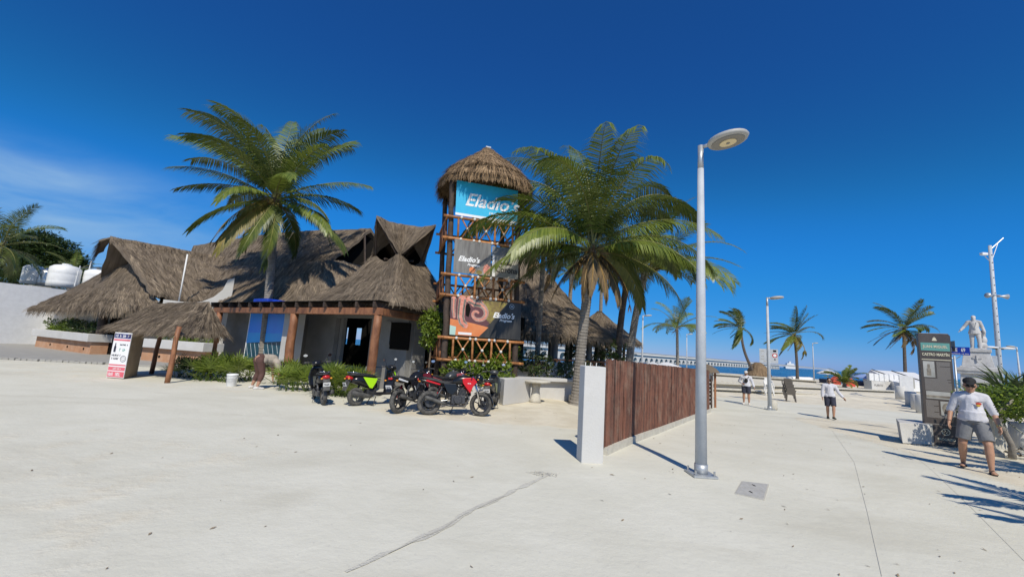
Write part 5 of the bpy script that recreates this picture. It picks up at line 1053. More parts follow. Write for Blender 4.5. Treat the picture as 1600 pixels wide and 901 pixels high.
def wheel(t, x, r_, w_, rim, steer=0.0, disc=None, spokes=5):
    mx_ = Matrix.Rotation(steer, 4, 'Z') @ Matrix.Rotation(R(90), 4, 'X'); c_ = Vector((x, 0, r_)); mb = MB(); N_, K_ = 28, 8; vs_ = []
    m_ = Matrix.Translation(c_) @ mx_
    for i in range(N_):
        a_ = 2 * math.pi * i / N_
        for j in range(K_):
            b_ = 2 * math.pi * j / K_; rr_ = r_ - w_ * .5 + math.cos(b_) * w_ * .5; vs_.append(m_ @ Vector((rr_ * math.cos(a_), rr_ * math.sin(a_), math.sin(b_) * w_ * .5)))
    wo = mb.add(vs_, [(i * K_ + j, ((i + 1) % N_) * K_ + j, ((i + 1) % N_) * K_ + (j + 1) % K_, i * K_ + (j + 1) % K_) for i in range(N_) for j in range(K_)]).build('wheel', 'tyre', t, True)
    ri = r_ - w_ * .92; mb = MB()
    vs_ = [m_ @ Vector((q * math.cos(2 * math.pi * i / N_), q * math.sin(2 * math.pi * i / N_), z)) for q, z in ((ri, -.03), (ri, .03), (ri - .025, .03), (ri - .025, -.03)) for i in range(N_)]
    mb.add(vs_, [(k * N_ + i, k * N_ + (i + 1) % N_, ((k + 1) % 4) * N_ + (i + 1) % N_, ((k + 1) % 4) * N_ + i) for k in range(4) for i in range(N_)])
    for s_ in range(spokes):
        a_ = 2 * math.pi * s_ / spokes + .3; d = Vector((math.cos(a_), math.sin(a_), 0)); mb.bar(m_ @ (d * .03), m_ @ (d * (ri - .012)), .030, .022)
    mb.lathe(c_, [(.045, -.05), (.045, .05)], 12, mx_); mb.build('rim', rim, wo)
    if disc: MB().lathe(c_, [(.06, disc - .002), (.10, disc - .002), (.10, disc + .002), (.06, disc + .002)], 18, mx_).build('brake_disc', 'engine', wo)
    return wo
def mirror(t, x, y, z, s_, h=.16, out=.09):
    e = Vector((x - .02, y + s_ * out, z + h)); MB().tube([(x, y, z), (x + .01, y + s_ * out * .7, z + h * .6), e], .006, 6).build('mirror_stalk', 'black_plastic', t)
    mx_ = Matrix.Rotation(R(90), 4, 'Y') @ Matrix.Rotation(R(12 * s_), 4, 'X'); mo = MB().lathe(e + Vector((0, s_ * .03, .02)), [(.01, .028), (.048, .016), (.056, 0), (.05, -.004), (.01, -.004)], 14, mx_, .72, 1.15).build('mirror', 'paint_black', t, True)
    MB().lathe(e + Vector((-.0055, s_ * .03, .02)), [(.006, -.003), (.046, -.003), (.046, 0), (.006, 0)], 14, mx_, .72, 1.15).build('mirror_glass', 'mirror_glass', mo)
def plate(t, x, z, tilt=-15, s_=''):
    m_ = Matrix.Rotation(R(tilt), 4, 'Y'); po = MB().box((x, 0, z), (.006, .17, .105), mtx=m_).build('number_plate', 'plate_white', t)
    scribble(.12, .045, (x - .006, 0, z), (0, -1, 0), (math.sin(R(tilt)), 0, math.cos(R(tilt))), 'sign_ink', po, int(z * 1000), 'plate_marks')
def place(t, rear, front, wb, lean=5):
    rear = Vector((*rear, 0)); d = Vector((front[0] - rear.x, front[1] - rear.y, 0)).normalized(); c_ = rear + d * wb / 2
    t.location = (c_.x, c_.y, gz(c_.x, c_.y) - .004); t.rotation_euler = (R(-lean), 0, math.atan2(d.y, d.x))
def motorcycle(label, rear, front, trim, tank='paint_black', shroud='paint_red', steer=-.25, tail='tail_red'):
    t = thing('motorcycle', label, 'motorcycle', (0, 0, 0), 'parked motorcycles and scooters'); X0, X1 = -.64, .66; r_ = .295
    wheel(t, X0, r_, .115, 'rim_black', 0, .075); wheel(t, X1, r_, .095, 'rim_black', steer, -.07)
    MB().tube([(.44, 0, .92), (.40, 0, .78), (.10, 0, .70), (-.30, 0, .70), (-.60, 0, .80)], [.03, .034, .028, .026, .018], 8).tube([(.40, 0, .78), (.32, 0, .42), (.05, 0, .28), (-.22, 0, .30), (-.28, 0, .68)], .022, 8).build('frame', 'paint_black', t, True)
    for s_ in (-1, 1): MB().bar((-.20, s_ * .10, .36), (X0, s_ * .09, r_), .03, .055).build('swingarm', 'paint_black', t, bevel=.008)
    for s_ in (-1, 1): MB().tube([(-.36, s_ * .12, .66), (-.52, s_ * .12, .36)], .028, 8).build('shock_absorber', 'tail_red' if s_ > 0 else 'engine', t, True)
    mb = MB().box((.06, 0, .40), (.34, .24, .20)).box((.16, 0, .56), (.17, .18, .20), mtx=Matrix.Rotation(R(14), 4, 'Y'))
    for i in range(6): mb.box((.145 + .008 * i, 0, .50 + .028 * i), (.205, .215, .010), mtx=Matrix.Rotation(R(14), 4, 'Y'))
    mb.lathe((.05, 0, .40), [(.10, -.15), (.11, -.13), (.11, .13), (.10, .15)], 16, Matrix.Rotation(R(90), 4, 'X')); mb.build('engine', 'engine', t, bevel=.006)
    MB().tube([(.26, -.06, .55), (.34, -.09, .42), (.24, -.12, .24), (-.12, -.13, .24), (-.26, -.14, .29)], .021, 8).build('exhaust_pipe', 'engine', t, True); MB().tube([(-.22, -.15, .28), (-.40, -.16, .33), (-.72, -.17, .43), (-.76, -.17, .445)], [.026, .042, .047, .030], 12).build('muffler', 'dusty', t, True)
    mb = MB(); d = Matrix.Rotation(steer, 3, 'Z')
    for s_ in (-1, 1): mb.tube([Vector((.42, s_ * .085, .98)), Vector((X1, 0, r_)) + d @ Vector((0, s_ * .085, 0))], [.021, .027], 10)
    mb.build('fork', 'chrome', t, True); MB().box((.44, 0, .90), (.08, .22, .04), mtx=Matrix.Rotation(R(20), 4, 'Y')).build('fork_yoke', 'paint_black', t)
    mb = MB(); vs_ = []
    for i in range(11):
        a_ = R(-8 + 135 * i / 10); 
        for w_ in (-.06, -.035, .035, .06): vs_.append(Vector((X1, 0, r_)) + d @ Vector((math.cos(a_) * (.325 - (.015 if abs(w_) > .05 else 0)), w_, math.sin(a_) * (.325 - (.015 if abs(w_) > .05 else 0)))))
    mb.add(vs_, [(i * 4 + j, i * 4 + j + 1, i * 4 + 5 + j, i * 4 + 4 + j) for i in range(10) for j in range(3)]).build('front_mudguard', 'paint_black', t, True)
    tk = secs([(-.12, .80, .05, .03), (-.08, .83, .115, .075), (.05, .87, .15, .115), (.22, .89, .165, .125), (.34, .88, .15, .10), (.42, .86, .08, .05)]).build('fuel_tank', tank, t, True)
    MB().lathe((.16, 0, 1.005), [(.045, 0), (.045, .012), (.03, .018)], 12).build('filler_cap', 'chrome', tk)
    for s_ in (-1, 1):
        sh = MB().prism([(.12, .92), (.40, .95), (.50, .84), (.40, .72), (.34, .56), (.22, .70), (.14, .80)], (0, s_ * .168, 0), (1, 0, 0), (0, 0, 1), (0, s_ * .022, 0)).build('tank_shroud', shroud, t, bevel=.01)
        scribble(.10, .03, (.31, s_ * .1925, .80), (-s_, 0, 0) if s_ > 0 else (1, 0, 0), (0, 0, 1), 'letter_white', sh, 9, 'badge')
        MB().prism([(-.34, .78), (-.02, .78), (.02, .62), (-.10, .50), (-.22, .56)], (0, s_ * .105, 0), (1, 0, 0), (0, 0, 1), (0, s_ * .02, 0)).build('side_panel', 'paint_black', t, bevel=.008)
    secs([(-.88, .90, .05, .02), (-.80, .88, .10, .04), (-.52, .84, .115, .05), (-.38, .80, .13, .055), (-.20, .79, .12, .05), (-.08, .82, .08, .04)]).build('seat', 'seat_vinyl', t, True)
    tl_ = secs([(-.96, .87, .03, .02), (-.86, .83, .075, .045), (-.60, .78, .10, .05), (-.40, .74, .11, .04)]).build('tail_fairing', 'paint_black', t, True)
    for s_ in (-1, 1): MB().prism([(-.78, .815), (-.42, .73), (-.40, .76), (-.74, .85)], (0, s_ * .096, 0), (1, 0, 0), (0, 0, 1), (0, s_ * .012, 0)).build('stripe', trim, tl_)
    MB().box((-.955, 0, .845), (.03, .12, .05)).build('tail_light', tail, t, bevel=.01); MB().prism([(-.92, .82), (-.86, .80), (-1.00, .52), (-1.03, .53)], (0, -.07, 0), (1, 0, 0), (0, 0, 1), (0, .14, 0)).build('rear_mudguard', 'black_plastic', t); plate(t, -1.005, .64, -22)
    hl = secs([(.50, .92, .11, .11), (.58, .92, .12, .13), (.66, .90, .09, .10), (.68, .90, .05, .06)]).build('headlight', 'paint_black', t, True); MB().ball((.66, 0, .90), (.03, .075, .08), 10, 6).build('headlight_glass', 'head_glass', hl, True)
    MB().prism([(.46, .98), (.60, 1.03), (.66, 1.0), (.60, .96)], (0, -.08, 0), (1, 0, 0), (0, 0, 1), (0, .16, 0)).build('windscreen', 'paint_black', t)
    hb = MB().tube([(.34, -.36, 1.05), (.40, -.14, 1.07), (.42, 0, 1.03), (.40, .14, 1.07), (.34, .36, 1.05)], .013, 8).build('handlebar', 'black_plastic', t, True)
    for s_ in (-1, 1):
        MB().tube([(.335, s_ * .37, 1.05), (.365, s_ * .24, 1.062)], .019, 8).build('grip', 'tyre', hb); MB().tube([(.40, s_ * .34, 1.045), (.43, s_ * .18, 1.05)], .006, 6).build('lever', 'engine', hb); mirror(t, .38, s_ * .20, 1.07, s_)
        for x_, z_ in ((.52, .90), (-.92, .80)): MB().tube([(x_, s_ * .08, z_), (x_, s_ * .15, z_)], .008, 6).build('signal_arm', 'black_plastic', t); MB().ball((x_, s_ * .175, z_), (.022, .035, .02), 8, 5).build('turn_signal', 'amber', t)
    MB().tube([(-.02, .10, .24), (-.08, .30, .01)], .012, 6).build('side_stand', 'engine', t); MB().tube([(-.06, -.22, .30), (-.06, .22, .30)], .012, 6).build('foot_peg', 'engine', t)
    place(t, rear, front, 1.30); return t
def scooter(label, rear, front, body, panel, accent, steer=-.2, grey='dusty', num='', lean=5, rack=False):
    t = thing('scooter', label, 'scooter', (0, 0, 0), 'parked motorcycles and scooters'); X0, X1 = -.60, .64; r_ = .235
    wheel(t, X0, r_, .11, 'rim_grey', 0, None, 4); wheel(t, X1, r_, .095, 'rim_grey', steer, -.06, 4)
    secs([(-.78, .66, .09, .06), (-.62, .66, .15, .11), (-.38, .62, .17, .16), (-.16, .58, .16, .16), (-.08, .52, .13, .10)]).build('rear_body', body, t, True)
    for s_ in (-1, 1): MB().prism([(-.52, .74), (-.10, .70), (-.14, .60), (-.24, .44), (-.32, .46)], (0, s_ * .162, 0), (1, 0, 0), (0, 0, 1), (0, s_ * .02, 0)).build('side_panel', panel, t, bevel=.012)
    secs([(-.84, .80, .07, .02), (-.74, .80, .12, .04), (-.45, .79, .14, .055), (-.20, .76, .13, .05), (-.08, .74, .08, .03)]).build('seat', 'seat_vinyl', t, True)
    MB().box((.12, 0, .30), (.50, .30, .07)).build('floorboard', 'black_plastic', t, bevel=.02); MB().tube([(.42, 0, .38), (.10, 0, .27), (-.30, 0, .34)], .04, 8).build('frame', 'paint_black', t, True)
    mb = MB(); vs_ = []
    for i, (x_, z_, w_) in enumerate(((.34, .30, .14), (.40, .46, .20), (.44, .64, .22), (.43, .82, .17), (.40, .93, .10))):
        for yy, bx in ((-1, -.05), (-.6, .03), (0, .06), (.6, .03), (1, -.05)): vs_.append((x_ + bx, yy * w_, z_))
        for yy, bx in ((1, -.08), (.6, -.02), (0, .0), (-.6, -.02), (-1, -.08)): vs_.append((x_ + bx, yy * w_ * .97, z_))
    mb.add(vs_, [(i * 10 + j, i * 10 + (j + 1) % 10, (i + 1) * 10 + (j + 1) % 10, (i + 1) * 10 + j) for i in range(4) for j in range(10)] + [tuple(range(9, -1, -1)), tuple(range(40, 50))]).build('leg_shield', body, t, True)
    MB().prism([(.46, .58), (.52, .72), (.47, .90), (.44, .74)], (0, -.12, 0), (1, 0, 0), (0, 0, 1), (0, .24, 0)).build('front_accent', accent, t, bevel=.015)
    d = Matrix.Rotation(steer, 3, 'Z'); mb = MB()
    for s_ in (-1, 1): mb.tube([Vector((.46, s_ * .06, .60)), Vector((X1, 0, r_)) + d @ Vector((0, s_ * .07, 0))], .018, 8)
    mb.build('fork', 'engine', t, True); mb = MB(); vs_ = []
    for i in range(11):
        a_ = R(-12 + 160 * i / 10)
        for w_ in (-.075, -.045, .045, .075): vs_.append(Vector((X1, 0, r_)) + d @ Vector((math.cos(a_) * (.268 - (.03 if abs(w_) > .05 else 0)), w_, math.sin(a_) * (.268 - (.03 if abs(w_) > .05 else 0)))))
    mb.add(vs_, [(i * 4 + j, i * 4 + j + 1, i * 4 + 5 + j, i * 4 + 4 + j) for i in range(10) for j in range(3)]).build('front_mudguard', grey, t, True)
    secs([(.30, .99, .10, .05), (.40, 1.0, .15, .075), (.48, .97, .12, .07), (.53, .95, .06, .04)]).build('headset', body, t, True); MB().ball((.50, 0, .955), (.035, .08, .045), 10, 6).build('headlight', 'head_glass', t, True)
    hb = MB().tube([(.30, -.34, 1.03), (.37, -.12, 1.03), (.37, .12, 1.03), (.30, .34, 1.03)], .013, 8).build('handlebar', 'black_plastic', t, True)
    for s_ in (-1, 1): MB().tube([(.295, s_ * .35, 1.03), (.33, s_ * .22, 1.03)], .019, 8).build('grip', 'tyre', hb); MB().tube([(.35, s_ * .33, 1.02), (.40, s_ * .18, 1.03)], .006, 6).build('lever', 'engine', hb); mirror(t, .36, s_ * .17, 1.03, s_, .17, .11)
    MB().box((-.34, .12, .28), (.50, .07, .14), mtx=Matrix.Rotation(R(4), 4, 'Y')).lathe((-.16, .16, .30), [(.02, -.01), (.10, -.01), (.10, .02), (.02, .02)], 16, Matrix.Rotation(R(90), 4, 'X')).box((-.20, 0, .34), (.26, .20, .16)).build('engine', 'engine', t, bevel=.015)
    MB().tube([(-.20, -.12, .24), (-.36, -.15, .25), (-.76, -.16, .34), (-.80, -.16, .35)], [.03, .055, .062, .03], 12).build('muffler', grey, t, True); MB().tube([(-.42, .13, .60), (-.58, .12, .27)], .026, 8).build('shock_absorber', 'engine', t, True)
    tl_ = secs([(-.90, .74, .05, .03), (-.86, .73, .09, .05), (-.76, .70, .10, .05)]).build('tail_light', 'tail_red', t, True); MB().prism([(-.86, .70), (-.80, .68), (-.92, .40), (-.95, .41)], (0, -.075, 0), (1, 0, 0), (0, 0, 1), (0, .15, 0)).build('rear_mudguard', grey, t); plate(t, -.935, .555, -20)
    for s_ in (-1, 1): MB().tube([(-.50, s_ * .13, .82), (-.74, s_ * .12, .86), (-.86, s_ * .04, .86)], .011, 6).build('grab_rail', 'chrome', t, True)
    for s_ in (-1, 1): MB().ball((-.88, s_ * .11, .70), (.025, .03, .022), 8, 5).build('turn_signal', 'amber', t)
    MB().tube([(-.10, -.12, .22), (-.20, -.20, .01), (-.20, .20, .01), (-.10, .12, .22)], .013, 6).build('centre_stand', 'engine', t, True)
    place(t, rear, front, 1.24, lean); return t
scooter('dark scooter seen from behind, farthest left of the parked bikes', (-4.62, 10.95), (-5.35, 12.0), 'paint_black', 'paint_graphite', 'paint_black')
scooter('black scooter with lime green side panel beside the pergola post', (-3.90, 11.15), (-3.05, 12.05), 'paint_black', 'paint_lime', 'paint_lime', .25)
motorcycle('maroon and white motorcycle with its tail to the camera', (-2.58, 10.42), (-2.05, 11.6), 'letter_white', 'paint_black', 'paint_maroon', -.3)
motorcycle('black motorcycle with bright red tank shroud parked side-on in front', (-1.86, 10.49), (-0.59, 10.82), 'paint_red', 'paint_black', 'paint_red', -.45)
motorcycle('black motorcycle with dull pink trim half hidden behind the red and black one', (-1.95, 11.55), (-1.2, 12.6), 'paint_pink', 'paint_graphite', 'paint_pink', .2)
scooter('olive and grey scooter parked at the right by the tower bush', (-0.42, 11.95), (-0.28, 13.1), 'paint_graphite', 'paint_olive', 'paint_olive', -.15)

# ================================================================ people (facing +x at the origin, y left)
def blob(name, prims, m, parent, voxel=0.011, smooth=6):
    """one continuous surface from overlapping tapered limbs and rounded masses"""
    mb = MB()
    for p in prims:
        if p[0] == 'c':
            a_, ra, b_, rb = Vector(p[1]), p[2], Vector(p[3]), p[4]; n = (b_ - a_).length; k = max(2, int(n / .05)); mb.tube([a_.lerp(b_, i / k) for i in range(k + 1)], [ra + (rb - ra) * i / k for i in range(k + 1)], 12); mb.ball(a_, ra * .995, 12, 8); mb.ball(b_, rb * .995, 12, 8)
        elif p[0] == 'o':     # open-ended limb: flat ends (sleeve, trouser leg)
            a_, ra, b_, rb = Vector(p[1]), p[2], Vector(p[3]), p[4]; mb.tube([a_, a_.lerp(b_, .5), b_], [ra, (ra + rb) / 2, rb], 14)
        else: mb.ball(Vector(p[1]), p[2], 14, 10, p[3] if len(p) > 3 else None)
    o = mb.build(name, m, parent, True); r_ = o.modifiers.new('r', 'REMESH'); r_.mode = 'VOXEL'; r_.voxel_size = voxel; r_.use_smooth_shade = True
    s_ = o.modifiers.new('s', 'SMOOTH'); s_.iterations = smooth; s_.factor = .5
    dg = bpy.context.evaluated_depsgraph_get(); bpy.context.view_layer.update(); me = bpy.data.meshes.new_from_object(o.evaluated_get(dg)); old = o.data; o.modifiers.clear(); o.data = me; bpy.data.meshes.remove(old)
    me.materials.clear(); me.materials.append(M[m]); me.polygons.foreach_set('use_smooth', [True] * len(me.polygons)); return o
mat('skin', (0.44, 0.245, 0.155), 0.55, (0.38, 0.205, 0.13), 6); mat('cloth_white', (0.62, 0.62, 0.66), 0.85, (0.54, 0.54, 0.58), 8, 0.5, 9); mat('cloth_grey', (0.20, 0.205, 0.215), 0.85, (0.15, 0.155, 0.165), 10, 0.4, 12); mat('cloth_navy', (0.022, 0.024, 0.042), 0.85, (0.035, 0.037, 0.06), 10, .4, 12); mat('cloth_black', (0.012, 0.012, 0.013), 0.8); mat('hair', (0.014, 0.011, 0.009), 0.6); mat('cloth_beige', (0.42, 0.36, 0.29), 0.85, (0.35, 0.30, 0.24), 8, .4, 10); mat('cloth_brown', (0.105, 0.050, 0.040), 0.8, (0.08, 0.038, 0.03), 8, .3, 12); mat('shoe_white', (0.6, 0.58, 0.55), 0.7); mat('gold', (0.7, 0.5, 0.2), 0.3, metal=1.0); mat('print_red', (0.55, 0.07, 0.04), .7); mat('print_yellow', (0.65, 0.40, 0.05), .7); mat('shoe_dark', (0.05, 0.055, 0.04), .8); mat('lip', (0.22, 0.08, 0.065), .5)
def hand(wr, d, pn, s_, k=1.0, curl=.5):
    """palm and five bent fingers from the wrist along d; pn is the palm's facing, s_ +1 when the thumb is on pn x d side"""
    d = Vector(d).normalized(); pn = Vector(pn); pn = (pn - d * pn.dot(d)).normalized(); sd = d.cross(pn) * s_; P = [('c', wr, .026 * k, wr + d * .03 * k, .026 * k)]
    for j in (-1.5, -.5, .5, 1.5):
        b_ = wr + d * .088 * k + sd * j * .0205 * k; P.append(('c', wr + d * .015 * k + sd * j * .012 * k, .017 * k, b_, .0125 * k))
        l_ = (.072 - .007 * abs(j - .3)) * k; d1_ = (d + pn * curl * .55).normalized(); d2_ = (d + pn * curl * 1.9).normalized(); m_ = b_ + d1_ * l_ * .52; P += [('c', b_, .0100 * k, m_, .0092 * k), ('c', m_, .0092 * k, m_ + d2_ * l_ * .5, .0078 * k)]
    t0_ = wr + d * .03 * k + sd * .026 * k; t1 = t0_ + (d * .6 + sd * .75 + pn * .3).normalized() * .042 * k; P += [('c', t0_, .0135 * k, t1, .0115 * k), ('c', t1, .0115 * k, t1 + (d + pn * .4).normalized() * .034 * k, .0095 * k)]
    return P
def person(label, loc, yaw, J, look, voxel=.011, group=None, extras=None):
    """J: joints; look: clothing choices"""
    t = thing('person', label, 'person', (0, 0, 0), group); v = {k: Vector(p) for k, p in J.items()}; fat = look.get('fat', 1.0)
    hd = v['head']; ft = look.get('face', Vector((1, 0, 0))); ft = Vector(ft).normalized(); upv = (hd - v['neck']).normalized(); ft = (ft - upv * ft.dot(upv)).normalized(); lf = upv.cross(ft); mh = Matrix((ft, lf, upv)).transposed().to_4x4()
    hs_ = look.get('hs', 1.0); mh = mh @ Matrix.Scale(hs_, 4); hp = lambda x, y, z: hd + (ft * x + lf * y + upv * z) * hs_
    P = [('e', hp(-.005, 0, .02), (.098, .078, .108), mh), ('e', hp(.022, 0, -.045), (.070, .060, .075), mh), ('e', hp(.098, 0, -.012), (.020, .014, .026), mh), ('e', hp(.0, .078, -.005), (.018, .011, .030), mh), ('e', hp(.0, -.078, -.005), (.018, .011, .030), mh), ('e', hp(.075, 0, -.085), (.026, .028, .022), mh),
         ('c', v['neck'], .062 * fat, hd - upv * .05, .054), ('c', v['neck'], .07 * fat, v['chest'], .12), ('c', v['chest'], .125 * fat, v['pel'], .13 * fat)]
    for s_ in 'LR':
        sg = 1 if s_ == 'L' else -1
        P += [('c', v['neck'], .05, v['sh' + s_], .058 * fat), ('c', v['sh' + s_], .058 * fat, v['el' + s_], .043 * fat), ('c', v['el' + s_], .043 * fat, v['wr' + s_], .028 * fat), ('c', v['pel'], .11 * fat, v['hip' + s_], .10 * fat), ('c', v['hip' + s_], .092 * fat, v['kn' + s_], .060 * fat), ('c', v['kn' + s_], .058 * fat, v['kn' + s_].lerp(v['an' + s_], .35), .060 * fat), ('c', v['kn' + s_].lerp(v['an' + s_], .35), .060 * fat, v['an' + s_], .037)]
        td = Vector(look.get('toe' + s_, (1, .12 * sg, 0))).normalized(); h_ = v['an' + s_] + Vector((0, 0, -.045)); P += [('c', h_ - td * .05, .035, h_ + td * .11, .032), ('e', h_ + td * .14 + Vector((0, 0, -.008)), (.062, .045, .026), Matrix.Rotation(math.atan2(td.y, td.x), 4, 'Z')), ('c', v['an' + s_], .037, h_, .038)]
        hd_ = (v['wr' + s_] - v['el' + s_]).normalized(); pn = Vector(look.get('palm' + s_, (0.2, -sg, 0))); P += hand(v['wr' + s_], hd_, pn, sg if not look.get('flip') else -sg, 1.0, look.get('curl', .55))
    body = blob('body', P, look.get('skin', 'skin'), t, voxel, 4)
    MB().ball(hp(.088, .030, .012), (.010, .014, .009), 8, 6).build('eye', 'shoe_white', body); MB().ball(hp(.088, -.030, .012), (.010, .014, .009), 8, 6).build('eye', 'shoe_white', body); MB().ball(hp(.092, 0, -.062), (.008, .024, .007), 8, 5, mh).build('mouth', 'lip', body)
    for y_ in (.030, -.030): MB().ball(hp(.096, y_, .012), (.005, .007, .007), 7, 5).build('iris', 'hair', body)
    for y_ in (.032, -.032): MB().ball(hp(.089, y_, .036), (.008, .020, .005), 8, 5, mh).build('eyebrow', 'hair', body)
    # shirt
    ch, pe = v['chest'], v['pel']; ad = (ch - pe).normalized(); w_ = look.get('belly', .15)
    S_ = [('c', ch + ad * .04, .135 * fat, ch, .14 * fat), ('c', ch, .14 * fat, pe.lerp(ch, .35), w_ * fat), ('o', pe.lerp(ch, .5), w_ * 1.02 * fat, pe - ad * .02, w_ * 1.03 * fat)]
    for s_ in 'LR':
        sg = 1 if s_ == 'L' else -1; sl_ = look.get('sleeve', .6); e_ = v['el' + s_]; S_ += [('c', ch + ad * .03, .12 * fat, v['sh' + s_], .074 * fat), ('c', v['neck'] - ad * .02, .085 * fat, v['sh' + s_], .075 * fat), ('e', pe + Vector((0, 0, 0)) + (v['hip' + s_] - pe) * .9 + ad * .06, (.13 * fat, .12 * fat, .12))]
        if sl_ >= 1: S_ += [('c', v['sh' + s_], .074 * fat, e_, .060 * fat), ('o', e_.lerp(v['sh' + s_], .03), .060 * fat, e_.lerp(v['wr' + s_], min(.97, sl_ - 1)), .050 * fat)]
        else: S_ += [('o', v['sh' + s_], .084 * fat, v['sh' + s_].lerp(e_, sl_), .075 * fat)]
    sh = blob('shirt', S_, look['shirt'], t, max(voxel, .011), 5)
    # trousers
    T_ = [('o', pe + ad * .07, .145 * fat, pe - ad * .06, .15 * fat)]
    for s_ in 'LR':
        ln2 = look.get('leg', .85); h_, k_, a_ = v['hip' + s_], v['kn' + s_], v['an' + s_]; T_ += [('c', pe, .12 * fat, h_, .118 * fat)]
        fl2 = look.get('flare', 1.0)
        if ln2 <= 1: T_ += [('c', h_, .112 * fat, h_.lerp(k_, .5), .105 * fat * fl2), ('o', h_.lerp(k_, .3), .108 * fat * fl2, h_.lerp(k_, ln2), .098 * fat * fl2)]
        else: T_ += [('c', h_, .112 * fat, k_, .072 * fat), ('c', k_, .071 * fat, k_.lerp(a_, .35), .070 * fat), ('c', k_.lerp(a_, .35), .070 * fat, k_.lerp(a_, min(.97, ln2 - 1)), .044)]
    blob('shorts' if look.get('leg', .85) <= 1 else 'leggings', T_, look['pants'], t, max(voxel, .011), 4)
    for s_ in 'LR':
        sg = 1 if s_ == 'L' else -1; td = Vector(look.get('toe' + s_, (1, .12 * sg, 0))).normalized(); h_ = v['an' + s_] + Vector((0, 0, -.045)); az = Matrix.Rotation(math.atan2(td.y, td.x), 4, 'Z')
        if look.get('sandal'): sole = blob('sandal', [('c', h_ - td * .07 + Vector((0, 0, -.034)), .034, h_ + td * .17 + Vector((0, 0, -.034)), .040)], look['shoes'], t, .01, 2); sole.data.transform(Matrix.Translation(Vector((0, 0, h_.z - .034))) @ Matrix.Diagonal((1, 1, .36, 1)) @ Matrix.Translation(Vector((0, 0, -(h_.z - .034))))); MB().tube([h_ + td * .09 + td.cross(UP) * .055 + Vector((0, 0, -.03)), h_ + td * .08 + Vector((0, 0, .036)), h_ + td * .09 - td.cross(UP) * .055 + Vector((0, 0, -.03))], .014, 6).build('strap', look['shoes'], sole)
        else: blob('shoe', [('c', h_ - td * .065 + Vector((0, 0, -.006)), .043, h_ + td * .10 + Vector((0, 0, -.008)), .043), ('e', h_ + td * .15 + Vector((0, 0, -.012)), (.065, .050, .034), az), ('o', h_ + Vector((0, 0, -.02)), .05, h_ + Vector((0, 0, .05)), .048)], look['shoes'], t, .011, 3)
    if look.get('hair'): blob('hair', [('e', hp(-.02, 0, .042), (.098, .086, .098), mh), ('e', hp(-.055, 0, -.01), (.058, .078, .08), mh)], 'hair', t, .011, 3)
    if look.get('bun'): blob('hair', [('e', hp(-.02, 0, .04), (.10, .088, .10), mh), ('e', hp(-.11, 0, .05), (.05, .05, .05), mh)], 'hair', t, .011, 3)
    if look.get('cap'):
        cpx = blob('cap', [('e', hp(-.012, 0, .078), (.104, .087, .072), mh), ('e', hp(-.004, 0, .066), (.103, .086, .035), mh), ('e', hp(.105, 0, .062), (.062, .060, .011), mh @ Matrix.Rotation(R(14), 4, 'Y'))], look['cap'], t, .009, 2)
        if not look.get('hair'): blob('hair', [('e', hp(-.045, 0, .005), (.07, .084, .055), mh)], 'hair', t, .011, 2)
    if look.get('glasses'):
        gl_ = MB().ball(hp(.094, .033, .012), (.012, .030, .022), 10, 6, mh).ball(hp(.094, -.033, .012), (.012, .030, .022), 10, 6, mh).bar(hp(.10, .012, .02), hp(.10, -.012, .02), .006, .006).bar(hp(.085, .064, .018), hp(-.01, .082, .016), .005, .006).bar(hp(.085, -.064, .018), hp(-.01, -.082, .016), .005, .006).build('sunglasses', 'paint_black', t)
    if extras: extras(t, v, hp, sh)
    t.location = loc; t.rotation_euler = (0, 0, yaw); return t
STAND = dict(pel=(0, 0, .96), chest=(0.01, 0, 1.27), neck=(0, 0, 1.44), head=(.02, 0, 1.575), shL=(0, .19, 1.38), elL=(-.03, .27, 1.10), wrL=(.06, .30, .86), shR=(0, -.19, 1.38), elR=(-.03, -.27, 1.10), wrR=(.06, -.30, .86), hipL=(0, .095, .90), knL=(.02, .11, .50), anL=(0, .12, .085), hipR=(0, -.095, .90), knR=(.02, -.11, .50), anR=(0, -.12, .085))
# nearest man, walking towards the camera on the right
J = dict(STAND, anL=(.22, .17, .085), knL=(.17, .165, .50), anR=(-.16, -.17, .10), knR=(.05, -.165, .49), elR=(-.04, -.29, 1.10), wrR=(.10, -.33, .86), elL=(-.02, .29, 1.10), wrL=(.12, .33, .86), shL=(0, .18, 1.39), shR=(0, -.18, 1.39), head=(.03, 0, 1.60))
def ex1(t, v, hp, sh):
    c_ = Vector((.185, .085, 1.27)); MB().ball(c_, (.008, .042, .030), 8, 5).build('chest_print', 'print_red', sh); MB().ball(c_ + Vector((.003, -.005, -.035)), (.008, .03, .022), 8, 5).build('chest_print', 'print_yellow', sh); MB().bar(c_ + Vector((.006, -.05, .035)), c_ + Vector((.006, .05, .04)), .004, .010).build('chest_print', 'cloth_navy', sh)
    for i in range(4): MB().ball(v['elL'].lerp(v['shL'], .18 + .13 * i) + Vector((.035, .062, 0)), (.012, .02, .010), 6, 4).build('sleeve_print', 'cloth_black', sh)
    w_ = v['wrL'].lerp(v['elL'], .10); d = (v['wrL'] - v['elL']).normalized(); MB().tube([w_ - d * .014, w_ + d * .014], .036, 14).build('wrist_watch', 'gold', t); w_ = v['wrR'].lerp(v['elR'], .10); d = (v['wrR'] - v['elR']).normalized(); MB().tube([w_ - d * .005, w_ + d * .005], .034, 12).build('bracelet', 'cloth_black', t)
    n_ = v['neck']; MB().tube([n_ + Vector((.02, .085, -.01)), n_ + Vector((.11, .04, -.09)), n_ + Vector((.135, 0, -.13)), n_ + Vector((.11, -.04, -.09)), n_ + Vector((.02, -.085, -.01))], .004, 5).build('necklace', 'gold', t)
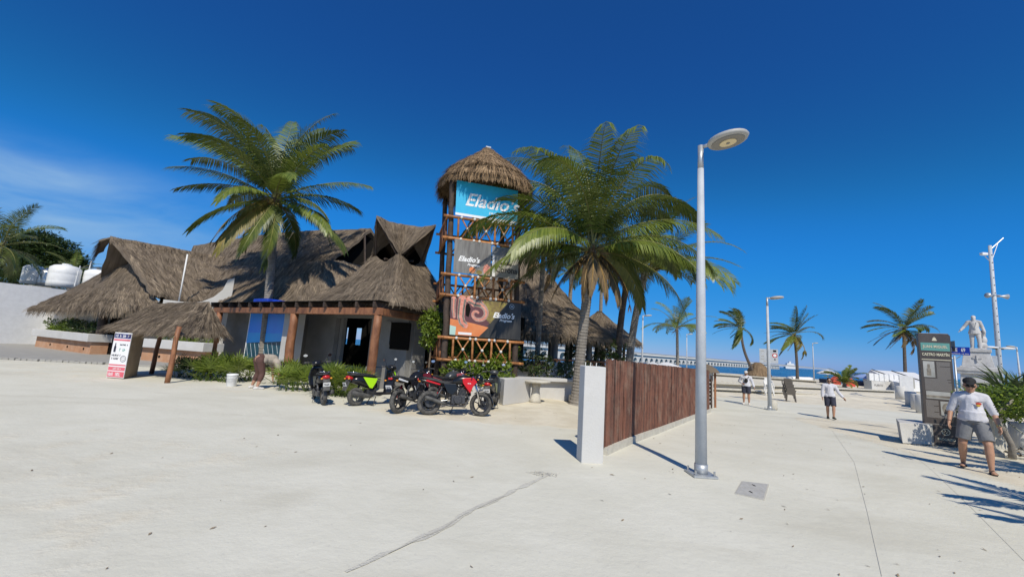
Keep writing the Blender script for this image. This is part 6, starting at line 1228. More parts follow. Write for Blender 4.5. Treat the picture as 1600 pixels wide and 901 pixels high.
person('stocky man in white sweatshirt, grey shorts and black cap walking nearest on the right', (9.24, 8.36, 0), math.atan2(-8.3, -9.2) + R(4), J, dict(shirt='cloth_white', pants='cloth_grey', shoes='cloth_black', cap='cloth_black', glasses=True, sandal=True, sleeve=1.10, leg=.84, flare=1.02, fat=1.08, belly=.17, hs=1.13), .0085, 'people on the plaza', ex1)
# man in the middle distance, one arm out
J = dict(STAND, anL=(.22, .07, .12), knL=(.18, .09, .52), anR=(-.12, -.07, .085), knR=(.02, -.09, .49), elL=(-.02, .31, 1.12), wrL=(.06, .46, .92), elR=(.02, -.25, 1.12), wrR=(.05, -.26, .87))
person('man in white long-sleeved shirt and navy shorts striding with one arm out', (13.79, 17.94, gz(13.79, 17.94)), math.atan2(-17.9, -13.8) + R(10), J, dict(shirt='cloth_white', pants='cloth_navy', shoes='shoe_dark', hair=True, glasses=True, sleeve=1.95, leg=.92), .012, 'people on the plaza')
J = dict(STAND, elL=(-.04, .28, 1.14), wrL=(.02, .36, .90), elR=(-.10, -.34, 1.16), wrR=(.14, -.16, 1.06))
def ex3(t, v, hp, sh):
    b_ = MB().ball((.19, .02, 1.22), (.05, .085, .12), 12, 8).build('chest_bag', 'cloth_black', t, True); MB().tube([(.17, .06, 1.30), (.11, .14, 1.42), (-.06, .12, 1.44), (-.17, -.02, 1.25), (-.08, -.2, 1.1), (.13, -.10, 1.12), (.18, -.02, 1.15)], .015, 6).build('bag_strap', 'cloth_black', b_)
person('man with black chest bag, white cap and dark shorts standing by the lamp post', (12.55, 22.0, gz(12.55, 22.0)), math.atan2(-22, -12.5) + R(-6), J, dict(shirt='cloth_white', pants='cloth_navy', shoes='shoe_white', cap='shoe_white', glasses=True, sleeve=1.95, leg=.85, fat=1.08, belly=.16), .012, 'people on the plaza', ex3)
# person bending down over the plants
J = dict(pel=(0, 0, .90), chest=(.33, 0, .90), neck=(.50, 0, .80), head=(.60, 0, .70), shL=(.44, .17, .84), elL=(.50, .19, .56), wrL=(.52, .16, .31), shR=(.44, -.17, .84), elR=(.53, -.20, .56), wrR=(.58, -.17, .31), hipL=(-.02, .10, .86), knL=(.06, .15, .47), anL=(-.05, .19, .085), hipR=(-.02, -.10, .86), knR=(.06, -.15, .47), anR=(-.05, -.19, .085))
person('person in beige top and brown leggings bending over beside the white bucket', (*(-7.72, 13.21), 0), R(52), J, dict(shirt='cloth_beige', pants='cloth_brown', shoes='shoe_white', bun=True, sleeve=.7, leg=1.75, fat=1.2, belly=.14, face=(0.3, 0, -1), palmL=(.6, -.6, 0), palmR=(.6, .6, 0), curl=.8), .011)
bx = Vector((*(-8.63, 13.42), 0)); t = thing('bucket', 'white plastic bucket in front of the fan palms', 'bucket', bx)
MB().lathe(bx, [(.13, 0), (.135, .01), (.155, .33), (.165, .335), (.165, .38), (.15, .38), (.145, .33), (.125, .02), (.01, .02)], 20).build('tub', 'plastic_white', t, True)
for z in (.29, .25): MB().lathe(bx + UP * z, [(.156, 0), (.163, .006), (.156, .012)], 20).build('rim_ring', 'plastic_white', t)
MB().tube([bx + Vector((.16, 0, .33)), bx + Vector((.15, -.10, .24)), bx + Vector((.06, -.165, .16)), bx + Vector((-.06, -.165, .16)), bx + Vector((-.15, -.10, .24)), bx + Vector((-.16, 0, .33))], .004, 5).build('handle', 'steel', t)

# ================================================================ right side of the plaza
mat('totem', (0.060, 0.052, 0.050), 0.4, (0.085, 0.072, 0.066), 3); mat('totem_teal', (0.11, 0.30, 0.27), 0.45); mat('totem_cream', (0.62, 0.58, 0.44), 0.5); mat('photo_sepia', (0.30, 0.27, 0.22), 0.5, (0.14, 0.12, 0.10), 6); mat('photo_pale', (0.42, 0.42, 0.40), 0.5, (0.30, 0.30, 0.28), 3); mat('totem_text', (0.30, 0.28, 0.26), .5)
tL, tR = Vector((11.69, 11.80, -.1)), Vector((12.30, 11.50, -.1)); q = (tR - tL).normalized(); n_ = Vector((q.y, -q.x, 0)); W_ = (tR - tL).length; Ht = 3.05
t = thing('history_totem', 'tall dark information totem with portrait photo and pale lettering', 'sign', tL)
MB().prism([(0, 0), (W_, 0), (W_, Ht - .06), (W_ - .05, Ht), (.03, Ht), (0, Ht - .03)], tL, q, UP, -n_ * .14).build('body', 'totem', t, bevel=.006)
def rect(x0, x1, z0, z1, m, nm, off=.004): return MB().prism([(x0, z0), (x1, z0), (x1, z1), (x0, z1)], tL + n_ * off, q, UP, -n_ * .003).build(nm, m, t)
def tt(s_, size, x, z, m, **k): return text(s_, size, tL + q * x + UP * z + n_ * .010, q, UP, m, t, **k)
rect(.04, W_ - .03, 2.56, 2.78, 'totem_teal', 'title_band'); rect(.04, W_ - .03, 2.30, 2.32, 'totem_cream', 'rule'); tt('JUAN MIGUEL', .105, W_ / 2, 2.67, 'totem_cream', bold=.002, sx=.80); tt('CASTRO MARTÍN', .105, W_ / 2, 2.45, 'totem_cream', bold=.003, sx=.70)
MB().prism([(-.05, 0), (.05, 0), (.05, .03), (.03, .035), (.04, .07), (.012, .08), (0, .12), (-.012, .08), (-.04, .07), (-.03, .035), (-.05, .03)], tL + q * W_ * .5 + UP * 2.84 + n_ * .004, q, UP, -n_ * .003).build('crest', 'totem_cream', t)
rect(.06, .30, 1.82, 2.26, 'photo_pale', 'statue_photo'); rect(.13, .22, 1.86, 2.06, 'photo_sepia', 'photo_detail', .007); rect(.15, .20, 2.06, 2.18, 'photo_sepia', 'photo_detail', .007); rect(.08, W_ - .10, 1.24, 1.44, 'photo_pale', 'harbour_photo'); rect(.08, W_ - .10, 1.27, 1.33, 'photo_sepia', 'photo_detail', .007)
rr = random.Random(3)
for i in range(34):
    z = 2.25 - i * .0235
    if z < 1.47: break
    x0 = .34 if z > 1.80 else .07; rect(x0, (W_ - .06) if rr.random() > .15 else W_ * rr.uniform(.6, .85), z - .011, z, 'totem_text', 'text_line')
for i in range(20): z = 1.19 - i * .0235; rect(.06, min(.32, .32 - (.1 if i in (6, 13) else 0)) if z > .80 else W_ - .07, z - .011, z, 'totem_text', 'text_line')
rect(.36, W_ - .03, .80, 1.18, 'photo_pale', 'portrait_photo'); mb = MB(); c_ = tL + q * (.36 + (W_ - .39) / 2) + UP * .99 + n_ * .007
mb.add([c_ + q * math.cos(a_ * .3927) * .115 + UP * math.sin(a_ * .3927) * .16 for a_ in range(16)], [tuple(range(16))]).build('portrait_oval', 'photo_sepia', t); MB().add([c_ + n_ * .003 + UP * .05 + q * math.cos(a_ * .628) * .04 + UP * math.sin(a_ * .628) * .058 for a_ in range(10)], [tuple(range(10))]).build('portrait_face', 'photo_pale', t); MB().add([c_ + n_ * .003 + p for p in (q * -.09 + UP * -.13, q * .09 + UP * -.13, q * .06 + UP * -.02, q * -.06 + UP * -.02)], [(0, 1, 2, 3)]).build('portrait_coat', 'totem', t)
rect(.02, W_ - .02, .55, .56, 'totem_text', 'rule'); rect(.0, .16, .0, .54, 'photo_pale', 'lower_stripe'); tt('PROGRESO', .085, W_ * .62, .17, 'totem_cream', bold=.002, sx=.85)
mb = MB(); c_ = tL + q * W_ * .62 + UP * .37 + n_ * .007
for i in range(16):
    f, g2 = i * .3927, (i + 1) * .3927; pt = lambda an, r_: c_ + q * math.cos(an) * r_ + UP * math.sin(an) * r_
    mb.quad(pt(f, .075), pt(g2, .075), pt(g2, .09), pt(f, .09))
    if i % 4 == 0: mb.quad(pt(f, .02), pt(f + .35, .075), pt(f + .5, .075), pt(f + .6, .02))
mb.build('round_emblem', 'totem_cream', t)
# white bench block beside it
b0_, b1_ = Vector((10.87, 11.62, -.1)), Vector((11.62, 11.62, -.1)); q2 = (b1_ - b0_).normalized(); n2 = Vector((q2.y, -q2.x, 0))
tag(MB().prism([(0, 0), (.80, 0), (.80, .54), (-.06, .54)], b0_, q2, UP, Vector((.62, .74, 0)) * 1.3).build('bench_block', 'white_wall', bevel=.012), 'white tapered concrete bench beside the dark totem', 'bench')
def bollard(xy, lab, h=.78, r_=.26):
    p = on(xy); t = thing('bollard', lab, 'bollard', p, 'white bollards'); MB().lathe(p, [(r_, -.05), (r_, h - .03), (r_ - .03, h), (.02, h + .005)], 18).build('shaft', 'white_wall', t, True); MB().lathe(p, [(r_ + .03, -.05), (r_ + .03, .02), (r_ + .005, .025)], 18).build('foot_ring', 'footing', t)
bollard((29.99, 31.96), 'white cylindrical bollard nearest the white lettering sign', 1.0, .32); bollard((26.99, 28.05), 'second white bollard counted from the lettering sign', .95, .30); bollard((25.16, 25.76), 'third white bollard counted from the lettering sign', .95, .30); bollard((23.34, 23.58), 'white bollard closest to the dark totem', 1.0, .31)
bollard((14.77, 12.20), 'large white cylinder at the right edge behind the bare trunk', .74, .19); bollard((18.49, 16.27), 'white bollard behind the stocky man', .8, .22)
p = Vector((*(12.17, 10.53), -.06)); t = thing('column_stump', 'pale fluted concrete column base behind the stocky man', 'column', p)
MB().lathe(p, [(.24, -.05), (.24, .06), (.20, .10), (.17, .16), (.155, .30), (.14, 1.1), (.01, 1.1)], 18).build('shaft', 'footing', t); 
for i in range(10): a_ = i * .628; MB().tube([p + Vector((math.cos(a_) * .155, math.sin(a_) * .155, .2)), p + Vector((math.cos(a_) * .14, math.sin(a_) * .14, 1.08))], .018, 5).build('flute', 'footing', t)
# ---------------------------------------------------------------- statue
mat('stone_white', (0.56, 0.55, 0.53), 0.85, (0.42, 0.41, 0.40), 4, .3, 20, wear=((0.30, 0.29, 0.27), 2.5, .5)); mat('inscription', (0.22, 0.21, 0.20), .9)
S0 = Vector((27.35, 24.2, -.3)); yw = math.atan2(-24, -27); fx = Vector((math.cos(yw), math.sin(yw), 0))
t = thing('pedestal', 'tall white stone pedestal under the statue of a man in a frock coat', 'pedestal', S0)
def tier(w0, w1, z0, z1, nm, bvl=.02):
    vs_ = []
    for w_, z in ((w0, z0), (w1, z1)):
        for a_, b_ in ((-1, -1), (1, -1), (1, 1), (-1, 1)): p = Matrix.Rotation(yw, 3, 'Z') @ Vector((a_ * w_ / 2, b_ * w_ / 2, 0)); vs_.append((S0.x + p.x, S0.y + p.y, S0.z + z))
    return MB().add(vs_, [(3, 2, 1, 0), (4, 5, 6, 7), (0, 1, 5, 4), (1, 2, 6, 5), (2, 3, 7, 6), (3, 0, 4, 7)]).build(nm, 'stone_white', t, bevel=bvl)
tier(2.6, 2.6, 0, .35, 'step'); tier(2.2, 2.2, .352, .7, 'step'); tier(1.62, 1.42, .702, 2.35, 'lower_shaft'); tier(1.66, 1.72, 2.352, 2.52, 'cornice'); tier(1.80, 1.80, 2.522, 2.70, 'cornice'); tier(1.46, 1.40, 2.702, 2.80, 'plinth'); tier(1.28, 1.02, 2.802, 3.62, 'upper_shaft'); tier(1.16, 1.16, 3.622, 3.80, 'cap')
def onface(y, z, off): return S0 + fx * off + Vector((-math.sin(yw), math.cos(yw), 0)) * y + UP * z
lt = Vector((math.sin(yw), -math.cos(yw), 0)) * -1
MB().bar(onface(-.5, 1.9, .80), onface(.5, 1.9, .80), .05, .06).bar(onface(-.5, 1.0, .82), onface(-.5, 1.9, .79), .05, .06).bar(onface(.5, 1.0, .82), onface(.5, 1.9, .79), .05, .06).build('panel_moulding', 'stone_white', t)
mb = MB(); mb.tube([onface(.30 * math.cos(i * .45), 1.5 + .30 * math.sin(i * .45), .80) for i in range(15)], .055, 6).build('wreath', 'inscription', t); MB().bar(onface(0, 3.05, .60), onface(0, 3.42, .56), .05, .16).bar(onface(-.18, 3.28, .585), onface(.18, 3.28, .585), .05, .10).build('relief_emblem', 'stone_white', t)
t2 = thing('statue', 'pale stone statue of a man in a frock coat on the pedestal', 'statue', (0, 0, 0))
J = {k: Vector(p) for k, p in dict(STAND, elR=(.02, -.34, 1.14), wrR=(.14, -.46, .96), elL=(-.06, .27, 1.12), wrL=(.02, .33, .88), anL=(.10, .14, .08), knL=(.08, .13, .50)).items()}; P = [('e', J['head'], (.10, .082, .125)), ('e', J['head'] + Vector((.09, 0, -.01)), (.02, .016, .03)), ('e', J['head'] + Vector((.02, 0, -.09)), (.085, .07, .07)), ('e', J['head'] + Vector((-.03, 0, .05)), (.10, .092, .10)), ('c', J['neck'], .07, J['head'], .06), ('c', J['chest'], .17, J['pel'], .165), ('c', J['neck'], .10, J['chest'], .15), ('o', J['pel'] + Vector((0, 0, .1)), .17, J['pel'] + Vector((-.03, 0, -.16)), .235)]
for s_ in 'LR': sg = 1 if s_ == 'L' else -1; P += [('c', J['neck'], .08, J['sh' + s_], .085), ('c', J['sh' + s_], .085, J['el' + s_], .07), ('c', J['el' + s_], .07, J['wr' + s_], .052), ('c', J['hip' + s_], .115, J['kn' + s_], .085), ('c', J['kn' + s_], .083, J['an' + s_], .070), ('c', J['an' + s_] + Vector((-.05, 0, -.03)), .05, J['an' + s_] + Vector((.16, .03 * sg, -.04)), .042)]; P += hand(J['wr' + s_], (J['wr' + s_] - J['el' + s_]), (0, 0, 1) if s_ == 'R' else (0, -1, 0), sg, 1.15, .3)
P += [('e', (-.14, .22, .18), (.20, .18, .22)), ('e', (-.16, .25, .48), (.16, .15, .24)), ('e', (-.16, .24, .78), (.13, .13, .2)), ('o', (0, 0, -.02), .34, (0, 0, .05), .34)]
fg = blob('figure', P, 'stone_white', t2, .013, 3)
MB().bar((.155, -.10, 1.36), (.19, .03, 1.0), .02, .05).bar((.155, .10, 1.36), (.19, .03, 1.0), .02, .05).build('coat_lapels', 'stone_white', t2)
t2.location = S0 + UP * 3.79; t2.rotation_euler = (0, 0, yw); t2.scale = (1.18, 1.18, 1.16)
# ---------------------------------------------------------------- concrete utility pole with loudspeakers, street sign
p = Vector((29.5, 25.0, -.3)); tp2 = Vector((29.75, 25.0, 10.1)); t = thing('utility_pole', 'tall concrete pole with loudspeakers behind the statue', 'pole', p)
MB().tube([p, p.lerp(tp2, .5), tp2], [.135, .115, .085], 12).build('shaft', 'concrete_pole', t, True)
for i in range(16): c_ = p.lerp(tp2, .25 + i * .046); MB().tube([c_ + Vector((-.02, -.105 + .002 * i, 0)), c_ + Vector((-.02, -.128 + .002 * i, 0))], .03, 6).build('pole_hole', 'dark', t)
MB().tube([tp2 + Vector((-.05, 0, -.3)), tp2 + Vector((.9, 0, .55))], .035, 6).build('antenna_arm', 'galv', t); MB().tube([tp2 + Vector((.05, 0, -.9)), tp2 + Vector((.55, 0, .25))], .02, 6).build('arm_brace', 'galv', t)
ca = MB().tube([tp2 + Vector((0, 0, -1.1)), tp2 + Vector((-.5, -.1, -.75))], .02, 6).build('camera_arm', 'galv', t); MB().box(tp2 + Vector((-.55, -.1, -.60)), (.36, .2, .16)).build('camera_housing', 'white_paint', ca, bevel=.03)
c_ = p.lerp(tp2, .69)
for s_ in (-1, 1): MB().tube([c_ + Vector((s_ * .1, 0, 0)), c_ + Vector((s_ * .35, -.1, .02)), c_ + Vector((s_ * .62, -.2, 0))], [.05, .06, .16], 12).build('horn_speaker', 'galv', t, True)
MB().bar(c_ + Vector((-.3, -.1, .08)), c_ + Vector((.3, -.1, .08)), .05, .04).build('speaker_bracket', 'galv', t)
c_ = p.lerp(tp2, .385)
for s_ in (-1, 1): MB().lathe(c_ + Vector((s_ * .5, -.05, .02)), [(.01, -.05), (.25, -.04), (.34, 0), (.30, .04), (.10, .08), (.01, .08)], 16, None, 1.25, .8).build('floodlight', 'white_paint', t, True)
MB().bar(c_ + Vector((-.3, 0, 0)), c_ + Vector((.3, 0, 0)), .1, .12).build('light_bracket', 'dark', t); MB().box(c_ + Vector((-.50, -.02, -.85)), (.42, .3, .75)).build('control_box', 'galv', t, bevel=.02)
mat('sign_enamel', (0.008, 0.035, 0.36), 0.35)
sp0 = Vector((14.75, 13.72, -.15)); t = thing('street_sign', 'blue street name plate on a thin pole beside the totem', 'sign', sp0)
MB().tube([sp0, sp0 + UP * 2.62], .03, 8).build('pole', 'galv', t, True); sx_ = Vector((.66, -.75, 0)); sn = Vector((sx_.y, -sx_.x, 0)); sc_ = sp0 + UP * 2.78 - sx_ * .02
MB().bar(sc_ - sx_ * .44, sc_ + sx_ * .38, .02, .26).build('name_plate', 'sign_enamel', t); text('CALLE   69', .16, sc_ + sn * .016 + sx_ * .055 + UP * .03, sx_, UP, 'letter_white', t, bold=.004, sx=.60); scribble(.7, .035, sc_ + sn * .014 + UP * -.09, sx_, UP, 'letter_white', t, 5)
MB().bar(sp0 + UP * 2.93 + Vector((-.10, -.14, 0)), sp0 + UP * 2.93 + Vector((.05, .15, 0)), .015, .34).build('cross_plate', 'totem', t); MB().tube([sp0 + UP * 2.62 - sx_ * .15, sp0 + UP * 2.5, sp0 + UP * 2.62 + sx_ * .15], .015, 6).build('bracket', 'galv', t)
# ---------------------------------------------------------------- plants on the right
spiky('large fan palm behind the stocky man and totem', (15.6, 13.3, -.05), 24, 1.45, 'spiky_dark', 401, None, .35, width=.07, blades=15)
spiky('large fan palm at the right edge beside the bare trunk', (14.4, 11.3, .30), 22, 1.9, 'spiky_dark', 402, None, .45, width=.065, blades=15)
tr = Vector((*(12.05, 10.12), -.05)); t = thing('small_tree', 'small crooked tree with leafy low crown at the right edge', 'tree', tr)
MB().tube([tr, tr + Vector((.02, 0, .3)), tr + Vector((-.07, .05, .62)), tr + Vector((-.20, .1, .88)), tr + Vector((-.30, .1, 1.0))], [.075, .06, .058, .05, .03], 9).tube([tr + Vector((-.2, .1, .88)), tr + Vector((.05, .15, 1.1)), tr + Vector((.4, .2, 1.35))], [.045, .04, .025], 8).build('trunk', 'palm_trunk', t, True)
mb = MB(); at_ = []; rr = random.Random(44)
for i in range(240):
    d = Vector((rr.gauss(0, 1), rr.gauss(0, 1), rr.gauss(0, 1))).normalized(); p = tr + Vector((.18, .15, 1.30)) + Vector((d.x * .95, d.y * .7, d.z * .40)) * rr.uniform(.4, 1.05) ** .6
    for k in range(8): dd = Vector((rr.gauss(0, 1), rr.gauss(0, 1), rr.gauss(0, .8))).normalized(); leaf_card(mb, at_, p + dd * .05, dd, UP, rr.uniform(.08, .13), .06, rr.random())
mb.a = at_; stuff(mb.build('crown', 'leaf_bright', t))
shrub('low red-tinged ground plant at the foot of the small tree', [(tr + Vector((.35, .12, .10)), (.3, .2, .10))], 120, .09, 'frond_brown', seed=405, name='ground_plant', cat='plant')
# two more short palms of the same row, just outside the picture, whose shadows fall across the plaza
for i, (x, y, h, s_) in enumerate(((8.5, 4.2, 1.35, 411), (11.2, 6.5, 1.8, 412), (7.6, 2.9, 1.2, 413))):
    rr = random.Random(s_); palm(('short palm of the roadside row throwing frond shadows by the man', 'tallest short palm of the roadside row to the right of the stocky man', 'nearest short palm of the roadside row at the lower right')[i], (x, y, 0), (x, y, h), crown(18, rr, 2.1, (G_, G_, G_), -10, 80), (0, 0, 0), .12, .1, s_, 30, .8, 'roadside palms', wind=.2, skirt=3, name='short_palm', wdt=.05)
# ---------------------------------------------------------------- traffic sign, chairs, bag
mat('chair_brown', (0.135, 0.118, 0.100), 0.5); mat('chair_white', (0.74, 0.73, 0.70), 0.5); mat('sign_back', (0.50, 0.52, 0.54), .45, (.42, .44, .46), 6)
c_ = Vector((15.02, 24.00, 2.31)); t = thing('notice_sign', 'pale rectangular notice with red circle behind the lamp post', 'sign', (c_.x, c_.y, -.3)); w_ = Vector((.9, -.42, 0)).normalized(); sn = Vector((w_.y, -w_.x, 0))
MB().bar(c_ - w_ * .46, c_ + w_ * .46, .02, .80).build('board', 'sign_back', t); MB().tube([(c_.x + .04, c_.y + .04, -.3), (c_.x + .04, c_.y + .04, c_.z)], .03, 8).build('pole', 'galv', t)
def dsc(x, z, r_, m, nm, off=.014): return MB().add([c_ + w_ * (x + math.cos(i * .393) * r_) + UP * (z + math.sin(i * .393) * r_) + sn * off for i in range(16)], [tuple(range(16))]).build(nm, m, t)
dsc(.30, .05, .13, 'tail_red', 'red_circle'); dsc(.30, .05, .085, 'sign_white', 'white_disc', .017); MB().bar(c_ + w_ * .30 + UP * .30 - w_ * .08 + sn * .014, c_ + w_ * .38 + UP * .30 + sn * .014, .004, .10).build('black_symbol', 'dark', t); dsc(.30, -.18, .04, 'dark', 'black_dot')
for i, (x, z) in enumerate(((-.3, .28), (-.3, -.02), (-.18, -.3), (-.3, -.18), (-.05, .1))): MB().bar(c_ + w_ * (x - .07) + UP * z + sn * .014, c_ + w_ * (x + .07) + UP * z + sn * .014, .004, .05).build('print_mark', 'lamp_grey', t)
def chair(lab, m, x, y, z, yaw, grp):
    t = thing('plastic_armchair', lab, 'chair', (0, 0, 0), grp)
    MB().box((0, 0, .42), (.46, .46, .04)).build('seat', m, t, bevel=.012); MB().add([(-.20, -.22, .44), (-.20, .22, .44), (-.30, .20, .86), (-.30, -.20, .86), (-.23, -.22, .44), (-.23, .22, .44), (-.33, .20, .86), (-.33, -.20, .86)], [(0, 1, 2, 3), (7, 6, 5, 4), (0, 4, 5, 1), (1, 5, 6, 2), (2, 6, 7, 3), (3, 7, 4, 0)]).build('backrest', m, t, bevel=.01)
    for s_ in (-1, 1):
        MB().bar((.22, s_ * .26, .66), (-.28, s_ * .25, .68), .06, .035).build('armrest', m, t, bevel=.008); MB().bar((.20, s_ * .23, .44), (.22, s_ * .26, .65), .05, .04).build('arm_support', m, t)
        for x_ in (-1, 1): MB().bar((x_ * .20, s_ * .20, .41), (x_ * .25, s_ * .24, 0), .05, .05).build('leg', m, t, bevel=.006)
    t.location = (x, y, z); t.rotation_euler = (0, 0, yaw); return t
xy = (17.39, 25.72)
for i, wd2 in enumerate(('bottom chair of the brown stack on the plaza', 'second chair from the bottom of the brown stack', 'third chair of the brown stack on the plaza', 'topmost chair of the brown stack on the plaza')): chair(wd2, 'chair_brown', xy[0] - .03 * i, xy[1] + .05 * i, gz(*xy) + .17 * i, R(60), 'brown stacked chairs')
xy = (18.09, 28.88)
for i, wd2 in enumerate(('bottom chair of the white stack behind the lamp post', 'middle chair of the white stack behind the lamp post', 'topmost chair of the white stack behind the lamp post')): chair(wd2, 'chair_white', xy[0] - .03 * i, xy[1] + .04 * i, gz(*xy) + .15 * i, R(-120), 'white stacked chairs')
bgp = on((12.82, 20.16)); tag(MB().lathe(bgp, [(.14, 0), (.17, .08), (.16, .3), (.10, .42), (.04, .44)], 12, None, 1, .6).build('sack', 'footing', None, True), 'small pale sack at the foot of the middle lamp post', 'sack')
# ---------------------------------------------------------------- beach things
c_ = Vector((36.25, 60.50, 2.09)); t = thing('beach_hut', 'low round thatched hut on the beach beside the bent palm', 'hut', (c_.x, c_.y, 0))
def prow2(r_, z): return ring(c_, r_, z, 20)
thatch(t, [prow2(.3, 2.2), prow2(1.0, 1.6), prow2(1.7, .4)], 21, 6, 0, .12, 14, .2, 'thatch_gold', 'straw_gold', 71, bw=.04, closed=True, rough=.05)
for i in range(5): MB().tube([(c_.x + 1.1 * math.cos(i * 1.26), c_.y + 1.1 * math.sin(i * 1.26), -.2), (c_.x + 1.1 * math.cos(i * 1.26), c_.y + 1.1 * math.sin(i * 1.26), 1.2)], .07, 6).build('post', 'log', t)
mat('canvas_white', (0.78, 0.78, 0.78), .8, transl=.2); mat('canvas_blue', (0.30, 0.42, 0.70), .8, transl=.2); mat('canvas_red', (0.60, 0.08, 0.05), .8)
def parasol(lab, P, r_, m):
    c_ = Vector(P); g0 = gz(c_.x, c_.y); t = thing('beach_parasol', lab, 'parasol', (c_.x, c_.y, g0), 'beach parasols'); MB().lathe(c_, [(r_, -.55), (r_ * .98, -.42), (r_ * .5, -.15), (.05, 0), (.01, .03)], 8).build('canopy', m, t); MB().tube([(c_.x, c_.y, g0), c_], .035, 6).build('pole', 'white_paint', t)
    for i in range(2): MB().box((c_.x + (i - .5) * 1.4, c_.y - .4, g0 + .25), (.6, 1.2, .5)).build('shaded_lounger', 'canvas_blue' if i else 'cloth_navy', t, bevel=.05)
parasol('white parasol on the beach beside the thin lamp post', (39.85, 52.00, 1.78), 1.15, 'canvas_white'); parasol('white parasol peeping out behind the bushy palm', (48.09, 58.00, 1.71), 1.3, 'canvas_white'); parasol('pale blue parasol left of the white tent', (42.83, 50.00, 1.58), 1.35, 'canvas_blue')
for i, (P, lab) in enumerate((((38.63, 47.00, 0.63), 'red folded beach canopy right of the bushy palm'), ((38.61, 49.00, 0.41), 'red lounger left of the bushy palm'))):
    g0 = gz(P[0], P[1]); tag(MB().prism([(-.5, 0), (.5, 0), (.42, .5), (.1, .95), (-.35, .6)], (P[0], P[1], g0), (1, 0, 0), UP, (0, .6, 0)).build('folded_canopy' if i == 0 else 'sun_lounger', 'canvas_red', bevel=.05), lab, ('canopy', 'lounger')[i])
mat('tent_dark', (0.02, 0.022, 0.025), .7)
tl, tr_ = Vector((40.99, 46.00, 2.11)), Vector((46.08, 46.00, 2.09)); z0 = 0.1; t = thing('white_tent', 'long white tent with black seams on the beach at the right', 'tent', (tl.x, tl.y, z0)); bkv = Vector((1.5, 4, 0)); ex = (tr_ - tl); ex.z = 0; fr = Vector((-.3, -2.0, 0))
A_ = [tl + fr, tl + bkv * .5, tl + bkv]; A_[0].z = .95; A_[1].z = tl.z; A_[2].z = .95
vs_ = A_ + [p + ex for p in A_]; MB().add(vs_ + [p - UP * .05 for p in vs_], [(0, 3, 4, 1), (1, 4, 5, 2), (6, 7, 10, 9), (7, 8, 11, 10)]).build('roof', 'canvas_white', t); MB().add([A_[0], A_[1], A_[2], Vector((A_[2].x, A_[2].y, z0)), Vector((A_[0].x, A_[0].y, z0))], [(0, 1, 2, 3, 4)]).build('end_wall', 'canvas_white', t)
MB().prism([(0, z0), (ex.length, z0), (ex.length, .95), (0, .95)], Vector((A_[0].x, A_[0].y, 0)) + Vector((0, .02, 0)), ex.normalized(), UP, (0, .03, 0)).build('front_wall', 'canvas_white', t)
for f in (0.03, .48): a_ = A_[1] + ex * f + UP * .05; b_ = A_[0] + ex * (f + .28) + UP * .06; MB().tube([a_, b_], .05, 5).build('seam', 'tent_dark', t)
kc = Vector((41.00, 43.00, 0.83)); t = thing('white_kiosk', 'small white kiosk with a grey window in front of the tent', 'kiosk', (kc.x, kc.y, 0)); MB().box((kc.x, kc.y, .85), (1.0, .9, 1.7), R(-40)).build('body', 'white_paint', t); MB().box((kc.x + .14, kc.y - .36, 1.0), (.56, .4, 1.05), R(-40)).build('window', 'lamp_grey', t)
bn = Vector((43.05, 44.00, 0.95)); t = thing('orange_display', 'orange and white display panel beside the white kiosk', 'panel', (bn.x, bn.y, 0)); MB().bar((bn.x - .75, bn.y, .62), (bn.x + .75, bn.y - .3, .62), .05, 1.0).build('panel', 'white_paint', t); MB().prism([(-.7, .65), (.1, .65), (-.3, 1.05), (-.7, 1.05)], (bn.x, bn.y - .09, 0), Vector((.98, -.196, 0)), UP, (0, -.01, 0)).build('print', 'orange_print', t); MB().bar((bn.x - .9, bn.y - .1, .3), (bn.x - .75, bn.y - .1, .3), .1, 1.1).build('post', 'totem', t)
l0, l1 = Vector((*(38.31, 44.00, 0.58)[:2], .15)), Vector((*(43.46, 45.00, 0.83)[:2], .15)); q = (l1 - l0); L_ = q.length; q.normalize(); n_ = Vector((q.y, -q.x, 0)); t = thing('letter_sign', 'big white block letters on a white base beside the tent', 'sign', l0)
MB().prism([(0, -.2), (L_, -.2), (L_, .80), (0, .80)], l0, q, UP, -n_ * .8).build('base', 'white_wall', t)
for i, hh in enumerate((.78, .74, .80, .77, .81, .75, .79, .76)): MB().prism([(L_ * (i + .06) / 8, .803), (L_ * (i + .94) / 8, .803), (L_ * (i + .94) / 8, .80 + hh * (.9 if i % 3 else 1)), (L_ * (i + .7) / 8, .80 + hh), (L_ * (i + .06) / 8, .80 + hh)], l0 - n_ * .2, q, UP, -n_ * .3).build('block_letter', 'white_paint', t, bevel=.04)
text('PUERTO', .30, l0 + q * L_ * .17 + UP * .35 + n_ * .01, q, UP, 'totem', t); scribble(L_ * .24, .22, l0 + q * L_ * .54 + UP * .35 + n_ * .01, q, UP, 'totem', t, 3); scribble(L_ * .17, .20, l0 + q * L_ * .86 + UP * .35 + n_ * .01, q, UP, 'lamp_grey', t, 4)
bo = Vector((43.46, 62.00, 0.27)); t = thing('beached_boat', 'white boat drawn up on the beach below the upright palm', 'boat', (bo.x, bo.y, bo.z - .5)); secs_b = secs([(-1.9, 0, .35, .30), (-1.2, -.02, .62, .42), (.4, -.02, .66, .42), (1.3, .08, .40, .36), (1.9, .25, .06, .12)], 12, 3); secs_b.v = [(x + bo.x, y + bo.y, z + bo.z - .15) for x, y, z in secs_b.v]; secs_b.build('hull', 'white_paint', t, True)
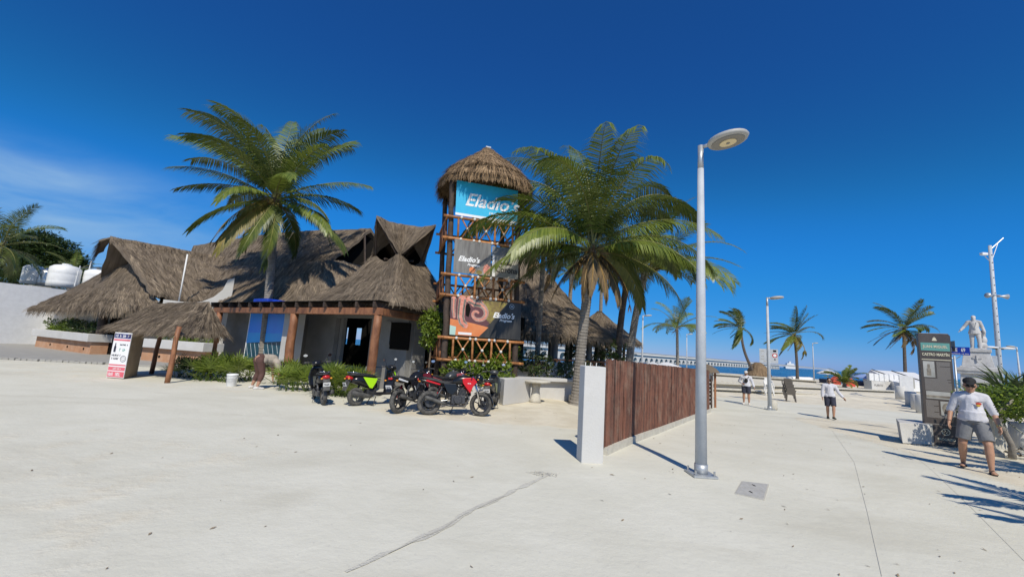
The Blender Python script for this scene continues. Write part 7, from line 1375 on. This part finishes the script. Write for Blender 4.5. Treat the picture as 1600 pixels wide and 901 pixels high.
for P, lab, m in (((10.56, 34.00, 1.34), 'beach stall canopy in pale pink behind the fence', 'canvas_white'), ((12.51, 36.00, 1.40), 'white canopy top showing over the fence', 'canvas_white'), ((14.10, 37.00, 1.48), 'second white canopy top showing over the fence', 'canvas_white')):
    c_ = Vector(P); t = thing('stall_canopy', lab, 'canopy', (c_.x, c_.y, -.2), 'canopies behind the fence'); MB().lathe(c_, [(1.3, -.4), (1.3, -.3), (.1, .02), (.01, .03)], 4).build('roof', m, t)
    for a_, b_ in ((-1, -1), (1, 1), (-1, 1), (1, -1)): MB().tube([(c_.x + a_ * .85, c_.y + b_ * .85, -.3), (c_.x + a_ * .85, c_.y + b_ * .85, c_.z - .3)], .03, 6).build('leg', 'white_paint', t)
# ---------------------------------------------------------------- roof tanks at the far left
def tank(P, r_, h, lab, m='plastic_white'):
    c_ = Vector(P); t = thing('water_tank', lab, 'water tank', c_, 'roof water tanks'); MB().lathe(c_, [(r_, 0), (r_, h * .2), (r_ * .985, h * .24), (r_, h * .28), (r_, h * .52), (r_ * .985, h * .56), (r_, h * .6), (r_ * .98, h * .84), (r_ * .72, h * .95), (r_ * .3, h), (.02, h)], 20).build('body', m, t, True); MB().lathe(c_ + UP * (h - .02), [(r_ * .3, 0), (r_ * .3, .09), (.02, .10)], 14).build('lid', m, t); MB().tube([c_ + Vector((r_ + .02, 0, .1)), c_ + Vector((r_ + .06, 0, h * .8))], .03, 6).build('pipe', 'white_paint', t)
rb = thing('roof_block', 'flat white building with roof tanks behind the boundary wall', 'building', (-33, 31, 0)); MB().box((-34.0, 33, 1.85), (8, 9, 3.7), R(-19)).build('wall', 'white_wall', rb); MB().box((-34.0, 33, 3.76), (8.3, 9.3, .16), R(-19)).build('roof_slab', 'footing', rb)
def tk(u): return u
for P, r_, h, lab, m in (((-34.33, 29.50, 4.11), .55, 1.35, 'white roof tank farthest left', 'plastic_white'), ((-33.60, 29.80, 4.07), .5, 1.2, 'shiny steel roof tank between two white ones', 'steel'), ((-31.30, 28.80, 3.97), .82, 1.55, 'largest white roof tank in the middle', 'plastic_white'), ((-30.06, 30.00, 4.14), .85, 1.35, 'white roof tank farthest right beside the thatch', 'plastic_white')): tank(P, r_, h, lab, m)
pp_ = Vector((-30.86, 30.00, 4.37)); t = thing('solar_frame', 'tilted dark panel on a white pipe frame above the tanks', 'solar panel', (pp_.x, pp_.y, 3.7)); pz = Vector((-30.64, 30.40, 5.70)); MB().box(pz, (2.4, 1.2, .07), mtx=Matrix.Rotation(R(-19), 4, 'Z') @ Matrix.Rotation(R(10), 4, 'X')).build('panel', 'paint_graphite', t)
for dx in (-1.1, 1.1): MB().tube([(pz.x + dx, pz.y - .3, 3.7), (pz.x + dx, pz.y - .3, pz.z)], .035, 6).build('leg', 'white_paint', t)
MB().tube([Vector((-30.57, 29.60, 4.05)), Vector((-30.49, 29.60, 6.07))], .04, 6).build('stay', 'white_paint', t)
